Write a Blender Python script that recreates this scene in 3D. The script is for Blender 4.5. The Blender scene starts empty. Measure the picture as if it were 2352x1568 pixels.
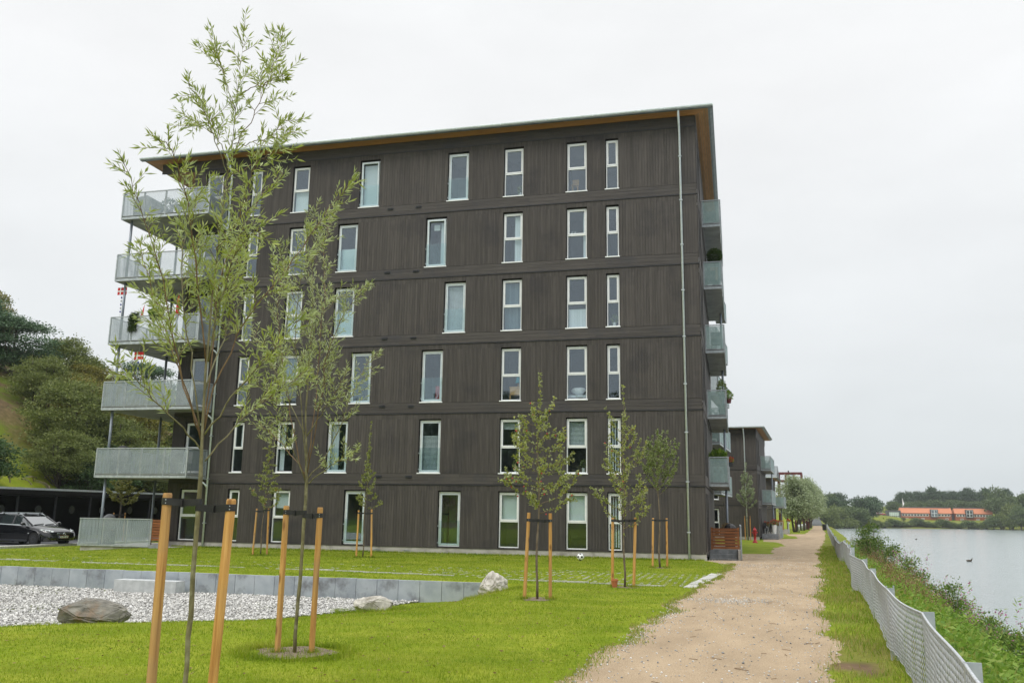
import bpy, math, random
import numpy as np
from mathutils import Vector, Matrix

SC = bpy.context.scene
COL = SC.collection
PI = math.pi

# ------------------------------------------------------------------ camera
F_PX, PITCH, ROLL, YAW = 2008.887, 0.1940, 0.01481, -0.24872
cam_d = bpy.data.cameras.new('camera')
cam_d.sensor_width = 36.0
cam_d.lens = F_PX / 2352.0 * 36.0
cam_d.clip_start = 0.1
cam_d.clip_end = 4000.0
cam = bpy.data.objects.new('camera', cam_d)
COL.objects.link(cam)
fw = Vector((math.sin(YAW) * math.cos(PITCH), math.cos(YAW) * math.cos(PITCH), math.sin(PITCH)))
r0 = Vector((math.cos(YAW), -math.sin(YAW), 0.0))
u0 = r0.cross(fw)
rr = r0 * math.cos(ROLL) + u0 * math.sin(ROLL)
uu = -r0 * math.sin(ROLL) + u0 * math.cos(ROLL)
CAM = Vector((1.1142, -34.7667, 1.6476))
cam.matrix_world = Matrix(((rr.x, uu.x, -fw.x, CAM.x), (rr.y, uu.y, -fw.y, CAM.y), (rr.z, uu.z, -fw.z, CAM.z), (0, 0, 0, 1)))
SC.camera = cam

# ------------------------------------------------------------------ sky, sun, exposure
SUN_EL, SUN_AZ = math.radians(52), math.radians(205)
w = bpy.data.worlds.new('World')
SC.world = w
w.use_nodes = True
nt = w.node_tree
nt.nodes.clear()
out = nt.nodes.new('ShaderNodeOutputWorld')
sky = nt.nodes.new('ShaderNodeTexSky')
sky.sky_type = 'NISHITA'
sky.sun_disc = False
sky.sun_elevation = SUN_EL
sky.sun_rotation = SUN_AZ
sky.air_density = 1.0
sky.dust_density = 3.0
bg1 = nt.nodes.new('ShaderNodeBackground')
bg1.inputs['Strength'].default_value = 0.08
nt.links.new(sky.outputs[0], bg1.inputs['Color'])
# an even overcast cloud layer: brighter towards the zenith, faintly mottled
tc = nt.nodes.new('ShaderNodeTexCoord')
sep = nt.nodes.new('ShaderNodeSeparateXYZ')
nt.links.new(tc.outputs['Generated'], sep.inputs[0])
mr = nt.nodes.new('ShaderNodeMapRange')
mr.inputs['From Min'].default_value = 0.0
mr.inputs['From Max'].default_value = 1.0
nt.links.new(sep.outputs['Z'], mr.inputs['Value'])
rampw = nt.nodes.new('ShaderNodeValToRGB')
e = rampw.color_ramp.elements
e[0].position = 0.0
e[0].color = (0.765, 0.82, 0.84, 1)
e[1].position = 1.0
e[1].color = (2.45, 2.5, 2.52, 1)
m = rampw.color_ramp.elements.new(0.45)
m.color = (1.0, 1.01, 1.015, 1)
m = rampw.color_ramp.elements.new(0.58)
m.color = (1.03, 1.045, 1.05, 1)
m = rampw.color_ramp.elements.new(0.18)
m.color = (0.885, 0.915, 0.93, 1)
nt.links.new(mr.outputs[0], rampw.inputs[0])
mapw = nt.nodes.new('ShaderNodeMapping')
mapw.inputs['Scale'].default_value = (1.6, 1.6, 4.2)
nt.links.new(tc.outputs['Generated'], mapw.inputs[0])
nzw = nt.nodes.new('ShaderNodeTexNoise')
nzw.inputs['Scale'].default_value = 1.7
nzw.inputs['Detail'].default_value = 6.0
nzw.inputs['Roughness'].default_value = 0.55
nt.links.new(mapw.outputs[0], nzw.inputs['Vector'])
mrn = nt.nodes.new('ShaderNodeMapRange')
mrn.inputs['From Min'].default_value = 0.25
mrn.inputs['From Max'].default_value = 0.75
mrn.inputs['To Min'].default_value = 0.93
mrn.inputs['To Max'].default_value = 1.06
nt.links.new(nzw.outputs[0], mrn.inputs['Value'])
bg2 = nt.nodes.new('ShaderNodeBackground')
nt.links.new(rampw.outputs[0], bg2.inputs['Color'])
nt.links.new(mrn.outputs[0], bg2.inputs['Strength'])
mxw = nt.nodes.new('ShaderNodeMixShader')
mxw.inputs[0].default_value = 0.94
nt.links.new(bg1.outputs[0], mxw.inputs[1])
nt.links.new(bg2.outputs[0], mxw.inputs[2])
nt.links.new(mxw.outputs[0], out.inputs['Surface'])
sun_d = bpy.data.lights.new('sun', 'SUN')
sun_d.energy = 1.5
sun_d.angle = math.radians(25)
sun_d.color = (1.0, 0.96, 0.9)
sun = bpy.data.objects.new('sun', sun_d)
COL.objects.link(sun)
# azimuth measured like the sky's: the sun stands behind the camera, to its left
sdir = Vector((math.sin(SUN_AZ) * math.cos(SUN_EL), math.cos(SUN_AZ) * math.cos(SUN_EL), math.sin(SUN_EL)))
sun.rotation_euler = sdir.to_track_quat('Z', 'Y').to_euler()
sun.location = (-20, -40, 60)
SC.view_settings.view_transform = 'Standard'
SC.view_settings.look = 'None'
SC.view_settings.exposure = 0.0
SC.view_settings.gamma = 1.0
SC.view_settings.use_curve_mapping = False
SC.cycles.max_bounces = 6
SC.cycles.transparent_max_bounces = 24
SC.cycles.caustics_reflective = False
SC.cycles.caustics_refractive = False

# ------------------------------------------------------------------ helpers
rnd = random.Random(11)
rng = np.random.default_rng(11)


def sm(t):
    t = np.clip(t, 0.0, 1.0)
    return t * t * (3 - 2 * t)


class MB:
    """collects boxes, bars, tubes and faces into one mesh"""
    def __init__(s):
        s.v = []
        s.f = []

    def box(s, x0, x1, y0, y1, z0, z1):
        n = len(s.v)
        s.v += [(x0, y0, z0), (x1, y0, z0), (x1, y1, z0), (x0, y1, z0), (x0, y0, z1), (x1, y0, z1), (x1, y1, z1), (x0, y1, z1)]
        s.f += [(n, n + 3, n + 2, n + 1), (n + 4, n + 5, n + 6, n + 7), (n, n + 1, n + 5, n + 4), (n + 1, n + 2, n + 6, n + 5), (n + 2, n + 3, n + 7, n + 6), (n + 3, n, n + 4, n + 7)]
        return s

    def bar(s, p, q, wd, ht, up=(0, 0, 1)):
        p = Vector(p)
        q = Vector(q)
        d = (q - p).normalized()
        up = Vector(up)
        if abs(d.dot(up)) > 0.98:
            up = Vector((0, 1, 0))
        a = d.cross(up).normalized() * wd / 2
        b = a.cross(d).normalized() * ht / 2
        n = len(s.v)
        for c in (p, q):
            s.v += [tuple(c - a - b), tuple(c + a - b), tuple(c + a + b), tuple(c - a + b)]
        s.f += [(n, n + 1, n + 2, n + 3), (n + 7, n + 6, n + 5, n + 4), (n, n + 4, n + 5, n + 1), (n + 1, n + 5, n + 6, n + 2), (n + 2, n + 6, n + 7, n + 3), (n + 3, n + 7, n + 4, n)]
        return s

    def tube(s, pts, rad, n=8, cap=True):
        pts = [Vector(p) for p in pts]
        if not hasattr(rad, '__len__'):
            rad = [rad] * len(pts)
        ref = Vector((0.31, 0.95, 0.05))
        base = len(s.v)
        for i, p in enumerate(pts):
            d = (pts[min(i + 1, len(pts) - 1)] - pts[max(i - 1, 0)])
            if d.length < 1e-9:
                d = Vector((0, 0, 1))
            d.normalize()
            a = d.cross(ref)
            if a.length < 1e-3:
                a = d.cross(Vector((1, 0, 0)))
            a.normalize()
            b = d.cross(a)
            for k in range(n):
                t = 2 * PI * k / n
                s.v.append(tuple(p + (a * math.cos(t) + b * math.sin(t)) * rad[i]))
        for i in range(len(pts) - 1):
            for k in range(n):
                k2 = (k + 1) % n
                s.f.append((base + i * n + k, base + i * n + k2, base + (i + 1) * n + k2, base + (i + 1) * n + k))
        if cap:
            s.f.append(tuple(base + k for k in range(n))[::-1])
            s.f.append(tuple(base + (len(pts) - 1) * n + k for k in range(n)))
        return s

    def lathe(s, prof, c=(0, 0, 0), n=16):
        base = len(s.v)
        for (r, z) in prof:
            for k in range(n):
                t = 2 * PI * k / n
                s.v.append((c[0] + r * math.cos(t), c[1] + r * math.sin(t), c[2] + z))
        for i in range(len(prof) - 1):
            for k in range(n):
                k2 = (k + 1) % n
                s.f.append((base + i * n + k, base + i * n + k2, base + (i + 1) * n + k2, base + (i + 1) * n + k))
        s.f.append(tuple(base + k for k in range(n))[::-1])
        s.f.append(tuple(base + (len(prof) - 1) * n + k for k in range(n)))
        return s

    def poly(s, pts):
        n = len(s.v)
        s.v += [tuple(p) for p in pts]
        s.f.append(tuple(range(n, n + len(pts))))
        return s

    def prism(s, pts, d):
        """closed prism: polygon pts (3-D, planar) swept by the vector d"""
        n = len(s.v)
        k = len(pts)
        s.v += [tuple(p) for p in pts] + [tuple(Vector(p) + Vector(d)) for p in pts]
        s.f.append(tuple(range(n, n + k))[::-1])
        s.f.append(tuple(range(n + k, n + 2 * k)))
        for i in range(k):
            j = (i + 1) % k
            s.f.append((n + i, n + j, n + k + j, n + k + i))
        return s

    def blob(s, c, r, seed=0, rough=0.18, n=10, m=7):
        rd = random.Random(seed)
        base = len(s.v)
        ph = [rd.uniform(0, 6.28) for _ in range(6)]
        for i in range(m + 1):
            th = PI * i / m
            for k in range(n):
                t = 2 * PI * k / n
                q = 1 + rough * (math.sin(2 * t + ph[0]) * math.sin(th) + 0.7 * math.sin(3 * t + ph[1] + 2 * th) * math.sin(th) + 0.6 * math.sin(3 * th + ph[2]) + rd.uniform(-.4, .4) * math.sin(th))
                s.v.append((c[0] + r[0] * q * math.sin(th) * math.cos(t), c[1] + r[1] * q * math.sin(th) * math.sin(t), c[2] + r[2] * q * math.cos(th)))
        for i in range(m):
            for k in range(n):
                k2 = (k + 1) % n
                s.f.append((base + i * n + k, base + (i + 1) * n + k, base + (i + 1) * n + k2, base + i * n + k2))
        return s

    def mesh(s, name, mat, smooth=False):
        me = bpy.data.meshes.new(name)
        me.from_pydata(s.v, [], s.f)
        if mat:
            me.materials.append(mat)
        if smooth:
            me.polygons.foreach_set('use_smooth', [True] * len(me.polygons))
        me.update()
        return me

    def build(s, name, mat, parent=None, smooth=False, loc=None, rotz=0.0):
        return obj(name, s.mesh(name, mat, smooth), parent, loc, rotz)


def obj(name, me, parent=None, loc=None, rotz=0.0):
    o = bpy.data.objects.new(name, me)
    COL.objects.link(o)
    if parent is not None:
        o.parent = parent
    if loc is not None:
        o.location = loc
    if rotz:
        o.rotation_euler = (0, 0, rotz)
    return o


def thing(name, label, cat, loc=(0, 0, 0), rotz=0.0, group=None):
    o = obj(name, None, None, loc, rotz)
    o.empty_display_size = 0.2
    return tag(o, label, cat, group)


def tag(o, label, cat, group=None):
    o['label'] = label
    o['category'] = cat
    if group:
        o['group'] = group
    return o


def struct(o):
    o['kind'] = 'structure'
    return o


def stuff(o, label=None, cat=None):
    o['kind'] = 'stuff'
    if label:
        o['label'] = label
        o['category'] = cat
    return o


def copy_tree(o, parent=None):
    c = o.copy()
    COL.objects.link(c)
    c.parent = parent
    for ch in list(o.children):
        copy_tree(ch, c)
    return c


_cache = {}


def box_obj(name, dims, loc, mat, parent):
    """a box piece; alike boxes share their mesh. loc = low corner"""
    key = (round(dims[0], 3), round(dims[1], 3), round(dims[2], 3), mat.name)
    if key not in _cache:
        _cache[key] = MB().box(0, dims[0], 0, dims[1], 0, dims[2]).mesh(name, mat)
    return obj(name, _cache[key], parent, loc)


def np_mesh(name, V, Fc, mat, smooth=False):
    """mesh from numpy arrays, faces all with the same vertex count"""
    V = np.asarray(V, dtype=np.float32).reshape(-1, 3)
    Fc = np.asarray(Fc, dtype=np.int32)
    k = Fc.shape[1]
    me = bpy.data.meshes.new(name)
    me.vertices.add(len(V))
    me.vertices.foreach_set('co', V.ravel())
    me.loops.add(Fc.size)
    me.loops.foreach_set('vertex_index', Fc.ravel())
    me.polygons.add(len(Fc))
    me.polygons.foreach_set('loop_start', np.arange(0, Fc.size, k, dtype=np.int32))
    me.polygons.foreach_set('loop_total', np.full(len(Fc), k, dtype=np.int32))
    if smooth:
        me.polygons.foreach_set('use_smooth', np.ones(len(Fc), dtype=bool))
    me.update(calc_edges=True)
    me.validate()
    if mat:
        me.materials.append(mat)
    return me


def unit(a):
    return a / np.maximum(np.linalg.norm(a, axis=1, keepdims=True), 1e-9)


def leaf_arrays(P, D, L, Wd, rg, fold=0.25):
    """diamond leaves: base, two sides, tip"""
    n = len(P)
    D = unit(D)
    S = unit(np.cross(D, rg.normal(size=(n, 3))))
    N = np.cross(D, S)
    L = np.asarray(L).reshape(-1, 1)
    Wd = np.asarray(Wd).reshape(-1, 1)
    V = np.empty((n, 4, 3))
    V[:, 0] = P
    V[:, 1] = P + D * L * 0.45 + S * Wd * 0.5 + N * Wd * fold
    V[:, 2] = P + D * L
    V[:, 3] = P + D * L * 0.45 - S * Wd * 0.5 + N * Wd * fold
    Fc = np.arange(n * 4).reshape(n, 4)
    return V.reshape(-1, 3), Fc


def blade_arrays(P, ht, wd, lean, rg):
    n = len(P)
    a = rg.uniform(0, 2 * PI, n)
    S = np.stack([np.cos(a), np.sin(a), np.zeros(n)], 1) * (np.asarray(wd) / 2).reshape(-1, 1)
    b = rg.uniform(0, 2 * PI, n)
    ln = (lean * rg.uniform(0.1, 1, n) * ht)
    T = P + np.stack([np.cos(b) * ln, np.sin(b) * ln, np.asarray(ht)], 1)
    V = np.empty((n, 3, 3))
    V[:, 0] = P - S
    V[:, 1] = P + S
    V[:, 2] = T
    return V.reshape(-1, 3), np.arange(n * 3).reshape(n, 3)


# ------------------------------------------------------------------ materials
def nodes(name):
    m = bpy.data.materials.new(name)
    m.use_nodes = True
    t = m.node_tree
    return m, t, t.nodes['Principled BSDF']


def ramp(t, fac, stops):
    r = t.nodes.new('ShaderNodeValToRGB')
    el = r.color_ramp.elements
    while len(el) < len(stops):
        el.new(0.5)
    for i, (p, c) in enumerate(stops):
        el[i].position = p
        el[i].color = (c[0], c[1], c[2], 1)
    t.links.new(fac, r.inputs[0])
    return r.outputs[0]


def noise(t, scale, mapscale=(1, 1, 1), detail=5.0, rough=0.55, coord='Position', dist=0.0):
    c = t.nodes.new('ShaderNodeNewGeometry')
    mp = t.nodes.new('ShaderNodeMapping')
    mp.inputs['Scale'].default_value = mapscale
    t.links.new(c.outputs[coord], mp.inputs[0])
    nz = t.nodes.new('ShaderNodeTexNoise')
    nz.inputs['Scale'].default_value = scale
    nz.inputs['Detail'].default_value = detail
    nz.inputs['Roughness'].default_value = rough
    nz.inputs['Distortion'].default_value = dist
    t.links.new(mp.outputs[0], nz.inputs['Vector'])
    return nz.outputs[0]


def mixc(t, fac, a, b, mode='MIX'):
    mx = t.nodes.new('ShaderNodeMix')
    mx.data_type = 'RGBA'
    mx.blend_type = mode
    if isinstance(fac, (int, float)):
        mx.inputs['Factor'].default_value = fac
    else:
        t.links.new(fac, mx.inputs['Factor'])
    for s, v in (('A', a), ('B', b)):
        i = [q for q in mx.inputs if q.name == s and q.type == 'RGBA'][0]
        if isinstance(v, tuple):
            i.default_value = (v[0], v[1], v[2], 1)
        else:
            t.links.new(v, i)
    return [q for q in mx.outputs if q.type == 'RGBA'][0]


def math_n(t, op, a, b=None):
    n = t.nodes.new('ShaderNodeMath')
    n.operation = op
    for i, v in enumerate((a, b)):
        if v is None:
            continue
        if isinstance(v, (int, float)):
            n.inputs[i].default_value = v
        else:
            t.links.new(v, n.inputs[i])
    return n.outputs[0]


def island(t, lo, hi):
    g = t.nodes.new('ShaderNodeNewGeometry')
    r = t.nodes.new('ShaderNodeMapRange')
    r.inputs['To Min'].default_value = lo
    r.inputs['To Max'].default_value = hi
    t.links.new(g.outputs['Random Per Island'], r.inputs['Value'])
    return r.outputs[0]


def objrand(t, lo, hi):
    g = t.nodes.new('ShaderNodeObjectInfo')
    r = t.nodes.new('ShaderNodeMapRange')
    r.inputs['To Min'].default_value = lo
    r.inputs['To Max'].default_value = hi
    t.links.new(g.outputs['Random'], r.inputs['Value'])
    return r.outputs[0]


def bump(t, bs, h, strength, dist=0.02):
    b = t.nodes.new('ShaderNodeBump')
    b.inputs['Strength'].default_value = strength
    b.inputs['Distance'].default_value = dist
    t.links.new(h, b.inputs['Height'])
    t.links.new(b.outputs[0], bs.inputs['Normal'])


def val(t, v):
    n = t.nodes.new('ShaderNodeCombineColor')
    for i in range(3):
        t.links.new(v, n.inputs[i])
    return n.outputs[0]


def pm(name, c1, c2, scale=4.0, mapscale=(1, 1, 1), rough=0.7, metal=0.0, bmp=0.0, isl=None, orand=None, detail=5.0, lo=0.35, hi=0.65, spec=0.5, c3=None, sc3=1.0, dist=0.02):
    m, t, b = nodes(name)
    n = noise(t, scale, mapscale, detail)
    col = ramp(t, n, [(lo, c1), (hi, c2)])
    if c3:
        n3 = noise(t, sc3, (1, 1, 1), 6.0, 0.6)
        f3 = ramp(t, n3, [(0.52, (0, 0, 0)), (0.68, (1, 1, 1))])
        col = mixc(t, f3, col, c3)
    if isl:
        col = mixc(t, 1.0, col, val(t, island(t, *isl)), 'MULTIPLY')
    if orand:
        col = mixc(t, 1.0, col, val(t, objrand(t, *orand)), 'MULTIPLY')
    t.links.new(col, b.inputs['Base Color'])
    b.inputs['Roughness'].default_value = rough
    b.inputs['Metallic'].default_value = metal
    b.inputs['Specular IOR Level'].default_value = spec
    if bmp:
        bump(t, b, n, bmp, dist)
    return m


def leaf_mat(name, cols, under=None, trans=0.3, rough=0.55, patch=None):
    """leaf colours picked per leaf; paler underside; some light passes through"""
    m, t, b = nodes(name)
    g = t.nodes.new('ShaderNodeNewGeometry')
    n = len(cols)
    col = ramp(t, g.outputs['Random Per Island'], [(i / max(n - 1, 1), c) for i, c in enumerate(cols)])
    if under:
        col = mixc(t, g.outputs['Backfacing'], col, under)
    if patch:
        pn = noise(t, 0.6, (1.0, 1.6, 1), 8, 0.68)
        col = mixc(t, 1.0, col, ramp(t, pn, [(0.36, patch[0]), (0.5, (1, 1, 1)), (0.63, patch[1])]), 'MULTIPLY')
    t.links.new(col, b.inputs['Base Color'])
    b.inputs['Roughness'].default_value = rough
    b.inputs['Specular IOR Level'].default_value = 0.35
    tr = t.nodes.new('ShaderNodeBsdfTranslucent')
    t.links.new(col, tr.inputs['Color'])
    mx = t.nodes.new('ShaderNodeMixShader')
    mx.inputs[0].default_value = trans
    t.links.new(b.outputs[0], mx.inputs[1])
    t.links.new(tr.outputs[0], mx.inputs[2])
    t.links.new(mx.outputs[0], t.nodes['Material Output'].inputs['Surface'])
    return m


def glass_mat(name, refl, tint, thru):
    m, t, b = nodes(name)
    t.nodes.remove(b)
    gl = t.nodes.new('ShaderNodeBsdfGlossy')
    gl.inputs['Color'].default_value = (*tint, 1)
    gl.inputs['Roughness'].default_value = 0.015
    nz = noise(t, 1.1, (1, 1, 1), 2.0)
    bp = t.nodes.new('ShaderNodeBump')
    bp.inputs['Strength'].default_value = 0.05
    bp.inputs['Distance'].default_value = 0.02
    t.links.new(nz, bp.inputs['Height'])
    t.links.new(bp.outputs[0], gl.inputs['Normal'])
    tr = t.nodes.new('ShaderNodeBsdfTransparent')
    tr.inputs['Color'].default_value = (*thru, 1)
    lw = t.nodes.new('ShaderNodeLayerWeight')
    f = math_n(t, 'ADD', math_n(t, 'MULTIPLY', math_n(t, 'POWER', lw.outputs['Facing'], 4.0), .7), refl)
    f = math_n(t, 'MINIMUM', f, 1.0)
    mx = t.nodes.new('ShaderNodeMixShader')
    t.links.new(f, mx.inputs[0])
    t.links.new(tr.outputs[0], mx.inputs[1])
    t.links.new(gl.outputs[0], mx.inputs[2])
    t.links.new(mx.outputs[0], t.nodes['Material Output'].inputs['Surface'])
    return m


def perforated(name, c1, c2, pitch, hole):
    m, t, b = nodes(name)
    n = noise(t, 3.0)
    t.links.new(ramp(t, n, [(0.35, c1), (0.65, c2)]), b.inputs['Base Color'])
    b.inputs['Metallic'].default_value = 0.25
    b.inputs['Roughness'].default_value = 0.5
    c = t.nodes.new('ShaderNodeTexCoord')
    s = t.nodes.new('ShaderNodeSeparateXYZ')
    t.links.new(c.outputs['Object'], s.inputs[0])
    h = math_n(t, 'ADD', s.outputs['X'], s.outputs['Y'])
    cb = t.nodes.new('ShaderNodeCombineXYZ')
    t.links.new(h, cb.inputs[0])
    t.links.new(s.outputs['Z'], cb.inputs[1])
    mp = t.nodes.new('ShaderNodeMapping')
    mp.inputs['Rotation'].default_value = (0, 0, PI / 4)
    t.links.new(cb.outputs[0], mp.inputs[0])
    vo = t.nodes.new('ShaderNodeTexVoronoi')
    vo.voronoi_dimensions = '2D'
    vo.inputs['Scale'].default_value = 1.0 / pitch
    vo.inputs['Randomness'].default_value = 0.0
    t.links.new(mp.outputs[0], vo.inputs['Vector'])
    f = math_n(t, 'LESS_THAN', vo.outputs['Distance'], hole)
    tr = t.nodes.new('ShaderNodeBsdfTransparent')
    mx = t.nodes.new('ShaderNodeMixShader')
    t.links.new(f, mx.inputs[0])
    t.links.new(b.outputs[0], mx.inputs[1])
    t.links.new(tr.outputs[0], mx.inputs[2])
    t.links.new(mx.outputs[0], t.nodes['Material Output'].inputs['Surface'])
    return m


M = {}
M['board'] = pm('stained boards', (0.047, 0.0405, 0.0355), (0.069, 0.0605, 0.054), 2.2, (9, 9, 0.5), 0.72, bmp=0.15, isl=(0.82, 1.18), orand=(0.88, 1.12), c3=(0.036, 0.032, 0.032), sc3=0.55)
M['belt'] = pm('stained belt boards', (0.046, 0.040, 0.036), (0.068, 0.060, 0.0545), 2.2, (0.5, 6, 9), 0.7, bmp=0.15, isl=(0.85, 1.12), orand=(0.88, 1.12), c3=(0.042, 0.039, 0.042), sc3=0.8)
M['dark'] = pm('dark battens', (0.012, 0.011, 0.011), (0.022, 0.02, 0.02), 5, rough=0.85)
M['flash'] = pm('black flashing', (0.02, 0.022, 0.026), (0.035, 0.036, 0.04), 3, rough=0.5)
M['soffit'] = pm('larch soffit', (0.36, 0.16, 0.055), (0.50, 0.24, 0.09), 3, (0.6, 7, 7), 0.6, isl=(0.75, 1.2))
M['soffit2'] = pm('larch soffit cross boards', (0.30, 0.155, 0.06), (0.42, 0.22, 0.095), 3, (7, 0.6, 7), 0.6, isl=(0.75, 1.2))
M['galv'] = pm('galvanised steel', (0.36, 0.40, 0.42), (0.50, 0.54, 0.56), 9, rough=0.45, metal=0.35, isl=(0.92, 1.06))
M['perf'] = perforated('perforated sheet', (0.42, 0.49, 0.54), (0.50, 0.57, 0.62), 0.034, 0.40)
M['perf2'] = perforated('perforated sheet over green glass', (0.36, 0.50, 0.49), (0.44, 0.58, 0.56), 0.034, 0.34)
M['pole'] = pm('painted steel post', (0.20, 0.235, 0.28), (0.25, 0.28, 0.32), 6, rough=0.45, metal=0.2)
M['zinc'] = pm('zinc gutter', (0.62, 0.68, 0.72), (0.74, 0.80, 0.84), 5, (2, 2, 2), 0.42, metal=0.0, orand=(0.88, 1.1), isl=(0.9, 1.08))
M['zincdark'] = pm('weathered zinc', (0.14, 0.16, 0.165), (0.2, 0.22, 0.225), 5, rough=0.5, metal=0.35, isl=(0.85, 1.1))
M['white'] = pm('white window paint', (0.80, 0.83, 0.84), (0.88, 0.90, 0.91), 5, rough=0.4)
M['alu'] = pm('pale aluminium frame', (0.58, 0.66, 0.70), (0.68, 0.75, 0.78), 5, rough=0.4, metal=0.1)
M['gasket'] = pm('grey gasket', (0.03, 0.035, 0.04), (0.05, 0.055, 0.06), 5, rough=0.6)
M['glass'] = glass_mat('window glass', 0.10, (0.80, 0.90, 1.0), (0.90, 0.94, 0.95))
M['guard'] = glass_mat('guard glass', 0.05, (0.85, 0.95, 1.0), (0.93, 0.97, 0.97))
M['room'] = pm('room wall', (0.20, 0.20, 0.19), (0.25, 0.25, 0.24), 1.5, rough=0.9)
M['blind'] = pm('roller blind', (0.70, 0.78, 0.77), (0.78, 0.84, 0.83), 1.5, rough=0.85)
M['curtain'] = pm('white curtain', (0.62, 0.68, 0.70), (0.82, 0.86, 0.88), 3, (9, 1, 0.15), 0.85, bmp=0.3)
M['curtainb'] = pm('blue grey curtain', (0.12, 0.19, 0.23), (0.28, 0.38, 0.43), 3, (9, 1, 0.15), 0.85, bmp=0.3)
M['plinth'] = pm('concrete plinth', (0.36, 0.345, 0.31), (0.48, 0.46, 0.42), 2.5, (1, 1, 2), 0.85, bmp=0.1, c3=(0.25, 0.235, 0.2), sc3=1.7)
M['slab'] = pm('balcony concrete', (0.24, 0.24, 0.235), (0.31, 0.31, 0.30), 1.6, rough=0.85, c3=(0.2, 0.2, 0.195), sc3=1.2)
M['conc'] = pm('grey concrete panels', (0.29, 0.325, 0.36), (0.38, 0.415, 0.445), 2.6, (1, 1, 1), 0.75, bmp=0.12, orand=(0.9, 1.1), c3=(0.15, 0.155, 0.165), sc3=1.9)
M['bench'] = pm('pale concrete', (0.40, 0.42, 0.42), (0.52, 0.54, 0.54), 6, rough=0.8, bmp=0.15)
M['stone'] = pm('light stone blocks', (0.42, 0.42, 0.39), (0.58, 0.57, 0.53), 8, rough=0.85, bmp=0.2, orand=(0.85, 1.1), isl=(0.7, 1.1))
M['step'] = pm('grey step blocks', (0.17, 0.18, 0.185), (0.27, 0.28, 0.285), 5, rough=0.85, bmp=0.2, orand=(0.85, 1.15))
M['stake'] = pm('pine stakes', (0.48, 0.245, 0.06), (0.68, 0.40, 0.13), 2.0, (9, 9, 0.8), 0.65, bmp=0.12, orand=(0.88, 1.1), c3=(0.38, 0.165, 0.035), sc3=5.0)
def stake_mat():
    m, t, b = nodes('pine stakes')
    g = noise(t, 2.0, (16, 16, 0.7), 6, 0.65)
    c = ramp(t, g, [(0.3, (0.36, 0.165, 0.035)), (0.5, (0.54, 0.28, 0.075)), (0.7, (0.68, 0.39, 0.125))])
    tc_ = t.nodes.new('ShaderNodeNewGeometry')
    mp = t.nodes.new('ShaderNodeMapping')
    mp.inputs['Scale'].default_value = (9, 9, 3.2)
    t.links.new(tc_.outputs['Position'], mp.inputs[0])
    vo = t.nodes.new('ShaderNodeTexVoronoi')
    vo.inputs['Scale'].default_value = 1.0
    t.links.new(mp.outputs[0], vo.inputs['Vector'])
    kn = ramp(t, vo.outputs['Distance'], [(0.10, (0.42, 0.36, 0.30)), (0.17, (0.7, 0.62, 0.52)), (0.26, (1, 1, 1))])
    c = mixc(t, 1.0, c, kn, 'MULTIPLY')
    w_ = noise(t, 1.3, (1, 1, 1), 4)
    c = mixc(t, ramp(t, w_, [(0.45, (0, 0, 0)), (0.75, (0.6, 0.6, 0.6))]), c, (0.34, 0.25, 0.15))
    c = mixc(t, 1.0, c, val(t, objrand(t, 0.86, 1.1)), 'MULTIPLY')
    t.links.new(c, b.inputs['Base Color'])
    b.inputs['Roughness'].default_value = 0.7
    bump(t, b, g, 0.35, 0.01)
    return m


M['stake'] = stake_mat()
M['stakecut'] = pm('cut pine end', (0.55, 0.32, 0.13), (0.66, 0.42, 0.2), 9, rough=0.75)
M['strap'] = pm('black rubber strap', (0.012, 0.012, 0.013), (0.025, 0.025, 0.026), 9, rough=0.5)
M['screen'] = pm('orange stained slats', (0.19, 0.062, 0.016), (0.36, 0.135, 0.04), 2.5, (0.7, 8, 8), 0.6, bmp=0.1, orand=(0.8, 1.15))
M['screen2'] = pm('pale stained slats', (0.26, 0.15, 0.055), (0.36, 0.21, 0.085), 2.5, (8, 8, 0.7), 0.6, orand=(0.85, 1.1))
M['barkw'] = pm('willow bark', (0.105, 0.095, 0.042), (0.21, 0.19, 0.095), 5, (4, 4, 1.5), 0.8, bmp=0.4, c3=(0.28, 0.27, 0.16), sc3=6.0)
M['twig'] = pm('brown twigs', (0.10, 0.055, 0.022), (0.19, 0.12, 0.05), 8, rough=0.7)
M['bark'] = pm('grey brown bark', (0.10, 0.075, 0.05), (0.19, 0.15, 0.105), 6, (4, 4, 1.2), 0.85, bmp=0.5)
M['barkd'] = pm('dark bark', (0.05, 0.04, 0.03), (0.10, 0.085, 0.065), 4, (4, 4, 1), 0.9)
M['rockd'] = pm('brown boulder', (0.11, 0.105, 0.09), (0.25, 0.235, 0.20), 3.5, (1, 1, 2.2), 0.85, bmp=0.6, c3=(0.21, 0.15, 0.10), sc3=2.6, dist=0.06)
M['rockl'] = pm('pale boulder', (0.34, 0.32, 0.28), (0.58, 0.55, 0.49), 4, (3, 1, 1.4), 0.85, bmp=0.6, c3=(0.22, 0.2, 0.16), sc3=3.0, dist=0.06)
M['asphalt'] = pm('asphalt', (0.075, 0.078, 0.085), (0.11, 0.113, 0.12), 12, rough=0.9, bmp=0.1)
M['black'] = pm('black painted wood', (0.004, 0.004, 0.005), (0.008, 0.008, 0.009), 4, rough=0.75)
M['black2'] = pm('dark grey metal', (0.03, 0.033, 0.04), (0.045, 0.048, 0.055), 4, rough=0.5)
M['disc'] = pm('grey disc paint', (0.45, 0.47, 0.52), (0.5, 0.52, 0.57), 4, rough=0.7)
M['red'] = pm('red paint', (0.42, 0.01, 0.018), (0.5, 0.018, 0.025), 6, rough=0.4)
M['flagred'] = pm('red flag cloth', (0.50, 0.015, 0.02), (0.58, 0.03, 0.03), 6, rough=0.8)
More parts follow.
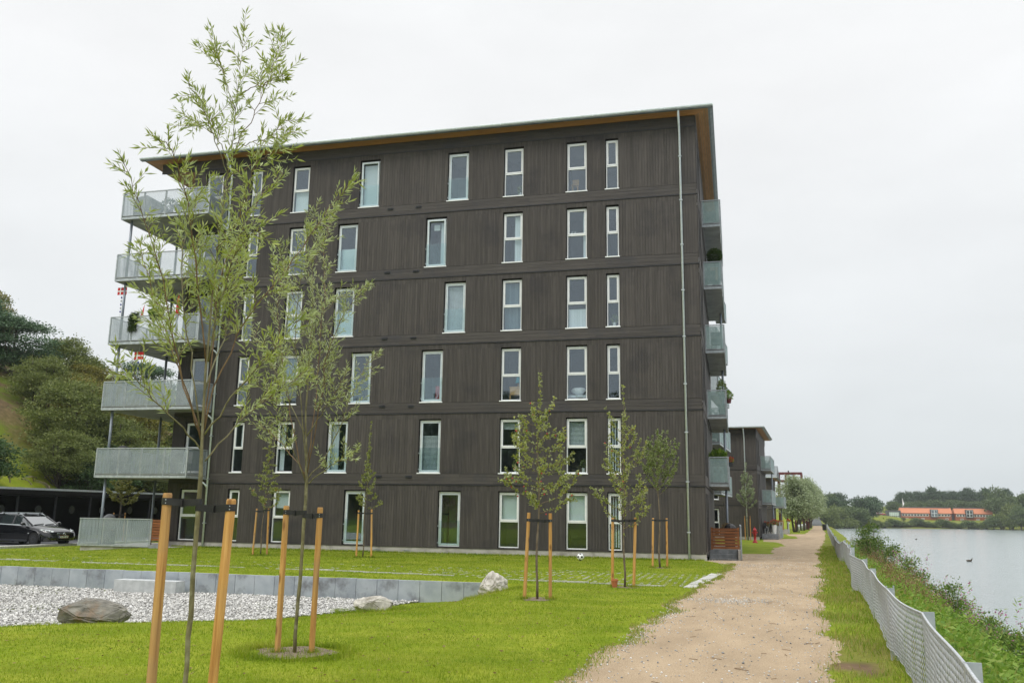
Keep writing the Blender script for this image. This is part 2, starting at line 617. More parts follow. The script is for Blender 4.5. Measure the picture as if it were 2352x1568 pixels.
M['cover'] = pm('grey cover', (0.03, 0.03, 0.033), (0.05, 0.05, 0.053), 6, rough=0.7)
M['furn'] = pm('grey furniture', (0.10, 0.11, 0.115), (0.15, 0.155, 0.16), 6, rough=0.7)
M['orangeclay'] = pm('terracotta', (0.42, 0.13, 0.05), (0.5, 0.17, 0.07), 8, rough=0.8)
M['soil'] = pm('bare soil', (0.12, 0.092, 0.062), (0.24, 0.19, 0.135), 18, rough=0.95, bmp=0.5)
M['potw'] = pm('white pot', (0.72, 0.74, 0.72), (0.8, 0.82, 0.8), 5, rough=0.5)
M['pink'] = leaf_mat('pink petals', [(0.38, 0.10, 0.24), (0.5, 0.17, 0.33), (0.42, 0.2, 0.34)], None, 0.3)
M['redpetal'] = leaf_mat('red petals', [(0.5, 0.01, 0.03), (0.6, 0.03, 0.04)], None, 0.2)
M['orangepetal'] = leaf_mat('orange petals', [(0.6, 0.12, 0.02), (0.6, 0.05, 0.02)], None, 0.2)
M['willow'] = leaf_mat('young willow leaves', [(0.22, 0.29, 0.04), (0.33, 0.40, 0.07), (0.39, 0.45, 0.10), (0.42, 0.47, 0.12), (0.24, 0.31, 0.04)], (0.40, 0.47, 0.20), 0.24, 0.36)
M['willow2'] = leaf_mat('silvery willow leaves', [(0.23, 0.30, 0.07), (0.33, 0.39, 0.11), (0.38, 0.44, 0.14), (0.44, 0.49, 0.20)], (0.44, 0.50, 0.28), 0.26, 0.36)
M['apple'] = leaf_mat('apple leaves', [(0.17, 0.22, 0.03), (0.28, 0.335, 0.055), (0.37, 0.405, 0.08), (0.40, 0.38, 0.075)], (0.36, 0.40, 0.18), 0.42, 0.45)
M['plum'] = leaf_mat('dark green leaves', [(0.11, 0.165, 0.03), (0.18, 0.25, 0.05), (0.25, 0.31, 0.075)], (0.3, 0.35, 0.15), 0.42, 0.45)
M['cherry'] = leaf_mat('yellow green leaves', [(0.15, 0.16, 0.02), (0.21, 0.21, 0.03), (0.17, 0.19, 0.03)], (0.2, 0.21, 0.07), 0.35)
M['treeA'] = leaf_mat('blue green spruce foliage', [(0.055, 0.105, 0.05), (0.095, 0.165, 0.085), (0.15, 0.23, 0.12)], None, 0.2)
M['treeB'] = leaf_mat('olive foliage', [(0.10, 0.135, 0.034), (0.17, 0.21, 0.055), (0.25, 0.28, 0.08)], None, 0.25)
M['treeC'] = leaf_mat('yellowing foliage', [(0.14, 0.145, 0.03), (0.22, 0.21, 0.042), (0.29, 0.255, 0.05)], None, 0.25)
M['treeD'] = leaf_mat('dark shrub foliage', [(0.035, 0.07, 0.02), (0.06, 0.11, 0.034), (0.085, 0.15, 0.05)], None, 0.25)
M['treeE'] = leaf_mat('grey green willow foliage', [(0.21, 0.265, 0.13), (0.31, 0.37, 0.20), (0.42, 0.47, 0.30)], None, 0.3)
M['farA'] = leaf_mat('far dark foliage', [(0.04, 0.075, 0.034), (0.068, 0.115, 0.052), (0.10, 0.155, 0.072)], None, 0.2)
M['farB'] = leaf_mat('far mid green foliage', [(0.07, 0.11, 0.036), (0.11, 0.16, 0.056), (0.155, 0.205, 0.078)], None, 0.2)
M['farC'] = leaf_mat('far light green foliage', [(0.11, 0.15, 0.042), (0.16, 0.205, 0.062), (0.215, 0.26, 0.09)], None, 0.2)
M['weed'] = leaf_mat('weed leaves', [(0.10, 0.20, 0.02), (0.17, 0.30, 0.035), (0.24, 0.37, 0.055), (0.29, 0.37, 0.08)], None, 0.42)
M['dryweed'] = leaf_mat('dry brown weeds', [(0.20, 0.13, 0.055), (0.28, 0.18, 0.08), (0.2, 0.17, 0.07)], None, 0.25)
M['rose'] = leaf_mat('rose bush leaves', [(0.055, 0.11, 0.016), (0.09, 0.165, 0.028), (0.17, 0.26, 0.05), (0.20, 0.22, 0.05)], None, 0.38)
M['box'] = leaf_mat('clipped topiary leaves', [(0.02, 0.05, 0.005), (0.045, 0.085, 0.01), (0.07, 0.12, 0.016)], None, 0.2)
M['grass'] = leaf_mat('lawn blades', [(0.185, 0.275, 0.008), (0.25, 0.35, 0.012), (0.315, 0.395, 0.025), (0.40, 0.42, 0.07)], None, 0.45, 0.5, ((0.60, 0.74, 0.6), (1.25, 1.10, 2.0)))
M['vgrass'] = leaf_mat('rough grass blades', [(0.15, 0.24, 0.014), (0.23, 0.33, 0.024), (0.33, 0.35, 0.07), (0.40, 0.31, 0.12)], None, 0.4, 0.6)
M['pebble'] = pm('pale pebbles', (0.50, 0.49, 0.465), (0.74, 0.73, 0.70), 6, rough=0.75, isl=(0.35, 1.15), spec=0.3)
M['orangebrick'] = pm('orange brick', (0.36, 0.13, 0.05), (0.46, 0.18, 0.075), 8, rough=0.85)
M['redbrick'] = pm('red brick', (0.27, 0.085, 0.042), (0.36, 0.125, 0.06), 2, rough=0.85)
M['rooftile'] = pm('orange roof tiles', (0.44, 0.155, 0.075), (0.54, 0.215, 0.11), 1.0, (1, 4, 4), 0.8)
M['maroon'] = pm('maroon steel', (0.10, 0.018, 0.02), (0.14, 0.026, 0.028), 5, rough=0.5)
M['greyclad'] = pm('grey cladding', (0.07, 0.075, 0.085), (0.1, 0.105, 0.115), 3, rough=0.6)
M['mint'] = pm('pale green panels', (0.42, 0.52, 0.48), (0.5, 0.6, 0.56), 3, rough=0.4)
M['rope'] = pm('white rope', (0.36, 0.38, 0.40), (0.50, 0.52, 0.54), 30, rough=0.85)
M['twigdead'] = pm('dead branches', (0.20, 0.16, 0.11), (0.32, 0.27, 0.2), 6, rough=0.9)
M['post'] = pm('weathered fence post', (0.22, 0.18, 0.13), (0.3, 0.25, 0.19), 6, (4, 4, 1), 0.9)

# ------------------------------------------------------------------ the lie of the land
WATER_Z = -2.4
PATH_R = ([-60, -36, -29.3, -24.8, -17.7, -9.9, 25.8, 85.9, 170, 196], [-1.6, 0.95, 1.68, 2.08, 2.57, 3.24, 6.39, 12.17, 19.2, 21.4])
PATH_L = ([-60, -36, -25.8, -25.1, -23.5, -21.4, -19.7, -16.4, -14, -8, -4.65, -2.2, -0.6, -0.2, 0.3, 4.2, 4.3, 12.3, 12.6, 13.0, 23, 28, 36.5, 37.2, 47.0, 47.6, 49.6, 61.1, 62, 72.5, 73, 78.1, 110, 145, 170, 196],
          [-2.6, -1.5, -0.78, -0.59, -0.53, -0.41, -0.19, -0.15, 0.13, 0.55, 0.77, 0.72, 0.25, 0.05, 0.02, 0.02, 1.2, 1.2, 1.5, 2.76, 3.38, 4.27, 4.1, 3.1, 3.4, 5.2, 6.54, 6.9, 6.3, 6.6, 8.6, 9.18, 12.2, 15.3, 17.3, 19.6])
FENCE = ([-60, -36, -29.3, -27.9, -25.9, -23.0, -18.75, -15.4, -12.3, -9.8, -7.7, -4.7, -0.15, 2.6, 5.4, 7.8, 29, 97, 170, 196], [-0.6, 1.62, 2.33, 2.48, 2.70, 2.86, 3.26, 3.54, 3.70, 4.03, 4.26, 4.5, 4.87, 5.1, 5.3, 5.5, 7.36, 13.41, 20.3, 22.6])
SHORE = ([20, 26, 39, 72, 103, 127, 200, 420, 900], [196, 215, 351, 406, 420, 411, 395, 380, 300])
BASIN = ([-34, -27, -25, -21.7, -21.06, -19.96, -18.96, -17.86, -16.0, -13.8], [-30, -22, -16.0, -11.19, -10.5, -9.2, -8.6, -7.93, -7.25, -6.6])
HILLX = ([-260, -90, -75, -65, -55, -49, -46, -43.5, -42], [26, 20, 18, 15, 9.5, 4.6, 3.0, 0.6, 0])


def path_r(y):
    return np.interp(y, *PATH_R)


def path_l(y):
    return np.interp(y, *PATH_L)


def fence_x(y):
    return np.interp(y, *FENCE)


def wob(x, y, s, k):
    return np.sin(x * s + 1.3 * k) * np.sin(y * s * 1.17 + 2.1 * k) + 0.5 * np.sin(x * s * 2.3 + k) * np.cos(y * s * 1.9 + 3 * k)


def H(x, y):
    x = np.asarray(x, dtype=float)
    y = np.asarray(y, dtype=float)
    z = -0.2 * np.maximum(sm(y / 5.0), sm((-x - 22.5) / 4.0) * sm((y + 11) / 8.0))
    z = z + 0.012 * wob(x, y, 0.9, 1) * sm((-y + 2) / 6)
    # gravel basin in front of the retaining wall
    d = x - np.interp(y, *BASIN)
    t_ = np.clip(d / 6.0, 0, 1)
    b = -0.52 * (1 - (0.55 * t_ + 0.45 * sm(t_))) * sm((-3.2 - x) / 2.2)
    z = np.where(y < -13.76, z + b * sm((y + 34) / 4), z)
    # bank down to the lake
    df = x - fence_x(y)
    lake = sm((df - 0.5) / 4.3)
    zb = -3.2 * lake
    s = y - np.interp(x, *SHORE)
    far = np.clip(-3.4 + 0.085 * np.maximum(s + 8, 0), -4, 2.4) + np.clip((s - 60) * 0.06, 0, 8)
    far = far + 3.0 * np.exp(-((x - 70) ** 2 + (y - 440) ** 2) / 500.0)
    q = sm((x - 16) / 12.0)
    zfar = far * q + (-0.2 + np.clip((y - 197) * 0.11, 0, 9)) * (1 - q)
    z = z + zb
    z = np.where(y > 190, np.maximum(z, zfar), z)
    # wooded hill on the left, and another behind the camera
    hl = np.interp(x, *HILLX) * (1 + 0.05 * wob(x, y, 0.13, 2)) + 0.25 * wob(x, y, 0.5, 4) * sm((-x - 45) / 5)
    z = z + np.maximum(hl, 0) * sm((y + 60) / 40.0) * sm((150 - y) / 60)
    z = z + np.interp(y, [-320, -150, -115, -85, -62], [24, 17, 11, 5, 0]) * sm((4 - x) / 14.0)
    return z


def hz(x, y):
    return float(H(x, y))


# ground sheet
gx = np.unique(np.concatenate([np.arange(-1200, -260, 60), np.arange(-260, -66, 8), np.arange(-66, -26, 1.0), np.arange(-26, 13, 0.3), np.arange(13, 60, 3), np.arange(60, 200, 9), np.arange(200, 1300, 60)]))
gy = np.unique(np.concatenate([np.arange(-600, -66, 12), np.arange(-66, -34, 2), np.arange(-34, -13.9, 0.3), [-13.80, -13.70], np.arange(-13.4, 6, 0.4), np.arange(6, 60, 1.2), np.arange(60, 200, 5), np.arange(200, 520, 8), np.arange(520, 1600, 60)]))
GX, GY = np.meshgrid(gx, gy)
GZ = H(GX, GY)
V = np.stack([GX, GY, GZ], -1).reshape(-1, 3)
nx, ny = len(gx), len(gy)
ii = (np.arange(ny - 1)[:, None] * nx + np.arange(nx - 1)[None, :]).ravel()
Fq = np.stack([ii, ii + 1, ii + nx + 1, ii + nx], 1)
mg, tg, bg = nodes('turf and soil')
n1 = noise(tg, 0.9, (1, 1, 1), 6, 0.6)
n2 = noise(tg, 14.0, (1, 1, 1), 4, 0.6)
n3 = noise(tg, 0.5, (0.5, 2.2, 1), 3, 0.5)
turf = ramp(tg, n2, [(0.3, (0.115, 0.16, 0.006)), (0.7, (0.185, 0.245, 0.010))])
turf2 = ramp(tg, n2, [(0.3, (0.18, 0.22, 0.012)), (0.7, (0.27, 0.30, 0.03))])
turf = mixc(tg, ramp(tg, n1, [(0.42, (0, 0, 0)), (0.62, (1, 1, 1))]), turf, turf2)
turf = mixc(tg, 1.0, turf, val(tg, math_n(tg, 'ADD', math_n(tg, 'MULTIPLY', n3, 0.5), 0.75)), 'MULTIPLY')
at = tg.nodes.new('ShaderNodeAttribute')
at.attribute_name = 'soil'
nb = noise(tg, 0.22, (1, 1, 1.6), 7, 0.62)
soilc = ramp(tg, noise(tg, 2.5, (1, 1, 1), 6, 0.65), [(0.3, (0.075, 0.052, 0.032)), (0.55, (0.15, 0.10, 0.058)), (0.75, (0.22, 0.16, 0.095))])
moss = ramp(tg, n2, [(0.3, (0.085, 0.125, 0.012)), (0.7, (0.15, 0.185, 0.028))])
hillc = mixc(tg, ramp(tg, nb, [(0.46, (0, 0, 0)), (0.56, (1, 1, 1))]), soilc, moss)
col = mixc(tg, at.outputs['Fac'], turf, hillc)
tg.links.new(col, bg.inputs['Base Color'])
bg.inputs['Roughness'].default_value = 0.95
bg.inputs['Specular IOR Level'].default_value = 0.15
bump(tg, bg, n2, 0.5, 0.03)
gme = np_mesh('ground', V, Fq, mg, True)
soil = (sm((-V[:, 0] - 47) / 2.5) * sm((V[:, 1] + 60) / 20)) * (0.55 + 0.45 * sm((-V[:, 0] - 50) / 6))
bank = np.maximum(sm((V[:, 0] - fence_x(V[:, 1]) - 2.2) / 1.5) * (V[:, 1] < 190), sm((-V[:, 1] - 56) / 8))
bank = np.maximum(bank, .4 * sm((V[:, 1] - 205) / 20))
vg = (V[:, 0] > path_r(V[:, 1]) - .2) & (V[:, 0] < fence_x(V[:, 1]) + 2) & (V[:, 1] < 190)
bank = np.maximum(bank, vg * (.35 + .3 * wob(V[:, 0], V[:, 1], 1.4, 3)))
bank = np.maximum(bank, 1.0 * ((((V[:, 0] - 2.40) / .24) ** 2 + ((V[:, 1] + 23.7) / .55) ** 2) < 1))
a = gme.attributes.new('soil', 'FLOAT', 'POINT')
a.data.foreach_set('value', np.clip(np.maximum(soil, bank), 0, 1).astype(np.float32))
struct(obj('ground', gme))

# lake
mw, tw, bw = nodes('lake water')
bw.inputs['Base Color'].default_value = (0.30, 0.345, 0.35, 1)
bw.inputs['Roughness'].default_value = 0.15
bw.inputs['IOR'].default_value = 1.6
nw1 = noise(tw, 1.8, (0.28, 1.7, 1), 6, 0.65, dist=0.6)
nw2 = noise(tw, 0.05, (0.4, 1.5, 1), 4, 0.6)
hh = math_n(tw, 'ADD', nw1, math_n(tw, 'MULTIPLY', nw2, 1.5))
bump(tw, bw, hh, 0.34, 0.10)
wx = np.array([2.0, 30, 120, 400, 1300])
wy = np.array([-600.0, -60, 0, 100, 250, 480])
WXX, WYY = np.meshgrid(wx, wy)
Vw = np.stack([WXX, WYY, np.full_like(WXX, WATER_Z)], -1).reshape(-1, 3)
iw = (np.arange(len(wy) - 1)[:, None] * len(wx) + np.arange(len(wx) - 1)[None, :]).ravel()
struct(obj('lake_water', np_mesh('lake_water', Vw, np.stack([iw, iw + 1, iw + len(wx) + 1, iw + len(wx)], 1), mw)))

# sand path: a strip with ragged edges that follows the ground
ms, ts_, bs_ = nodes('sandy gravel path')
s1 = noise(ts_, 70.0, (1, 1, 1), 3, 0.7)
s2 = noise(ts_, 1.1, (1.3, 0.5, 1), 6, 0.6)
s3 = noise(ts_, 240.0, (1, 1, 1), 2, 0.6)
sc_ = ramp(ts_, s1, [(0.28, (0.27, 0.205, 0.135)), (0.5, (0.40, 0.315, 0.215)), (0.72, (0.54, 0.45, 0.335))])
sc2 = ramp(ts_, s2, [(0.32, (0.80, 0.76, 0.72)), (0.68, (1.08, 1.04, 1.0))])
sc_ = mixc(ts_, 1.0, sc_, sc2, 'MULTIPLY')
sp_ = ramp(ts_, s3, [(0.66, (0, 0, 0)), (0.74, (1, 1, 1))])
sc_ = mixc(ts_, sp_, sc_, (0.55, 0.5, 0.42))
ts_.links.new(sc_, bs_.inputs['Base Color'])
bs_.inputs['Roughness'].default_value = 0.95
bs_.inputs['Specular IOR Level'].default_value = 0.2
bump(ts_, bs_, s1, 0.6, 0.02)
py = np.concatenate([np.arange(-60, -30, 1.0), np.arange(-30, 0, 0.09), np.arange(0, 40, 0.3), np.arange(40, 197, 2.0)])
K = 10
jl = rng.normal(size=len(py))
jl = np.convolve(jl, np.ones(5) / 5, 'same') * 0.13 + 0.07 * np.sin(py * 1.9) * (py < 30)
jr = np.convolve(rng.normal(size=len(py)), np.ones(9) / 9, 'same') * 0.22 + 0.05 * np.sin(py * 1.1 + 1)
xl = path_l(py) + jl * np.where((py > 0.2) & (py < 12.4), 0.0, 1.0)
xr = path_r(py) + jr
tt = np.linspace(0, 1, K)
PX = xl[:, None] * (1 - tt) + xr[:, None] * tt
PY = np.repeat(py[:, None], K, 1)
PZ = H(PX, PY) + 0.012
PZ[:, 0] -= 0.01
PZ[:, -1] -= 0.01
Vp = np.stack([PX, PY, PZ], -1).reshape(-1, 3)
ip = (np.arange(len(py) - 1)[:, None] * K + np.arange(K - 1)[None, :]).ravel()
struct(obj('sand_path', np_mesh('sand_path', Vp, np.stack([ip, ip + 1, ip + K + 1, ip + K], 1), ms, True)))


def on_path(x, y, m=0.0):
    return (x > np.interp(y, py, xl) + m) & (x < np.interp(y, py, xr) - m)


# steps at the far end of the path, climbing the rise
t = thing('outdoor_stair', 'grey stair climbing the bank at the far end of the path', 'stairs', (20.6, 197, -0.2))
for k in range(14):
    MB().box(-1.2, 1.2, k * 0.6, k * 0.6 + 0.6, -0.3 + k * 0.07, 0.02 + k * 0.16).build('step', M['step'], t)

# parking court on the left: asphalt with a pale edging
mbp = MB()
pts = [(-30.9, -14), (-30.9, 26), (-36.5, 26), (-36.5, -14)]
for i in range(40):
    y0, y1 = -14 + i, -13 + i
    for j in range(6):
        x0, x1 = -36.6 + j * 0.95, -36.6 + (j + 1) * 0.95
        mbp.poly([(x0, y0, hz(x0, y0) + .014), (x1, y0, hz(x1, y0) + .014), (x1, y1, hz(x1, y1) + .014), (x0, y1, hz(x0, y1) + .014)])
struct(mbp.build('parking_court', M['asphalt']))
kerb = obj('parking_kerb', None, None, (-30.6, 6, -0.2))
struct(kerb)
for i in range(30):
    box_obj('kerb_stone', (0.55, 0.99, 0.2), (-0.3, -20 + i, -0.1 + (hz(-30.6, -14 + i) + 0.2)), M['stone'], kerb)

# strip of grass pavers: a fire lane along the facade
pav = MB()
rp = random.Random(3)
for i in range(int(30 / 0.2)):
    x = 0.2 - i * 0.2
    for j in range(26):
        y = -12.9 + j * 0.185 + (0.0925 if i % 2 else 0)
        ddx = 0.45 * sm((x + 6) / 6.0)
        if rp.random() < (0.9 if x < -8 else (0.7 if x < -4 else 0.5)) or y > -8.25 or y < -13 + max(0, min(1.3, (-x) * 0.14)):
            continue
        if x > 0.0 + (y + 13.2) * 0.09 - 0.1:
            continue
        z = hz(x, y)
        a_ = rp.uniform(0.028, 0.05)
        pav.box(x - a_, x + a_, y - 0.022, y + 0.022, z - 0.03, z + rp.uniform(0.002, 0.014))
stuff(pav.build('grass_pavers', M['stone']), 'rows of pale concrete grass pavers sunk in the lawn', 'pavers')
k1 = thing('edging_kerb', 'pale stone slabs edging the grass pavers beside the path', 'kerb', (0.25, -10.7, 0))
for i in range(6):
    s_ = MB()
    y0 = -13.3 + i * 0.885
    xa = -0.03 + (y0 + 13.3) * 0.095
    xb = -0.03 + (y0 + 0.87 + 13.3) * 0.095
    s_.prism([(xa - .25, y0 + 10.7, -0.06), (xa + .05, y0 + 10.7, -.06), (xb + .05, y0 + 11.57, -.06), (xb - .25, y0 + 11.57, -.06)], (0, 0, 0.09 + 0.008 * (i % 2)))
    s_.build('slab', M['stone'], k1, loc=(-0.1, 0, 0))
k2 = thing('edging_row', 'long thin row of pale edging stones along the grass pavers', 'kerb', (-11, -11.9, 0))
for i in range(34):
    if i % 7 == 5:
        continue
    x = -0.6 - i * 0.93
    y = -13.15 + min(1.75, -x * 0.19)
    z = hz(x, y)
    box_obj('edging_stone', (0.86, 0.07, 0.12), (x - 0.86 + 11, y + 11.9 + rp.uniform(-.015, .015), z - 0.095 + rp.uniform(-.012, .012)), M['stone'], k2)

# retaining wall of concrete panels
rw = thing('retaining_wall', 'low grey concrete panel wall behind the pebble basin', 'wall', (-12, -13.75, -0.5))
for i in range(34):
    x = -4.75 - (i + 1) * 0.562
    o = box_obj('panel', (0.552, 0.11, 0.86), (x + 12, -0.07 + rnd.uniform(-.004, .004), -0.36 + rnd.uniform(-.006, .006)), M['conc'], rw)
# bench block
bn = thing('concrete_bench', 'long pale concrete block bench on the pebbles by the wall', 'bench', (-13.75, -14.2, -0.55))
box_obj('seat_block', (0.9, 0.40, 0.36), (-0.92, -0.2, 0), M['bench'], bn)
box_obj('seat_block', (0.93, 0.40, 0.36), (-0.015, -0.2, 0), M['bench'], bn)

# pebble bed
gy2 = np.arange(-33, -13.8, 0.4)
Kb = 8
bx = np.interp(gy2, *BASIN)
BX = np.linspace(0, 1, Kb)[None, :] * (bx[:, None] - (-34)) - 34
BY = np.repeat(gy2[:, None], Kb, 1)
BZ = H(BX, BY) + 0.008
ib = (np.arange(len(gy2) - 1)[:, None] * Kb + np.arange(Kb - 1)[None, :]).ravel()
struct(obj('pebble_bed', np_mesh('pebble_bed', np.stack([BX, BY, BZ], -1).reshape(-1, 3), np.stack([ib, ib + 1, ib + Kb + 1, ib + Kb], 1), M['rockl'])))


def pebbles(name, P, size, mat, rg):
    """little stones: squashed random octahedra, 8 faces each"""
    n = len(P)
    d = np.array([[1, 0, 0], [0, 1, 0], [-1, 0, 0], [0, -1, 0], [0, 0, 1], [0, 0, -1.0]])
    V = d[None] * size.reshape(-1, 1, 1) * rg.uniform(0.7, 1.25, (n, 6, 1))
    V[:, :, 2] *= 0.7
    a = rg.uniform(0, 2 * PI, n)
    c, s = np.cos(a)[:, None], np.sin(a)[:, None]
    x = V[:, :, 0] * c - V[:, :, 1] * s
    y = V[:, :, 0] * s + V[:, :, 1] * c
    tilt = rg.uniform(-0.7, 0.7, n)[:, None]
    z = V[:, :, 2] * np.cos(tilt) + x * np.sin(tilt)
    x = x * np.cos(tilt) - V[:, :, 2] * np.sin(tilt)
    V = np.stack([x, y, z], -1) + P[:, None, :]
    f = np.array([[0, 1, 4], [1, 2, 4], [2, 3, 4], [3, 0, 4], [1, 0, 5], [2, 1, 5], [3, 2, 5], [0, 3, 5]])
    Fc = (np.arange(n)[:, None, None] * 6 + f[None]).reshape(-1, 3)
    return np_mesh(name, V.reshape(-1, 3), Fc, mat, False)


N = 70000
yy = rng.uniform(-25, -13.82, N)
xe = np.interp(yy, *BASIN)
xx = xe + 0.15 - rng.uniform(0, 1, N) ** 1.15 * (xe + 24)
keep = (xx < xe + 0.15) & (xx > -24)
xx, yy = xx[keep], yy[keep]
P = np.stack([xx, yy, H(xx, yy) + 0.012 + rng.uniform(0, 0.03, len(xx))], 1)
stuff(obj('pebbles', pebbles('pebbles', P, rng.uniform(0.018, 0.042, len(P)), M['pebble'], rng)), 'bed of white and grey pebbles in the basin', 'pebbles')
# loose stones on the path
N = 4600
d_ = 4 + 34 * rng.uniform(0, 1, N) ** 1.6
yy = -34.7 + d_
f_ = rng.uniform(0, 1, N)
f_ = np.where(rng.uniform(0, 1, N) < 0.25, np.where(rng.uniform(0, 1, N) < 0.6, 0.12 * f_ ** 1.5, 1 - 0.14 * f_ ** 1.5), f_)
xx = np.interp(yy, py, xl) * (1 - f_) + np.interp(yy, py, xr) * f_
P = np.stack([xx, yy, H(xx, yy) + 0.016], 1)
stuff(obj('path_stones', pebbles('path_stones', P, rng.uniform(0.005, 0.017, N) * rng.uniform(.6, 1.2, N), M['pebble'], rng)), 'small loose stones scattered over the sand path', 'stones')

# thin drifts of pale gravel on the path, a few dark stones, twigs and litter
PG = []
for (cx, cy, sx_, sy_, n) in ((.9, -16.3, .45, .35, 420), (1.35, -15.8, .3, .3, 160), (-.02, -19.2, .09, .9, 170), (-.27, -22.0, .08, 1.0, 170), (1.6, -2.6, .6, .6, 260), (2.9, 9.0, .6, 1.2, 260)):
    PG.append(np.stack([rng.normal(size=n) * sx_ + cx, rng.normal(size=n) * sy_ + cy], 1))
PG = np.concatenate(PG)
PG = np.concatenate([PG, H(PG[:, 0], PG[:, 1])[:, None] + .017], 1)
stuff(obj('gravel_drifts', pebbles('gravel_drifts', PG, rng.uniform(.006, .016, len(PG)), M['pebble'], rng)), 'pale gravel washed into drifts on the path', 'gravel')
n = 120
yy = -31 + 30 * rng.uniform(0, 1, n) ** 1.5
ff = rng.uniform(.06, .94, n)
xx = np.interp(yy, py, xl) * (1 - ff) + np.interp(yy, py, xr) * ff
P = np.stack([xx, yy, H(xx, yy) + .02], 1)
stuff(obj('dark_stones', pebbles('dark_stones', P, rng.uniform(.008, .022, n), M['step'], rng)), 'scattered dark stones on the sand path', 'stones')
tws = MB()
for k in range(90):
    y = -31 + 28 * rnd.random() ** 1.4
    f = rnd.uniform(.05, .97)
    x = float(np.interp(y, py, xl)) * (1 - f) + float(np.interp(y, py, xr)) * f
    a = rnd.uniform(0, 3.14)
    l = rnd.uniform(.04, .16)
    z = hz(x, y) + .02
    tws.bar((x, y, z), (x + l * math.cos(a), y + l * math.sin(a), z + .004), .006, .005)
stuff(tws.build('path_twigs', M['twig']), 'small twigs lying on the sand path', 'twigs')

# ------------------------------------------------------------------ building kit
SP = 2.957          # storey height
BELT0 = 2.80        # underside of the first belt
CLAD0 = 0.24


def rect_cells(x0, x1, z0, z1, holes):
    """split a rectangle into cells that avoid the holes"""
    xs = sorted({x0, x1, *[min(max(h[0], x0), x1) for h in holes], *[min(max(h[1], x0), x1) for h in holes]})
    zs = sorted({z0, z1, *[min(max(h[2], z0), z1) for h in holes], *[min(max(h[3], z0), z1) for h in holes]})
    for i in range(len(xs) - 1):
        for j in range(len(zs) - 1):
            cx, cz = (xs[i] + xs[i + 1]) / 2, (zs[j] + zs[j + 1]) / 2
            if xs[i + 1] - xs[i] < 1e-4 or zs[j + 1] - zs[j] < 1e-4:
                continue
            if any(h[0] < cx < h[1] and h[2] < cz < h[3] for h in holes):
                continue
            yield xs[i], xs[i + 1], zs[j], zs[j + 1]


_wm = {}


def win_mesh(key, fn):
    if key not in _wm:
        _wm[key] = fn()
    return _wm[key]


def frame_mb(w_, h_, b, y0, y1, x=0.0, z=0.0):
    return MB().box(x, x + b, y0, y1, z, z + h_).box(x + w_ - b, x + w_, y0, y1, z, z + h_).box(x + b, x + w_ - b, y0, y1, z, z + b).box(x + b, x + w_ - b, y0, y1, z + h_ - b, z + h_)


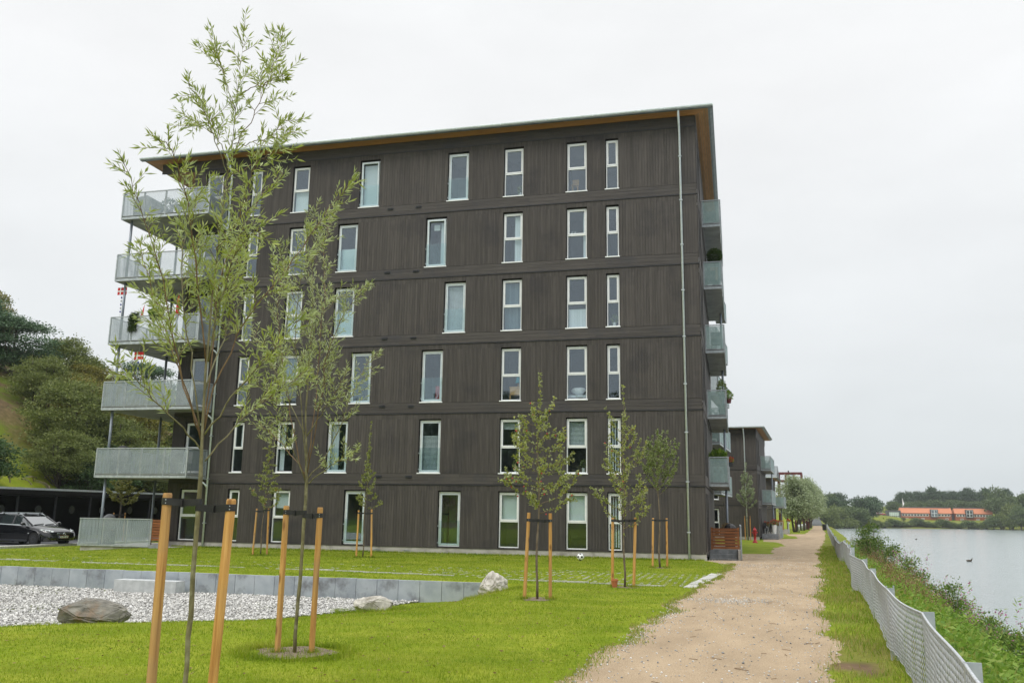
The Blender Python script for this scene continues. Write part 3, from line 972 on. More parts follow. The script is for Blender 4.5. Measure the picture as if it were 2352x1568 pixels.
def window(parent, loc, rotz, w_, h_, kind, shades=(), sill=True, room=True, split=0.475, guard=True, ajar=False):
    w_, h_ = round(w_, 3), round(h_, 3)

    def fm():
        m_ = frame_mb(w_, h_, 0.042, 0.0, 0.08)
        if kind == 'split':
            m_.box(0.042, w_ - 0.042, 0.003, 0.078, h_ * split - 0.026, h_ * split + 0.026)
        return m_.mesh('window', M['white'])
    f = obj('window', win_mesh(('f', w_, h_, kind, split), fm), parent, loc, rotz)
    zs = h_ * split
    if kind == 'split':
        sx, sz, sw, sh = 0.046, zs + 0.03, w_ - 0.092, h_ - 0.046 - zs - 0.03
        so = obj('sash', win_mesh(('s', sw, sh), lambda: frame_mb(sw, sh, 0.052, -0.008, 0.06).mesh('sash', M['white'])), f, (sx, 0, sz))
        obj('pane', win_mesh(('p', sw, sh), lambda: MB().box(0, sw - .1, 0, .012, 0, sh - .1).mesh('pane', M['glass'])), f, (sx + .05, 0.03, sz + .05))
        pw, ph = w_ - .084, zs - .026 - .042
        obj('pane', win_mesh(('p', pw, ph), lambda: MB().box(0, pw, 0, .012, 0, ph).mesh('pane', M['glass'])), f, (.042, 0.04, .042))
    else:
        sw, sh = w_ - 0.1, h_ - 0.1
        so = obj('sash', win_mesh(('s2', sw, sh), lambda: frame_mb(sw, sh, 0.065, -0.008, 0.06).mesh('sash', M['alu'])), f, (.05, 0, .05))
        if ajar:
            so.rotation_euler = (0.035, 0, 0)
        pw, ph = sw - .12, sh - .12
        obj('pane', win_mesh(('p', pw, ph), lambda: MB().box(0, pw, 0, .012, 0, ph).mesh('pane', M['glass'])), f, (.11, 0.03, .11))
        if guard:
            gw, gh = w_ + 0.04, h_ * 0.45
            obj('guard_glass', win_mesh(('g', gw, gh), lambda: MB().box(0, gw, 0, .012, 0, gh).mesh('guard_glass', M['guard'])), f, (-.02, -.075, .05))
            cm = win_mesh(('clamp',), lambda: MB().box(0, .035, 0, .08, 0, .05).mesh('clamp', M['galv']))
            for cx in (-.03, w_ - .005):
                for cz in (.12, h_ * .36):
                    obj('clamp', cm, f, (cx, -.085, cz))
    if sill:
        obj('sill', win_mesh(('sill', w_), lambda: MB().box(-.05, w_ + .05, -.14, .02, -.045, -.002).mesh('sill', M['white'])), f)
    for (a0, a1, b0, b1, mt, knd) in shades:
        m_ = MB()
        if knd == 'slats':
            k = int((b1 - b0) * h_ / 0.05)
            for q in range(k):
                zz = (b0 + (b1 - b0) * q / k) * h_
                m_.box(a0 * w_, a1 * w_, .15, .17, zz, zz + .03)
        elif knd == 'folds':
            k = max(3, int((a1 - a0) * w_ / 0.035))
            for q in range(k):
                xa = (a0 + (a1 - a0) * q / k) * w_
                xb = (a0 + (a1 - a0) * (q + 1) / k) * w_
                m_.prism([(xa, .15, b0 * h_), (xb, .15, b0 * h_), ((xa + xb) / 2, .185 + .012 * (q % 3), b0 * h_)], (0, 0, (b1 - b0) * h_))
        elif knd == 'vert':
            k = int((a1 - a0) * w_ / 0.085)
            for q in range(k):
                xa = (a0 + (a1 - a0) * q / k) * w_
                m_.box(xa, xa + .05, .15, .156, b0 * h_, b1 * h_)
        else:
            m_.box(a0 * w_, a1 * w_, .15, .156, b0 * h_, b1 * h_)
        m_.build({'slats': 'slat_blind', 'folds': 'curtain', 'vert': 'strip_blind'}.get(knd, 'roller_blind'), M[mt], f)
    if room:
        def rm():
            a0, a1, d0, d1, c0, c1 = -.18, w_ + .18, .2, 1.9, -.12, h_ + .1
            return MB().poly([(a0, d1, c0), (a1, d1, c0), (a1, d1, c1), (a0, d1, c1)]).poly([(a0, d0, c0), (a0, d1, c0), (a0, d1, c1), (a0, d0, c1)]).poly([(a1, d0, c0), (a1, d0, c1), (a1, d1, c1), (a1, d1, c0)]).poly([(a0, d0, c0), (a1, d0, c0), (a1, d1, c0), (a0, d1, c0)]).poly([(a0, d0, c1), (a0, d1, c1), (a1, d1, c1), (a1, d0, c1)]).mesh('room', M['room'])
        obj('room', win_mesh(('room', w_, h_), rm), f)
    return f


def balcony(parent, zb, slab, edges, posts=(), sheet='perf'):
    """slab = (x0,x1,y0,y1) ; edges = rail runs (xa,ya,xb,yb,panels)"""
    x0, x1, y0, y1 = slab
    b = MB().box(x0 + .03, x1 - .03, y0 + .03, y1 - .03, 0.0, .17).build('balcony', M['slab'], parent, loc=(0, 0, zb))
    rail = MB()
    beam = MB()
    for (xa, ya, xb, yb, n) in edges:
        alongx = abs(xb - xa) > abs(yb - ya)
        L = (xb - xa) if alongx else (yb - ya)
        rail.bar((xa, ya, 1.255), (xb, yb, 1.255), .055, .045)
        beam.bar((xa, ya, .035), (xb, yb, .035), .03, .11)
        beam.bar((xa, ya, .155), (xb, yb, .155), .022, .025)
        for k in range(n):
            a = L * k / n + .03
            l = L / n - .06
            if alongx:
                box_obj('perforated_panel', (l, .004, 1.03), (xa + a, ya - .002, .18), M[sheet], b)
            else:
                box_obj('perforated_panel', (.004, l, 1.03), (xa - .002, ya + a, .18), M[sheet], b)
            # edge frame of the panel
            rail.bar((xa + (a if alongx else 0), ya + (0 if alongx else a), .18), (xa + (a if alongx else 0), ya + (0 if alongx else a), 1.22), .02, .03)
            rail.bar((xa + (a + l if alongx else 0), ya + (0 if alongx else a + l), .18), (xa + (a + l if alongx else 0), ya + (0 if alongx else a + l), 1.22), .02, .03)
        for k in range(n + 1):
            q = L * k / n
            mx_, my_ = (xa + q, ya + .025) if alongx else (xa - .0, ya + q)
            box_obj('mullion', (.045, .045, 1.23), (mx_ - .022, my_ - .022, .0), M['galv'], b)
    rail.build('handrail', M['galv'], b)
    beam.build('edge_beam', M['galv'], b)
    for (qx, qy, hgt) in posts:
        o = MB().tube([(qx, qy, -hgt), (qx, qy, 0)], .058, 12).build('post', M['pole'], b, smooth=True)
    return b


def east_stack(parent, levels, y0=5.0, y1=11.85, xo=0.87, x0=0.05):
    for n in levels:
        balcony(parent, 2.95 + 2.967 * n, (x0, xo, y0, y1), [(x0, y0, xo, y0, 1), (xo, y0, xo, y1, 6), (x0, y1, xo, y1, 1)], [(.70, y0 + 5.2, 2.7 if n else 2.9)], 'perf2')


def downpipe(parent, x, ztop, zbot=0.02, ygut=-0.62):
    m_ = MB().tube([(x, ygut, ztop), (x, ygut, ztop - .12), (x, -.35, ztop - .5), (x, -.09, ztop - .85), (x, -.09, zbot)], .043, 10)
    z = zbot + 1.0
    o = m_.build('downpipe', M['zinc'], parent, smooth=True)
    br = MB()
    while z < ztop - 1:
        br.box(x - .065, x + .065, -.14, -.03, z, z + .045)
        z += 1.9
    br.build('bracket', M['galv'], o)
    return o


def belt_rows(parent, x0, x1, z0, z1, holes=(), pieces=True, ln=4.2):
    n = 3
    h_ = (z1 - z0) / n
    if pieces:
        for r in range(n):
            x = x1
            off = (r * 1.37) % ln
            first = True
            while x > x0 + .01:
                l = (ln - off if first else ln)
                first = False
                l = min(max(l, .3), x - x0)
                box_obj('belt_board', (l - .004, .028, h_ - .006), (x - l, -.034, z0 + r * h_), M['belt'], parent)
                x -= l
    else:
        m_ = MB()
        for r in range(n):
            m_.box(x0, x1, -.034, -.004, z0 + r * h_, z0 + (r + 1) * h_ - .006)
        m_.build('belt_boards', M['belt'], parent)
    MB().box(x0, x1, -.055, .0, z0 - .045, z0 - .012).build('belt_flashing', M['flash'], parent)


def roof(parent, x0, x1, y0, y1, zs, zt):
    """overhanging flat roof: wood soffit, zinc fascia and gutter"""
    r_ = MB().box(x0 + .14, x1 - .14, y0 + .14, y1 - .1, zs + .012, zt - .015).build('roof', M['zincdark'], parent)
    # soffit boards: along x in front, along y on the east side, mitred at the corner
    sb = MB()
    k = 0
    d = .2
    while d < .98:
        sb.poly([(x0 + d, y0 + d, zs), (x0 + d + .092, y0 + d + .092, zs), (x1 - d - .092, y0 + d + .092, zs), (x1 - d, y0 + d, zs)])
        d += .1
    d = .98
    for q in range(34):
        yy_ = y0 + .98 + q * .1
        sb.poly([(x0 + .98, yy_, zs), (x0 + .98, yy_ + .092, zs), (x0 + 2.9, yy_ + .092, zs), (x0 + 2.9, yy_, zs)])
    stuff(sb.build('soffit_boards', M['soffit'], r_))
    sb = MB()
    d = .2
    while d < .98:
        sb.poly([(x1 - d, y0 + d, zs), (x1 - d - .092, y0 + d + .092, zs), (x1 - d - .092, y1 - .2, zs), (x1 - d, y1 - .2, zs)])
        sb.poly([(x0 + d, y0 + d, zs), (x0 + d, y1 - .2, zs), (x0 + d + .092, y1 - .2, zs), (x0 + d + .092, y0 + d + .092, zs)])
        d += .1
    stuff(sb.build('soffit_cross_boards', M['soffit2'], r_))
    # zinc underside strip behind the gutter
    MB().box(x0 + .02, x1 - .02, y0 + .05, y0 + .2, zs - .012, zs + .05).build('eave_strip', M['zincdark'], r_)
    # gutter sections
    x = x0
    while x < x1 - .05:
        l = min(1.0, x1 - x)
        g = MB()
        prof = [(-.0, .10), (-.004, .06), (.015, .025), (.07, .005), (.12, .01), (.15, .03), (.15, .10)]
        g.prism([(0, y0 + a, zs + .02 + b_) for a, b_ in prof], (l - .012, 0, 0))
        g.box(l - .03, l - .002, y0 - .010, y0 + .02, zs + .03, zs + .125)
        g.build('gutter_section', M['zinc'], r_, loc=(x, 0, 0))
        x += 1.0
    # folded zinc fascia on the side verges
    for sx, xx_ in ((1, x1), (-1, x0)):
        y = y0 + .15
        while y < y1 - .1:
            g = MB().prism([(0, 0, zs + .13), (-sx * .21, 0, zs - .004), (-sx * .21, 0, zs + .01), (-sx * .02, 0, zt)], (0, min(.42, y1 - y) - .008, 0))
            g.build('fascia_sheet', M['zincdark'], r_, loc=(xx_, y, 0))
            y += .42
    MB().box(x0 + .5, x1 - .5, y0 + .5, y1, zt - .01, zt + .012).build('roof_sheet', M['zinc'], r_)
    return r_


# ------------------------------------------------------------------ the dark wooden apartment building
B1 = thing('apartment_building', 'six storey apartment block clad in dark brown wooden boards', 'building', (0, 0, 0))
WX0 = -23.5
A_L, A_R, B_L, B_R = -15.87, -14.93, -11.67, -10.735
wins = []   # storey, x, width, kind, shades, extra
BL, CW, CB = 'blind', 'curtain', 'curtainb'
SHADE = {
    (5, 'A'): [(.1, .9, .08, .94, BL, 'r')], (5, 'W'): [(.08, .92, .05, .47, BL, 'r')],
    (4, 'A'): [(.1, .9, .05, .50, BL, 'r')], (4, 'B'): [(.66, .9, .06, .93, CW, 'folds'), (.3, .6, .78, .9, BL, 'r')], (4, 'C'): [(.55, .93, .04, .95, CW, 'folds')], (4, 'D'): [(.8, .95, .04, .95, CW, 'folds')],
    (3, 'A'): [(.1, .9, .05, .55, BL, 'r')], (3, 'W'): [(.08, .92, .05, .47, BL, 'r'), (.1, .9, .52, .95, CW, 'slats')], (3, 'B'): [(.1, .9, .06, .94, CW, 'slats')], (3, 'C'): [(.08, .92, .05, .95, CB, 'slats')], (3, 'D'): [(.06, .94, .03, .38, CW, 'r')],
    (2, 'W'): [(.1, .92, .5, .95, CB, 'folds')], (2, 'N'): [],
    (1, 'N'): [(.55, .9, .5, .95, CW, 'r')], (1, 'W'): [(.12, .38, .04, .95, CW, 'folds')], (1, 'A'): [(.1, .48, .05, .94, CW, 'folds')], (1, 'B'): [(.1, .9, .06, .72, CW, 'slats')], (1, 'C'): [(.1, .9, .82, .96, BL, 'slats')], (1, 'D'): [(.08, .92, .5, .95, BL, 'slats')], (1, 'E'): [(.1, .9, .05, .95, CW, 'vert')],
    (0, 'W'): [(.1, .9, .66, .95, BL, 'r')], (0, 'C'): [(.1, .9, .5, .95, BL, 'r')], (0, 'D'): [(.1, .9, .5, .95, BL, 'r')], (0, 'E'): [(.1, .9, .05, .95, CW, 'vert')],
}
for k in range(6):
    zb = 0.30 + (SP + .003) * k if k else 0.30
    zt = zb + 2.18
    a = A_R if k in (0, 2, 5) else A_L
    b = B_R if k in (0, 3, 5) else B_L
    for c, x, ww, kd in (('N', -20.45, .53, 'split'), ('W', -18.30, .82, 'split'), ('A', a, .925, 'door'), ('B', b, .925, 'door'), ('C', -8.165, .83, 'split'), ('D', -5.40, .835, 'split'), ('E', -3.73, .51, 'split'), ('L', -22.85, .88, 'split')):
        wins.append((k, c, x, ww, kd, zb, zt))
holes = [(x - .02, x + ww + .02, zb - .03, zt + .05) for (k, c, x, ww, kd, zb, zt) in wins]
# backing wall with openings and reveals
wl = MB()
for (a, b, c, d) in rect_cells(WX0 + .02, -.02, CLAD0, 18.03, holes):
    wl.poly([(a, .004, c), (b, .004, c), (b, .004, d), (a, .004, d)])
for (a, b, c, d) in holes:
    for q in ([(a, -.03, c), (a, .22, c), (a, .22, d), (a, -.03, d)], [(b, -.03, c), (b, -.03, d), (b, .22, d), (b, .22, c)], [(a, -.03, d), (a, .22, d), (b, .22, d), (b, -.03, d)], [(a, .0, c), (b, .0, c), (b, .22, c), (a, .22, c)]):
        wl.poly(q)
front = wl.build('front_wall', M['dark'], B1)
for (k, c, x, ww, kd, zb, zt) in wins:
    window(B1, (x, .085, zb), 0, ww, zt - zb, kd, SHADE.get((k, c), ()), sill=(k > 0), ajar=(k, c) in ((5, 'A'), (4, 'B')))
# boards: wide ones near the right end and between the balcony doors, narrow ones elsewhere
wide, narrow, casing = [], [], MB()
for k in range(6):
    z0 = CLAD0 if k == 0 else BELT0 + SP * (k - 1) + .425
    z1 = BELT0 + SP * k - .05 if k < 5 else 17.585
    hs = [h for h in holes if h[3] > z0 and h[2] < z1]
    aw = [w_ for w_ in wins if w_[0] == k and w_[1] == 'A'][0]
    bw_ = [w_ for w_ in wins if w_[0] == k and w_[1] == 'B'][0]
    regs = [(WX0, aw[2] + aw[3] + .04, .059, narrow), (aw[2] + aw[3] + .04, bw_[2] - .05, .118, wide), (bw_[2] - .05, -3.16, .059, narrow), (-3.16, 0.0, .117, wide)]
    for (ra, rb, pt, lst) in regs:
        n = max(1, round((rb - ra) / pt))
        q = (rb - ra) / n
        for i in range(n):
            for (a, b, c, d) in rect_cells(ra + i * q, ra + (i + 1) * q - .008, z0, z1, hs):
                if b - a > .012:
                    lst.append((a, b, c, d, k))
cp = (1.1, -34.8, 1.65)
wide.sort(key=lambda t_: (t_[0] - cp[0]) ** 2 + 34.8 ** 2 + ((t_[2] + t_[3]) / 2 - 1.65) ** 2 - 40 * (t_[3] - t_[2]))
for (a, b, c, d, k) in wide[:300]:
    dy = rnd.choice((0, .002, .004))
    box_obj('board', (round(b - a, 3), .022, round(d - c, 3)), (a, -.026 - dy, c), M['board'], B1)
rest = MB()
for (a, b, c, d, k) in wide[300:] + narrow:
    dy = rnd.uniform(0, .005)
    rest.box(a, b, -.026 - dy, -.004, c, d)
stuff(rest.build('narrow_boards', M['board'], B1))
for k in range(5):
    belt_rows(B1, WX0, 0.0, BELT0 + SP * k, BELT0 + SP * k + .42)
belt_rows(B1, WX0 - 1.86, 0.0, 17.59, 18.045)
MB().box(WX0 - 1.86, WX0, .002, .12, 17.59, 18.04).build('eave_beam', M['belt'], B1)
# plinth, vents
MB().box(WX0, -.03, -.002, .3, -0.4, CLAD0 - .004).build('plinth', M['plinth'], B1)
MB().box(-.13, .0, -.012, .5, -.3, .30).build('plinth_corner', M['plinth'], B1)
for (vx, vz) in [(-13.4, 14.9), (-12.07, 14.9), (-13.42, 11.96), (-12.08, 11.96), (-13.42, 9.0), (-12.09, 8.99), (-13.4, 6.05), (-12.09, 6.04), (-12.08, 3.09), (-13.42, 3.1)]:
    v_ = MB().box(-.14, .14, -.05, -.036, -.05, .05).build('vent', M['black2'], B1, loc=(vx, 0, vz))
    for s_ in range(3):
        box_obj('louvre', (.24, .03, .012), (-.12, -.075, -.035 + s_ * .03), M['black2'], v_)
for vx in (-13.38, -12.06):
    v_ = MB().box(-.15, .15, -.0, .05, -.045, .045).build('vent', M['galv'], B1, loc=(vx, 0, .11))
    for s_ in range(2):
        box_obj('louvre', (.26, .03, .014), (-.13, -.02, -.025 + s_ * .035), M['galv'], v_)
# body behind: west, east and rear walls
ew = MB()
eh = [(yy_ - .02, yy_ + .85, .27 + (SP + .003) * k, 2.53 + (SP + .003) * k) for k in range(6) for yy_ in (.75, 2.35)]
for (a, b, c, d) in rect_cells(0, 13.6, .1, 18.03, eh):
    ew.poly([(0, a, c), (0, b, c), (0, b, d), (0, a, d)])
for (a, b, c, d) in eh:
    for q in ([(-.2, a, c), (.026, a, c), (.026, a, d), (-.2, a, d)], [(-.2, b, c), (.026, b, c), (.026, b, d), (-.2, b, d)], [(-.2, a, d), (.026, a, d), (.026, b, d), (-.2, b, d)]):
        ew.poly(q)
ew.poly([(0, 13.6, .1), (-.36, 13.6, .1), (-.36, 13.6, 18.03), (0, 13.6, 18.03)])
ew.poly([(-.36, 13.6, .1), (-.36, 27, .1), (-.36, 27, 18.03), (-.36, 13.6, 18.03)])
ew.poly([(-.36, 27, -.3), (WX0, 27, -.3), (WX0, 27, 18.03), (-.36, 27, 18.03)])
ew.poly([(WX0, 27, -.3), (WX0, .03, -.3), (WX0, .03, 18.03), (WX0, 27, 18.03)])
ew.poly([(WX0, .03, 18.02), (0, .03, 18.02), (0, 27, 18.02), (WX0, 27, 18.02)])
ew.build('rear_walls', M['dark'], B1)
eb = MB()
for k in range(6):
    z0 = CLAD0 if k == 0 else BELT0 + SP * (k - 1) + .425
    z1 = BELT0 + SP * k - .05 if k < 5 else 17.585
    y = 0.0
    while y < 13.5:
        for (a, b, c, d) in rect_cells(y, y + .108, z0, z1, [h for h in eh if h[3] > z0 and h[2] < z1]):
            eb.box(.004, .026, a, b, c, d)
        y += .117
    if k < 5:
        eb.box(.004, .034, 0, 13.6, BELT0 + SP * k, BELT0 + SP * k + .42)
eb.box(.004, .034, 0, 13.6, 17.59, 18.04)
stuff(eb.build('side_boards', M['board'], B1))
for k in range(6):
    zb = 0.30 + (SP + .003) * k
    for yy_ in (.75, 2.35):
        window(B1, (-.05, yy_, zb), PI / 2, .83, 2.18, 'split', room=False, sill=False)
r1 = roof(B1, -26.16, .76, -.76, 27.6, 18.05, 18.17)
downpipe(B1, -.64, 18.08)
downpipe(B1, -21.49, 18.08)
# balconies: a deep stack at the west end, two shallow stacks on the lake side
for n in range(5):
    z = 2.95 + 2.967 * n
    hgt = 2.7
    balcony(B1, z, (-26.2, -21.62, -1.5, 3.6), [(-26.2, -1.5, -21.64, -1.5, 4), (-21.64, -1.5, -21.64, -.06, 1), (-26.2, -1.5, -26.2, 3.6, 4)], [(-25.86, -1.2, hgt if n else 3.1), (-25.55, 1.85, hgt if n else 3.1)])
    MB().tube([(-21.75, -.3, z - .05), (-21.55, -.16, z - .25), (-21.49, -.09, z - .38)], .035, 8).build('drain_spout', M['zinc'], B1, smooth=True)
east_stack(B1, range(5))
B1b = B1
for n in range(5):
    o = balcony(B1, 2.95 + 2.967 * n, (0, .68, 0, 6.8), [(0, 0, .68, 0, 1), (.68, 0, .68, 6.8, 5), (0, 6.8, .68, 6.8, 1)], [(.5, 5.2, 2.75)], 'perf2')
    o.location = (-.36, 19.6, 2.95 + 2.967 * n)
    o.rotation_euler = (0, 0, -math.radians(5))

# west terrace in front of the ground floor
T = thing('terrace', 'raised terrace with perforated metal railing at the left end of the block', 'terrace', (-24.8, -1.5, -.2))
MB().box(-1.8, 2.5, .05, 4.5, -.1, .22).build('base', M['plinth'], T)
fr = MB()
for k in range(3):
    box_obj('perforated_panel', (1.13, .004, 1.06), (-1.86 + k * 1.19, .0, .29), M['perf'], T)
fr.bar((-1.9, 0, 1.38), (1.72, 0, 1.38), .06, .04).bar((-1.9, 0, .25), (1.72, 0, .25), .05, .06)
fr.build('frame', M['galv'], T)
for k in range(4):
    box_obj('mullion', (.045, .045, 1.13), (-1.91 + k * 1.19, .004, .25), M['galv'], T)
for k in range(4):
    box_obj('perforated_panel', (.004, 1.1, 1.06), (-1.9, .06 + k * 1.15, .29), M['perf'], T)
for k in range(3):
    box_obj('step', (.75, .32, .16), (2.0, -.15 - .0 + .3 * (2 - k) - .35, -.05 + .14 * k - .06), M['step'], T)
S = thing('privacy_screen', 'small orange slatted wooden screen at the left terrace behind a stake', 'screen', (-23.6, -.6, .05))
for k in range(8):
    box_obj('slat', (.78, .025, .095), (-.2, 0, .22 + k * .113), M['screen'], S)
for q in (-.22, .5):
    box_obj('screen_post', (.07, .07, 1.15), (q, .03, 0), M['screen'], S)

# lake-side terrace with steps and orange screen
T2_ = thing('terrace', 'lake side terrace with grey block steps at the right corner', 'terrace', (.6, 5.0, -.22))
MB().box(-.55, .72, .02, 7, -.1, .48).build('base', M['plinth'], T2_)
for k in range(3):
    for j in range(3):
        box_obj('step_block', (.378, .34, .165), (-.62 + j * .385, -1.0 + k * .33, -.02 + k * .165), M['step'], T2_)
MB().box(.56, .66, -1.05, .3, -.1, .5).build('side_wall', M['plinth'], T2_)
for k in range(5):
    box_obj('perforated_panel', (.004, 1.25, 1.2), (.70, .0 + k * 1.32, .25), M['perf'], T2_)
    box_obj('mullion', (.05, .05, 1.4), (.68, -.03 + k * 1.32, .08), M['galv'], T2_)
MB().bar((.70, -.05, 1.47), (.70, 6.7, 1.47), .06, .045).build('handrail', M['galv'], T2_)
S = thing('privacy_screen', 'orange slatted wooden screen above the grey steps', 'screen', (.62, 4.95, .25))
for k in range(7):
    box_obj('slat', (1.04, .026, .105), (-.50, -.03 + .004 * (k % 2), .04 + k * .127), M['screen'], S)
for q in (-.58, .53):
    box_obj('screen_post', (.085, .085, .94), (q, -.02, 0.0), M['screen'], S)

# ------------------------------------------------------------------ the next blocks along the path
def plain_block(B, W, storeys, depth, wins_f, wins_e, roof_x0):
    top = BELT0 + SP * (storeys - 1) + (17.59 - (BELT0 + SP * 5)) + SP - .0
    top = 17.59 - SP * (6 - storeys)
    hl = [(x - .02, x + w_ + .02, z - .03, z + h_ + .05) for (x, w_, z, h_) in wins_f]
    b_ = MB()
    for (a, b, c, d) in rect_cells(-W, -.0, CLAD0, top + .45, hl):
        b_.poly([(a, .004, c), (b, .004, c), (b, .004, d), (a, .004, d)])
    eh = [(y - .02, y + w_ + .02, z - .03, z + h_ + .05) for (y, w_, z, h_) in wins_e]
    for (a, b, c, d) in rect_cells(0, depth, .1, top + .45, eh):
        b_.poly([(0, a, c), (0, b, c), (0, b, d), (0, a, d)])
    for (a, b, c, d) in eh:
        for q in ([(-.2, a, c), (.026, a, c), (.026, a, d), (-.2, a, d)], [(-.2, b, c), (.026, b, c), (.026, b, d), (-.2, b, d)], [(-.2, a, d), (.026, a, d), (.026, b, d), (-.2, b, d)]):
            b_.poly(q)
    b_.poly([(-W, depth, 0), (-W, 0, 0), (-W, 0, top + .45), (-W, depth, top + .45)])
    b_.poly([(0, depth, 0), (-W, depth, 0), (-W, depth, top + .45), (0, depth, top + .45)])
    b_.build('wall', M['dark'], B)
    bd = MB()
    for k in range(storeys):
        z0 = CLAD0 if k == 0 else BELT0 + SP * (k - 1) + .425
        z1 = BELT0 + SP * k - .05 if k < storeys - 1 else top - .005
        x = -W
        while x < -.05:
            for (a, b, c, d) in rect_cells(x, min(x + .108, 0), z0, z1, [h for h in hl if h[3] > z0 and h[2] < z1]):
                bd.box(a, b, -.026, -.004, c, d)
            x += .117
        y = 0
        while y < depth - .1:
            for (a, b, c, d) in rect_cells(y, y + .108, z0, z1, [h for h in eh if h[3] > z0 and h[2] < z1]):
                bd.box(.004, .026, a, b, c, d)
            y += .117
    stuff(bd.build('boards', M['board'], B))
    for k in range(storeys - 1):
        belt_rows(B, -W, 0, BELT0 + SP * k, BELT0 + SP * k + .42, pieces=False)
        MB().box(.004, .036, 0, depth, BELT0 + SP * k, BELT0 + SP * k + .42).build('side_belt', M['belt'], B)
    belt_rows(B, -W, 0, top, top + .455, pieces=False)
    MB().box(.004, .036, 0, depth + .6, top - .1, top + .455).build('side_belt', M['belt'], B)
    MB().box(-W, 0, -.002, .3, -.4, CLAD0 - .004).build('plinth', M['plinth'], B)
    MB().box(-.13, .0, -.012, .5, -.3, .30).build('plinth_corner', M['plinth'], B)
    for (x, w_, z, h_) in wins_f:
        window(B, (x, .085, z), 0, w_, h_, 'split', sill=z > 1, room=True)
    for (y, w_, z, h_) in wins_e:
        window(B, (-.05, y, z), PI / 2, w_, h_, 'split', room=False, sill=False)
    roof(B, roof_x0, .76, -.76, depth + .8, top + .46, top + .62)
    downpipe(B, -.95, top + .49)


def at_block(B, lx, ly):
    a = B.rotation_euler.z
    return (B.location.x + lx * math.cos(a) - ly * math.sin(a), B.location.y + lx * math.sin(a) + ly * math.cos(a))


R5 = -math.radians(5)
B2 = thing('apartment_building', 'three storey dark wooden block farther down the path', 'building', (2.95, 42, -.18), R5)
plain_block(B2, 12, 3, 12.2, [(-3.75, .53, .3 + SP * k, 2.18) for k in range(3)], [(y, .83, .3 + SP * k, 2.18) for k in range(3) for y in (.6, 2.4)], -12.6)
east_stack(B2, range(2))
B3 = thing('apartment_building', 'two storey dark block with thin roof half hidden by the willows', 'building', (5.1, 70, -.2), R5)
plain_block(B3, 10, 2, 9, [(-1.6, .6, .3, 2.18)], [(y, .83, .3 + SP * k, 2.18) for k in range(2) for y in (.6, 2.4, 6.6)], -10.6)
east_stack(B3, range(1), y0=3.0, y1=8.6, xo=1.25)

# terrace and steps of the second block
x_, y_ = at_block(B2, .6, 5.0)
T3_ = thing('terrace', 'terrace with grey steps beside the red hydrant', 'terrace', (x_, y_, -.22), R5)
MB().box(-.55, .85, -1.5, 7, -.1, .48).build('base', M['plinth'], T3_)
for k in range(3):
    box_obj('step', (1.35, .34, .165), (-.55, -2.6 + k * .33, -.02 + k * .165), M['step'], T3_)
for k in range(5):
    box_obj('perforated_panel', (.004, 1.25, 1.2), (.88, -1.4 + k * 1.32, .25), M['perf'], T3_)
    box_obj('mullion', (.05, .05, 1.4), (.86, -1.43 + k * 1.32, .08), M['galv'], T3_)
x_, y_ = at_block(B3, .9, 3.0)
T4_ = thing('terrace', 'terrace with upright slatted railing and planters near the willows', 'terrace', (x_, y_, -.22), R5)
MB().box(-.8, .65, -1.0, 6, -.1, .48).build('base', M['plinth'], T4_)
for k in range(14):
    box_obj('upright_slat', (.03, .16, 1.15), (.66, -1.0 + k * .26, .3), M['galv'], T4_)
S = thing('privacy_screen', 'pale wooden screen on the terrace beside the willows', 'screen', (x_ - .2, y_ - .9, .2), R5)
for k in range(7):
    box_obj('upright_board', (.125, .03, 1.15), (-.55 + k * .13, 0, 0), M['screen2'], S)

# orange brick house and maroon steel tower behind
OB = thing('brick_house', 'orange brick house with low pitched roof behind the dark blocks', 'building', (5.4, 102, -.2), R5)
MB().box(-8, .9, 0, 9, 0, 7.7).build('wall', M['orangebrick'], OB)
MB().prism([(-9, -.8, 7.72), (-9, 10, 7.72), (-9, 4.6, 9.6)], (10.8, 0, 0)).build('roof', M['zincdark'], OB)
for k in range(2):
    f = frame_mb(1.0, 1.4, .08, -.03, .03).build('window', M['white'], OB, loc=(-.9 - k * 2.2, 0, 5.6))
    box_obj('pane', (.84, .02, 1.24), (.08, -.01, .08), M['glass'], f)
TW = thing('steel_tower', 'maroon steel frame tower with glazed top above the willows', 'tower', (9.6, 112, -.2), R5)
cm = MB()
for (cx, cy) in ((-1.75, 0), (-.6, 0), (.6, 0), (1.75, 0), (-1.75, 4), (1.75, 4)):
    box_obj('column', (.28, .28, 8.9), (cx - .14, cy - .14, 0), M['maroon'], TW)
for z in (3.2, 6.2, 7.5, 8.7):
    box_obj('beam', (3.8, .22, .22), (-1.9, -.11, z), M['maroon'], TW)
    box_obj('beam', (3.8, .22, .22), (-1.9, 3.89, z), M['maroon'], TW)
    box_obj('beam', (.2, 4, .22), (-1.85, 0, z), M['maroon'], TW)
    box_obj('beam', (.2, 4, .22), (1.65, 0, z), M['maroon'], TW)
MB().box(-.8, .8, -.05, .0, 6.4, 8.7).build('glazing', M['glass'], TW)
for (cx, cz) in ((2.0, 7.3), (2.35, 6.3)):
    box_obj('column', (.2, .2, cz), (cx, 5, 0), M['maroon'], TW)
    box_obj('beam', (1.2, .18, .2), (cx - 1.0, 5, cz - .3), M['maroon'], TW)
MB().box(-.3, -.1, 1.5, 1.7, 8.95, 9.25).build('vent_cap', M['black2'], TW)

# ------------------------------------------------------------------ brick building across the lake
FB = thing('brick_building', 'long red brick building with orange tiled roof across the lake', 'building', (83.5, 465, 1.3))


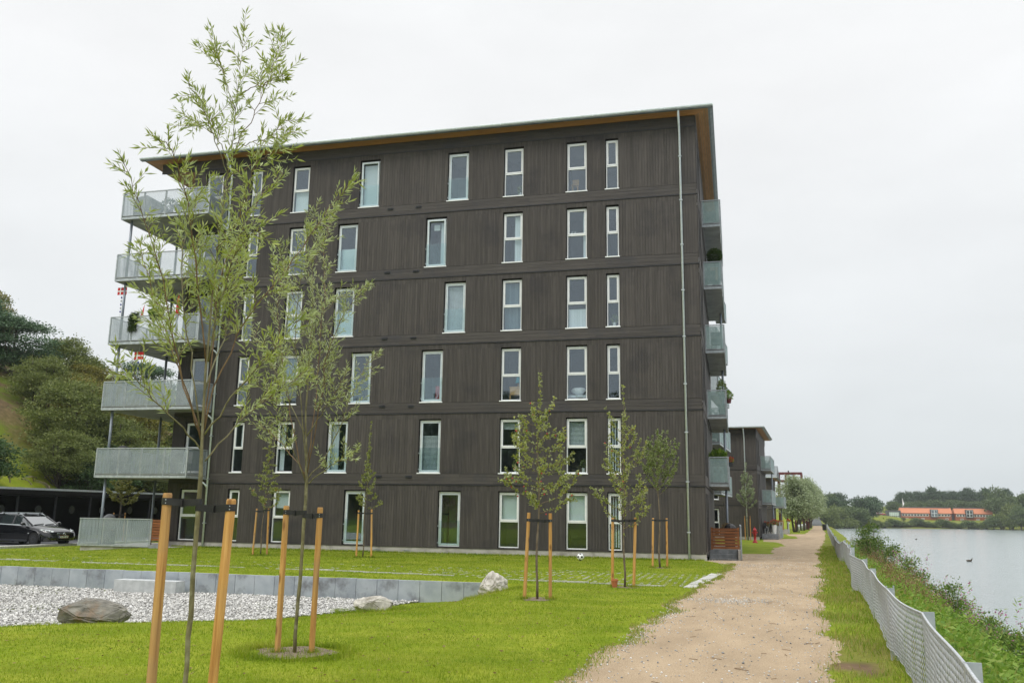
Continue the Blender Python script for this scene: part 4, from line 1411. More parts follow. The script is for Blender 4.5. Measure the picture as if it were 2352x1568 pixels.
def far_wing(B, x0, x1, bay):
    L = x1 - x0
    MB().box(x0, x1, 0, 9, -1.5, 3.6).build('wall', M['redbrick'], B)
    r_ = MB().prism([(x0 - .4, -.45, 3.6), (x0 - .4, 9.5, 3.6), (x0 + .2, 4.5, 6.5)], (L + .6, 0, 0)).build('tiled_roof', M['rooftile'], B)
    MB().box(x0, x1, 4.0, 5.0, 6.45, 6.75).build('ridge_cap', M['zincdark'], r_)
    n = int(L / 1.45)
    for k in range(n):
        x = x0 + .5 + k * (L - 1) / n
        if bay[0] - 1.3 < x < bay[1]:
            continue
        f = frame_mb(1.3, 1.15, .15, -.1, .02).build('window', M['white'], B, loc=(x, 0, 2.1))
        box_obj('pane', (1.0, .02, .85), (.15, -.03, .15), M['gasket'], f)
    for k in range(int(L / 3.6)):
        x = x0 + 2.2 + k * 3.8
        if bay[0] - 1.5 < x < bay[1]:
            continue
        f = frame_mb(1.5, .75, .1, -.06, .02).build('window', M['white'], B, loc=(x, 0, .4))
        box_obj('pane', (1.3, .02, .55), (.1, -.02, .1), M['glass'], f)
        box_obj('bar', (.1, .05, .6), (.7, -.06, .08), M['white'], f)
    b = MB().box(bay[0], bay[1], -.8, 1.0, 1.6, 5.6).build('bay', M['greyclad'], B)
    w_ = bay[1] - bay[0]
    f = frame_mb(w_ - .8, 3.4, .12, -.06, 0).box(w_ / 2 - .52, w_ / 2 - .28, -.06, 0, .1, 3.3).box(.1, w_ - .9, -.06, 0, 1.6, 1.78).build('bay_window', M['white'], B, loc=(bay[0] + .4, -.81, 1.9))
    box_obj('pane', (w_ - 1.0, .02, 3.2), (.1, -.03, .1), M['glass'], f)


far_wing(FB, 1.0, 25.2, (15.2, 18.8))
pv = MB().box(-5.5, .9, -1.0, 7, -1.2, 4.9).build('glass_pavilion', M['greyclad'], FB)
box_obj('mint_panel', (4.6, .06, 1.9), (-4.6, -1.06, 2.0), M['mint'], pv)
for k in range(5):
    box_obj('pane', (.8, .05, 1.2), (-4.5 + k * .93, -1.055, .4), M['mint'] if k > 3 else M['glass'], pv)
    box_obj('mullion', (.1, .08, 3.5), (-4.66 + k * .93, -1.09, .4), M['white'], pv)
FB2 = thing('brick_building', 'shorter red brick building with orange roof right of the long one', 'building', (83.5, 465, 1.3))
far_wing(FB2, 27.0, 44.4, (31.8, 35.4))
MB().box(25.3, 26.9, 3, 8, -1.5, 3.2).build('link', M['greyclad'], FB2)
FP = thing('flagpole', 'white flagpole with pennant behind the long brick building', 'flagpole', (88.0, 478, 2.5))
MB().tube([(0, 0, -1), (0, 0, 10.2)], .09, 6).build('pole', M['white'], FP)
MB().prism([(.05, 0, 10), (.7, .02, 7.4), (.5, .0, 6.4), (.05, 0, 6.6)], (0, .03, 0)).build('pennant', M['white'], FP)

# ------------------------------------------------------------------ near trees
ORD = ['first', 'second', 'third', 'fourth', 'fifth', 'sixth', 'seventh', 'eighth', 'ninth', 'tenth', 'eleventh', 'twelfth', 'thirteenth', 'fourteenth', 'fifteenth', 'sixteenth', 'seventeenth', 'eighteenth', 'nineteenth', 'twentieth']


def smooth_line(pts, n):
    """resample a polyline with a Catmull-Rom curve"""
    P = [np.array(p, float) for p in pts]
    P = [2 * P[0] - P[1]] + P + [2 * P[-1] - P[-2]]
    out_ = []
    seg = len(P) - 3
    for i in range(n):
        u_ = i / (n - 1) * seg
        k = min(int(u_), seg - 1)
        t_ = u_ - k
        a, b, c, d = P[k:k + 4]
        out_.append(0.5 * ((2 * b) + (-a + c) * t_ + (2 * a - 5 * b + 4 * c - d) * t_ ** 2 + (-a + 3 * b - 3 * c + d) * t_ ** 3))
    return np.array(out_)


def willow(name, label, loc, limbs, r_trunk, r_limb, leafmat, seed, leaf_l, leaf_w, dens, twig_l, start=0.3):
    rg = np.random.default_rng(seed)
    R_ = thing(name, label, 'tree', loc)
    LP, LD = [], []
    tw = MB()
    for li, lb in enumerate(limbs):
        n = 30 if li == 0 else 18
        ln = smooth_line(lb, n)
        ln[1:-1] += rg.normal(size=(n - 2, 3)) * (.004 if li == 0 else .009)
        if li == 0:
            zz = ln[:, 2]
            zc = 2.02
            rad = np.where(zz < zc, r_trunk * (1 - .12 * zz / zc), r_trunk * .6 * np.clip(1 - (zz - zc) / (zz[-1] - zc), 0.08, 1))
            rad = rad * (1 + .06 * np.sin(zz * 9) + .05 * np.sin(zz * 23))
            MB().tube(ln, list(rad), 12).build('trunk', M['barkw'], R_, smooth=True)
        else:
            s0 = r_limb * (1.0 if lb[0][2] < 3 else .6)
            MB().tube(ln, list(np.linspace(s0, .0022, n)), 7).build('branch', M['barkw'] if li % 2 else M['twig'], R_, smooth=True)
        seg = np.linalg.norm(np.diff(ln, axis=0), axis=1)
        cum = np.concatenate([[0], np.cumsum(seg)])
        L = cum[-1]
        st = .56 if li == 0 else start
        cnt = int(dens * L * (1 - st))
        for k in range(cnt):
            u_ = st + (1 - st) * (k + rg.uniform(0, 1)) / max(cnt, 1)
            s_ = u_ * L
            p0 = np.array([np.interp(s_, cum, ln[:, q]) for q in range(3)])
            i = min(np.searchsorted(cum, s_), n - 1)
            dr = ln[min(i + 1, n - 1)] - ln[max(i - 1, 0)]
            dr /= np.linalg.norm(dr) + 1e-9
            side = np.cross(dr, rg.normal(size=3))
            side /= np.linalg.norm(side) + 1e-9
            td = dr * rg.uniform(.35, 1.0) + side * rg.uniform(.4, 1.05) + np.array([0, 0, .22])
            td /= np.linalg.norm(td)
            tl = twig_l * rg.uniform(.35, 1.15) * (1.0 - .62 * u_)
            bend = np.array([0, 0, rg.uniform(-.12, .2)]) * tl
            m_ = 5
            tp = np.array([p0 + td * tl * q / (m_ - 1) + bend * (q / (m_ - 1)) ** 2 for q in range(m_)])
            tw.tube(tp, list(np.linspace(.0028, .0012, m_)), 4, cap=False)
            nl = max(5, int(tl / .0165))
            for q in range(nl):
                f_ = .12 + .88 * (q + rg.uniform(0, .6)) / nl
                f_ = min(f_, 1.0)
                pp = p0 + td * tl * f_ + bend * f_ ** 2
                sd = np.cross(td, rg.normal(size=3))
                sd /= np.linalg.norm(sd) + 1e-9
                LP.append(pp)
                LD.append(td * rg.uniform(.4, 1.0) + sd * rg.uniform(.4, .95) + np.array([0, 0, rg.uniform(-.2, .25)]))
            for q in range(3):
                LP.append(tp[-1])
                LD.append(td + rg.normal(size=3) * .28)
        nl = int(L * (1 - st) * 26)
        for q in range(nl):
            s_ = L * (st + (1 - st) * rg.uniform(0, 1))
            p0 = np.array([np.interp(s_, cum, ln[:, j]) for j in range(3)])
            i = min(np.searchsorted(cum, s_), n - 1)
            dr = ln[min(i + 1, n - 1)] - ln[max(i - 1, 0)]
            dr /= np.linalg.norm(dr) + 1e-9
            sd = np.cross(dr, rg.normal(size=3))
            sd /= np.linalg.norm(sd) + 1e-9
            LP.append(p0)
            LD.append(dr * rg.uniform(.4, .9) + sd * .6)
        for q in range(9):
            LP.append(ln[-1])
            LD.append((ln[-1] - ln[-3]) / np.linalg.norm(ln[-1] - ln[-3]) + rg.normal(size=3) * .35)
    stuff(tw.build('twigs', M['twig'], R_))
    LP, LD = np.array(LP), np.array(LD)
    n = len(LP)
    # a leaf bends: two diamonds end to end, the outer one drooping
    Ls = leaf_l * rg.uniform(.55, 1.2, n)
    V1, F1 = leaf_arrays(LP, LD, Ls, leaf_w * rg.uniform(.75, 1.2, n), rg, .3)
    stuff(obj('leaves', np_mesh('leaves', V1, F1, leafmat), R_))
    return R_


W1 = [
    [(0,0,0),(-.01,0,.70),(-.01,0,1.23),(-.02,-.01,2.09),(-.04,-.01,2.78),(-.03,-.01,3.72),(.01,.00,4.58),(.02,.01,5.07),(.04,.01,5.53),(.04,.01,5.85)],
    [(-.04,-.01,2.13),(-.16,-.22,2.35),(-.30,-.44,2.58),(-.33,-.62,2.68),(-.30,-.80,2.71)],
    [(-.04,-.01,2.20),(-.08,-.12,2.47),(-.19,-.26,2.96),(-.28,-.38,3.48),(-.43,-.52,4.03),(-.53,-.65,4.38)],
    [(-.06,-.01,2.31),(-.29,.08,2.99),(-.49,.19,3.60),(-.60,.31,4.17),(-.67,.45,4.60)],
    [(-.02,0,2.29),(.02,.09,2.77),(.14,.21,3.20),(.36,.35,3.64),(.53,.48,3.98),(.69,.61,4.39),(.85,.73,4.67)],
    [(-.02,0,2.24),(.27,-.06,2.56),(.53,-.12,2.80),(.75,-.20,2.97),(.93,-.28,3.11)],
    [(-.02,-.01,2.20),(-.11,.16,2.99),(-.21,.32,3.62),(-.13,.52,4.21),(-.05,.73,4.62),(.02,.93,4.87)],
    [(.01,.00,2.03),(.18,.25,2.40),(.35,.50,2.66),(.47,.74,2.84)],
    [(-.04,-.01,2.78),(-.14,-.24,3.96),(-.21,-.47,4.51),(-.20,-.67,4.54)],
    [(-.03,-.01,2.85),(.22,-.25,3.48),(.52,-.49,3.69),(.80,-.73,3.73)],
    [(-.04,-.01,2.24),(-.37,.09,2.80),(-.65,.20,3.25),(-.93,.31,3.69),(-1.16,.43,4.08)],
    [(.01,.00,4.50),(-.15,-.19,5.03),(-.21,-.36,5.20)],
    [(.02,.01,4.70),(.12,.13,5.08),(.17,.25,5.47),(.22,.37,6.03)],
    [(.03,.01,4.78),(.38,-.06,4.76),(.63,-.15,4.87)],
    [(.01,.00,4.46),(.24,.27,4.79),(.29,.49,5.10)],
    [(.02,.01,5.11),(-.20,.05,5.58),(-.33,.12,5.81)],
    [(.03,.01,5.24),(.35,-.07,5.29),(.59,-.16,5.25)],
    [(.02,.00,4.54),(-.23,.08,4.96),(-.47,.16,5.08),(-.68,.24,5.21)],
    [(-.03,-.01,3.79),(.30,-.18,4.10),(.51,-.39,4.42)],
    [(-.04,-.01,2.59),(-.08,.29,3.17),(-.19,.57,3.73),(-.32,.85,4.15)]]
W2 = [
    [(.00,.00,0),(.01,.00,.99),(.02,.01,1.94),(-.03,-.01,2.77),(-.03,-.01,3.99),(-.07,-.02,4.91),(-.07,-.02,5.44)],
    [(.02,.00,1.97),(-.17,-.32,2.63),(-.25,-.61,2.99),(-.31,-.90,3.18)],
    [(.01,.00,2.02),(-.32,.10,2.90),(-.57,.22,3.71),(-.73,.36,4.39),(-.76,.53,4.99)],
    [(.02,.00,2.00),(.24,.16,2.41),(.38,.30,2.97),(.48,.43,3.37),(.57,.56,3.65)],
    [(.02,.01,2.08),(.23,-.17,2.86),(.38,-.37,3.41),(.65,-.53,3.95),(.98,-.68,4.25)],
    [(.01,.00,2.13),(-.03,-.19,3.07),(-.05,-.37,3.80),(.05,-.53,4.42),(.16,-.68,4.80)],
    [(.01,.00,2.23),(-.02,.23,3.13),(-.12,.43,3.97),(-.22,.64,4.74),(-.38,.83,5.31)],
    [(-.03,-.01,3.88),(.13,.29,4.34),(.29,.59,4.52)],
    [(-.03,-.01,3.93),(-.24,-.32,4.43),(-.25,-.58,4.86)],
    [(-.01,0,2.55),(.44,-.20,3.06),(.70,-.44,3.28)],
    [(.01,.00,2.08),(-.55,.17,2.57),(-.88,.40,2.71)],
    [(.02,.01,1.97),(.48,-.19,2.22),(.85,-.40,2.36)],
    [(-.07,-.02,4.79),(.02,.16,5.19),(-.01,.31,5.48)],
    [(-.02,0,2.55),(-.43,-.04,3.27),(-.70,-.04,3.67),(-.86,-.01,3.90)]]
willow('young_willow', 'tall young willow tied between the two nearest stakes', (-3.07, -28.42, 0), W1, .0205, .0072, M['willow'], 5, .090, .0150, 17, .46)
willow('young_willow', 'young willow in front of the left windows in a bare soil ring', (-3.99, -24.87, 0), W2, .0225, .0070, M['willow2'], 8, .078, .0125, 19, .46)
sring = thing('soil_ring', 'bare soil ring at the foot of the second young willow', 'soil', (-3.99, -24.87, 0))
m_ = MB()
rim = [(.47 * math.cos(t_) * (1 + .10 * math.sin(3 * t_) + .06 * math.sin(7 * t_)), .45 * math.sin(t_) * (1 + .12 * math.sin(4 * t_ + 1)), .005) for t_ in np.linspace(0, 2 * PI, 40, endpoint=False)]
m_.poly(rim)
m_.build('bare_soil', M['soil'], sring)
g2 = np.random.default_rng(4)
aa = g2.uniform(0, 2 * PI, 160)
rr_ = np.sqrt(g2.uniform(0, 1, 160)) * .5
stuff(obj('soil_crumbs', pebbles('soil_crumbs', np.stack([np.cos(aa) * rr_, np.sin(aa) * rr_ * .65, np.full(160, .022)], 1), g2.uniform(.003, .010, 160), M['soil'], g2), sring))
for i, (lx, ly, lab) in enumerate([(-2.74, -17.26, 'crab apple right of the pale boulder'), (-1.45, -13.65, 'sapling beside the paver kerb'), (-1.32, -5.31, 'dark green tree by the right corner')]):
    zr_ = hz(lx, ly)
    s2 = thing('soil_ring', 'bare soil ring under the ' + lab, 'soil', (lx, ly, hz(lx, ly)))
    MB().poly([(.33 * math.cos(t_) * (1 + .14 * math.sin(3 * t_ + i)), .33 * math.sin(t_) * (1 + .14 * math.sin(5 * t_ + i)), .006 + hz(lx + .33 * math.cos(t_), ly + .33 * math.sin(t_)) - zr_) for t_ in np.linspace(0, 2 * PI, 30, endpoint=False)]).build('bare_soil', M['soil'], s2)


def stake(label, x, y, xt, yt, h_, sx, sy, sz, tx, ty, r=.0375, seed=0):
    """round pine stake with a black strap running to the trunk"""
    o = thing('wooden_stake', label, 'stake', (x, y, hz(x, y)), 0, 'stakes holding the young trees')
    dx, dy = xt - x, yt - y
    m_ = MB()
    rd = random.Random(seed)
    rings = 9
    pts = [(dx * k / rings, dy * k / rings, -.1 + (h_ + .1) * k / rings) for k in range(rings + 1)]
    rads = [r * (1 + rd.uniform(-.03, .03)) for _ in pts]
    pts.append((dx, dy, h_ + .012))
    rads.append(r * .88)
    m_.tube(pts, rads, 14)
    m_.build('post', M['stake'], o, smooth=False)
    MB().tube([(dx, dy, h_ + .0122), (dx, dy, h_ + .016)], r * .86, 14).build('cut_end', M['stakecut'], o)
    # strap: band round the stake, two plies to the trunk, loop round the trunk
    st_ = MB()
    q = Vector((tx - x, ty - y, 0))
    c = Vector((dx * sz / h_, dy * sz / h_, 0))
    d = (q - c).normalized()
    nrm = Vector((-d.y, d.x, 0))
    hw = .027
    st_.tube([(c.x, c.y, sz - hw), (c.x, c.y, sz + hw)], r + .004, 16, cap=False)
    for sgn in (1, -1):
        a = c + nrm * sgn * (r + .003)
        b = q + nrm * sgn * .022
        mid = (a + b) / 2 - nrm * sgn * .012 + Vector((0, 0, -.012))
        st_.bar((a.x, a.y, sz), (mid.x, mid.y, sz - .012), .004, hw * 2)
        st_.bar((mid.x, mid.y, sz - .012), (b.x, b.y, sz - .004), .004, hw * 2)
    st_.tube([(q.x, q.y, sz - .004 - hw), (q.x, q.y, sz - .004 + hw)], .026, 14, cap=False)
    mid = (c + q) / 2
    st_.bar((mid.x - nrm.x * .04, mid.y - nrm.y * .04, sz - .01), (mid.x + nrm.x * .04, mid.y + nrm.y * .04, sz - .01), .012, hw * 2.6)
    st_.build('strap', M['strap'], o)
    nl = MB()
    f = Vector((.35, -.94, 0))
    for k in (-.013, .013):
        p_ = c + f * (r + .004)
        nl.tube([(p_.x, p_.y, sz + k), (p_.x + f.x * .003, p_.y + f.y * .003, sz + k)], .005, 6)
    nl.build('nail', M['galv'], o)
    return o


stake('left wooden stake of the nearest willow, thick in the foreground', -3.33, -28.485, -3.33, -28.49, 1.75, 0, 0, 1.70, -3.085, -28.42, seed=1)
stake('right wooden stake of the nearest willow with a long drying crack', -2.88, -28.37, -2.83, -28.36, 1.71, 0, 0, 1.655, -3.085, -28.42, seed=2)
stake('left wooden stake of the second willow in its soil ring', -4.19, -24.92, -4.19, -24.92, 1.69, 0, 0, 1.63, -3.97, -24.87, r=.035, seed=3)
stake('right wooden stake of the second willow in its soil ring', -3.80, -24.82, -3.79, -24.82, 1.68, 0, 0, 1.60, -3.97, -24.87, r=.035, seed=4)


def small_tree(name, label, loc, h_, z0, env, leafmat, bark, seed, nlimb, leaf_l, leaf_w, per_m, r0, lean=(0, 0), upright=.6, fruit=0, limb_r=.011):
    """young standard tree: leader, rising limbs with spurs of leaves. env(f) = crown half width at fraction f of the crown"""
    rg = np.random.default_rng(seed)
    R_ = thing(name, label, 'tree', loc)
    n = 18
    zz = np.linspace(0, h_, n)
    ln = np.stack([lean[0] * (zz / h_) ** 1.5 + .02 * np.sin(zz * 3 + seed), lean[1] * (zz / h_) ** 1.5 + .02 * np.cos(zz * 2.3 + seed), zz], 1)
    ln[0] = 0
    rad = r0 * np.clip(1 - zz / h_ * .9, .08, 1) * (1 + .06 * np.sin(zz * 11))
    MB().tube(ln, list(rad), 9).build('trunk', bark, R_, smooth=True)
    LP, LD, FR = [], [], []
    tw = MB()
    lines = [ln[int(n * z0 / h_):]]
    for k in range(nlimb):
        f0 = (k + rg.uniform(0, .7)) / nlimb * .82
        zb = z0 + (h_ - z0) * f0 * .85
        b = np.array([np.interp(zb, zz, ln[:, 0]), np.interp(zb, zz, ln[:, 1]), zb])
        a = k * 2.4 + rg.uniform(-.4, .4)
        fe = min(1.0, f0 + rg.uniform(.08, .3))
        rr2 = env(fe) * rg.uniform(.65, 1.08)
        up = rr2 * upright * rg.uniform(.6, 1.3)
        e_ = b + np.array([math.cos(a) * rr2, math.sin(a) * rr2, up])
        e_[2] = min(e_[2], h_ * .99)
        mid = (b + e_) / 2 + np.array([math.cos(a), math.sin(a), 0]) * rr2 * .12 - np.array([0, 0, up * .12])
        lb = smooth_line([b, mid, e_], 9)
        lb[1:-1] += rg.normal(size=(7, 3)) * .012
        MB().tube(lb, list(np.linspace(limb_r * (1 - .5 * f0), .002, 9)), 6).build('branch', bark, R_, smooth=True)
        lines.append(lb)
        # side shoots
        for q in range(int(rr2 * 5.0) + 1):
            i = rg.integers(3, 8)
            dr = lb[i] - lb[i - 1]
            dr /= np.linalg.norm(dr)
            sd = np.cross(dr, rg.normal(size=3))
            sd /= np.linalg.norm(sd)
            e2 = lb[i] + (dr * .5 + sd * .6 + np.array([0, 0, .45 * upright])) * rg.uniform(.1, .34)
            sh = smooth_line([lb[i], (lb[i] + e2) / 2 + rg.normal(size=3) * .01, e2], 5)
            tw.tube(sh, list(np.linspace(.004, .0015, 5)), 4, cap=False)
            lines.append(sh)
    for li, lb in enumerate(lines):
        seg = np.linalg.norm(np.diff(lb, axis=0), axis=1)
        cum = np.concatenate([[0], np.cumsum(seg)])
        L = cum[-1]
        st = .0 if li == 0 else .12
        m_ = int(L * per_m)
        for q in range(m_):
            s_ = L * (st + (1 - st) * rg.uniform(0, 1) ** .8)
            p0 = np.array([np.interp(s_, cum, lb[:, j]) for j in range(3)])
            for w_ in range(rg.integers(2, 5)):
                dv = rg.normal(size=3) + np.array([0, 0, .35])
                LP.append(p0 + rg.normal(size=3) * .012)
                LD.append(dv)
            if fruit and rg.uniform() < fruit:
                FR.append(p0 + rg.normal(size=3) * .03 - np.array([0, 0, .03]))
    stuff(tw.build('twigs', bark, R_))
    LP, LD = np.array(LP), np.array(LD)
    n = len(LP)
    V1, F1 = leaf_arrays(LP, LD, leaf_l * rg.uniform(.6, 1.2, n), leaf_w * rg.uniform(.7, 1.2, n), rg, .25)
    stuff(obj('leaves', np_mesh('leaves', V1, F1, leafmat), R_))
    if FR:
        fm = MB()
        for p_ in FR:
            fm.blob(p_, (.017, .017, .016), 1, 0, 6, 4)
        stuff(fm.build('red_apples', M['red'], R_))
    return R_


appl = lambda f: .36 + .80 * (1 - f) ** .8 if f > .12 else 1.1
small_tree('crab_apple_tree', 'staked crab apple with tiny red fruit right of the pale boulder', (-2.74, -17.26, 0), 4.6, 1.62, appl, M['apple'], M['bark'], 21, 30, .064, .037, 25, .026, fruit=.03, upright=.55)
small_tree('crab_apple_tree', 'staked crab apple sapling beside the end of the paver kerb', (-1.45, -13.65, 0), 4.75, 1.30, lambda f: .34 + .62 * (1 - f) ** .7, M['apple'], M['bark'], 33, 24, .062, .037, 23, .026, fruit=.015, upright=.9)
small_tree('plum_tree', 'dark green staked tree nearest the right corner downpipe', (-1.32, -5.31, 0), 4.5, 2.25, lambda f: .32 + .42 * math.sin(min(1, f + .2) * PI), M['plum'], M['bark'], 41, 30, .07, .04, 24, .034, upright=1.6)
small_tree('hawthorn_tree', 'thin staked hawthorn before the left ground floor windows', (-15.89, -4.93, 0), 5.0, 1.66, lambda f: 1.0 * (1 - f) ** 1.5 + .10, M['apple'], M['bark'], 52, 24, .066, .042, 30, .024, lean=(.12, 0), upright=.45, fruit=.02)
small_tree('hawthorn_tree', 'thin staked hawthorn before the middle ground floor window', (-12.06, -4.44, 0), 4.9, 1.70, lambda f: .75 * (1 - f) ** 1.6 + .10, M['apple'], M['bark'], 63, 22, .066, .042, 30, .024, lean=(.1, 0), upright=.45)
for (lab, x, y, xt, yt, h_, tx, ty, sd) in [
        ('left wooden stake of the crab apple right of the pale boulder', -2.99, -17.32, -2.92, -17.3, 1.66, -2.74, -17.26, 5), ('right wooden stake of the crab apple right of the pale boulder', -2.49, -17.2, -2.5, -17.2, 1.65, -2.74, -17.26, 6),
        ('left wooden stake of the sapling beside the paver kerb', -1.73, -13.72, -1.71, -13.72, 1.57, -1.45, -13.65, 7), ('right wooden stake of the sapling beside the paver kerb', -1.25, -13.6, -1.19, -13.59, 1.58, -1.45, -13.65, 8),
        ('left wooden stake of the dark green tree by the right corner', -1.55, -5.37, -1.51, -5.36, 1.56, -1.32, -5.31, 9), ('right wooden stake of the dark green tree by the right corner', -1.09, -5.25, -1.08, -5.25, 1.56, -1.32, -5.31, 10),
        ('left wooden stake of the hawthorn before the left windows', -16.17, -5.0, -16.13, -4.99, 1.68, -15.89, -4.93, 11), ('right wooden stake of the hawthorn before the left windows', -15.66, -4.87, -15.71, -4.88, 1.69, -15.89, -4.93, 12),
        ('left wooden stake of the hawthorn before the middle window', -12.28, -4.5, -12.27, -4.49, 1.67, -12.06, -4.44, 13), ('right wooden stake of the hawthorn before the middle window', -11.75, -4.36, -11.81, -4.38, 1.71, -12.06, -4.44, 14)]:
    stake(lab, x, y, xt, yt, h_, 0, 0, h_ - rnd.choice((.05, .08, .13)), tx, ty, r=.034, seed=sd)
# tree behind the left terrace, and the one beside the second block
xa, ya = -33.2, 9.4
small_tree('cherry_tree', 'yellow green staked tree behind the left terrace before the carport', (xa, ya, hz(xa, ya)), 3.9, 2.0, lambda f: .5 + .6 * math.sin(min(1, f + .25) * PI), M['cherry'], M['bark'], 71, 18, .13, .075, 20, .04, upright=.5, limb_r=.016)
stake('left short wooden stake of the tree behind the left terrace', xa - .3, ya - .1, xa - .3, ya - .1, 1.55, 0, 0, 1.45, xa, ya, r=.04, seed=15)
stake('right short wooden stake of the tree behind the left terrace', xa + .3, ya + .1, xa + .3, ya + .1, 1.55, 0, 0, 1.45, xa, ya, r=.04, seed=16)
xa, ya = 2.03, 40.3
small_tree('silver_willow', 'small silvery willow staked beside the second block downpipe', (xa, ya, hz(xa, ya)), 6.3, 2.4, lambda f: .2 + .85 * (1 - f) ** .8, M['treeE'], M['bark'], 77, 26, .15, .06, 17, .04, upright=1.2, limb_r=.014)
stake('left wooden stake beside the red hydrant', xa - .22, ya - .05, xa - .22, ya - .05, 1.9, 0, 0, 1.8, xa, ya, r=.04, seed=17)
stake('right wooden stake beside the red hydrant', xa + .2, ya, xa + .2, ya, 1.9, 0, 0, 1.8, xa, ya, r=.04, seed=18)

# ------------------------------------------------------------------ larger trees and shrubs
def crown_tree(h_, rx, ry, z0, mat, bark, seed, nlobe, nleaf, ls, flat=.75, lobe_r=.38, trunk_r=.18, stems=1, droop=0.0, top=0.0):
    """meshes of a tree: (trunk, crown). leaves cluster in lobes spread through the crown's volume"""
    rg = np.random.default_rng(seed)
    cz = (h_ + z0) / 2
    rz = (h_ - z0) / 2
    C = []
    while len(C) < nlobe:
        d = rg.uniform(-1, 1, 3)
        if np.linalg.norm(d) > 1:
            continue
        k = .55 + .45 * rg.uniform()
        d = d / np.linalg.norm(d) * k
        w_ = 1.0 - top * max(0, d[2])
        C.append((d[0] * rx * .72 * w_, d[1] * ry * .72 * w_, cz + d[2] * rz * .78))
    C = np.array(C)
    R = lobe_r * min(rx, rz) * rg.uniform(.6, 1.25, nlobe)
    idx = rg.choice(nlobe, nleaf, p=R ** 2 / np.sum(R ** 2))
    d = unit(rg.normal(size=(nleaf, 3)))
    d[:, 2] = np.where(d[:, 2] < -.25, -d[:, 2] * .7, d[:, 2])
    rad = R[idx] * (.35 + .65 * rg.uniform(0, 1, nleaf) ** .4) * (1 + .27 * rg.normal(size=nleaf))
    P = C[idx] + d * rad[:, None] * np.array([1, 1, flat])
    D = d + rg.normal(size=(nleaf, 3)) * .6
    D[:, 2] -= droop
    V, Fc = leaf_arrays(P, D, ls * rg.uniform(.6, 1.3, nleaf), ls * .5 * rg.uniform(.6, 1.3, nleaf), rg, .2)
    crown = np_mesh('crown', V, Fc, mat)
    tm = MB()
    for s_ in range(stems):
        a = rg.uniform(0, 6.28)
        o = np.array([math.cos(a), math.sin(a), 0]) * (.25 * rx if stems > 1 else 0)
        tp = np.array([o * .2, o * .6 + [0, 0, z0 + .2 * rz], o + [0, 0, cz], o * 1.1 + [0, 0, h_ * .86]])
        tm.tube(smooth_line(tp, 8), list(np.linspace(trunk_r, trunk_r * .15, 8)), 7)
        for k in rg.choice(nlobe, min(7, nlobe), replace=False):
            b = np.array([0, 0, z0 + rg.uniform(0, .6) * rz]) + o * .6
            tm.tube(smooth_line([b, (b + C[k]) / 2 + [0, 0, -.1 * rz], C[k]], 5), list(np.linspace(trunk_r * .45, trunk_r * .08, 5)), 5, cap=False)
    return tm.mesh('trunk', bark, True), crown


def plant_tree(name, label, meshes, x, y, s=(1, 1, 1), rot=0.0, group=None, cat='tree', dz=0.0, crown_name='crown'):
    o = thing(name, label, cat, (x, y, hz(x, y) - .1 + dz), rot, group)
    o.scale = s
    obj('trunk', meshes[0], o)
    stuff(obj(crown_name, meshes[1], o))
    return o


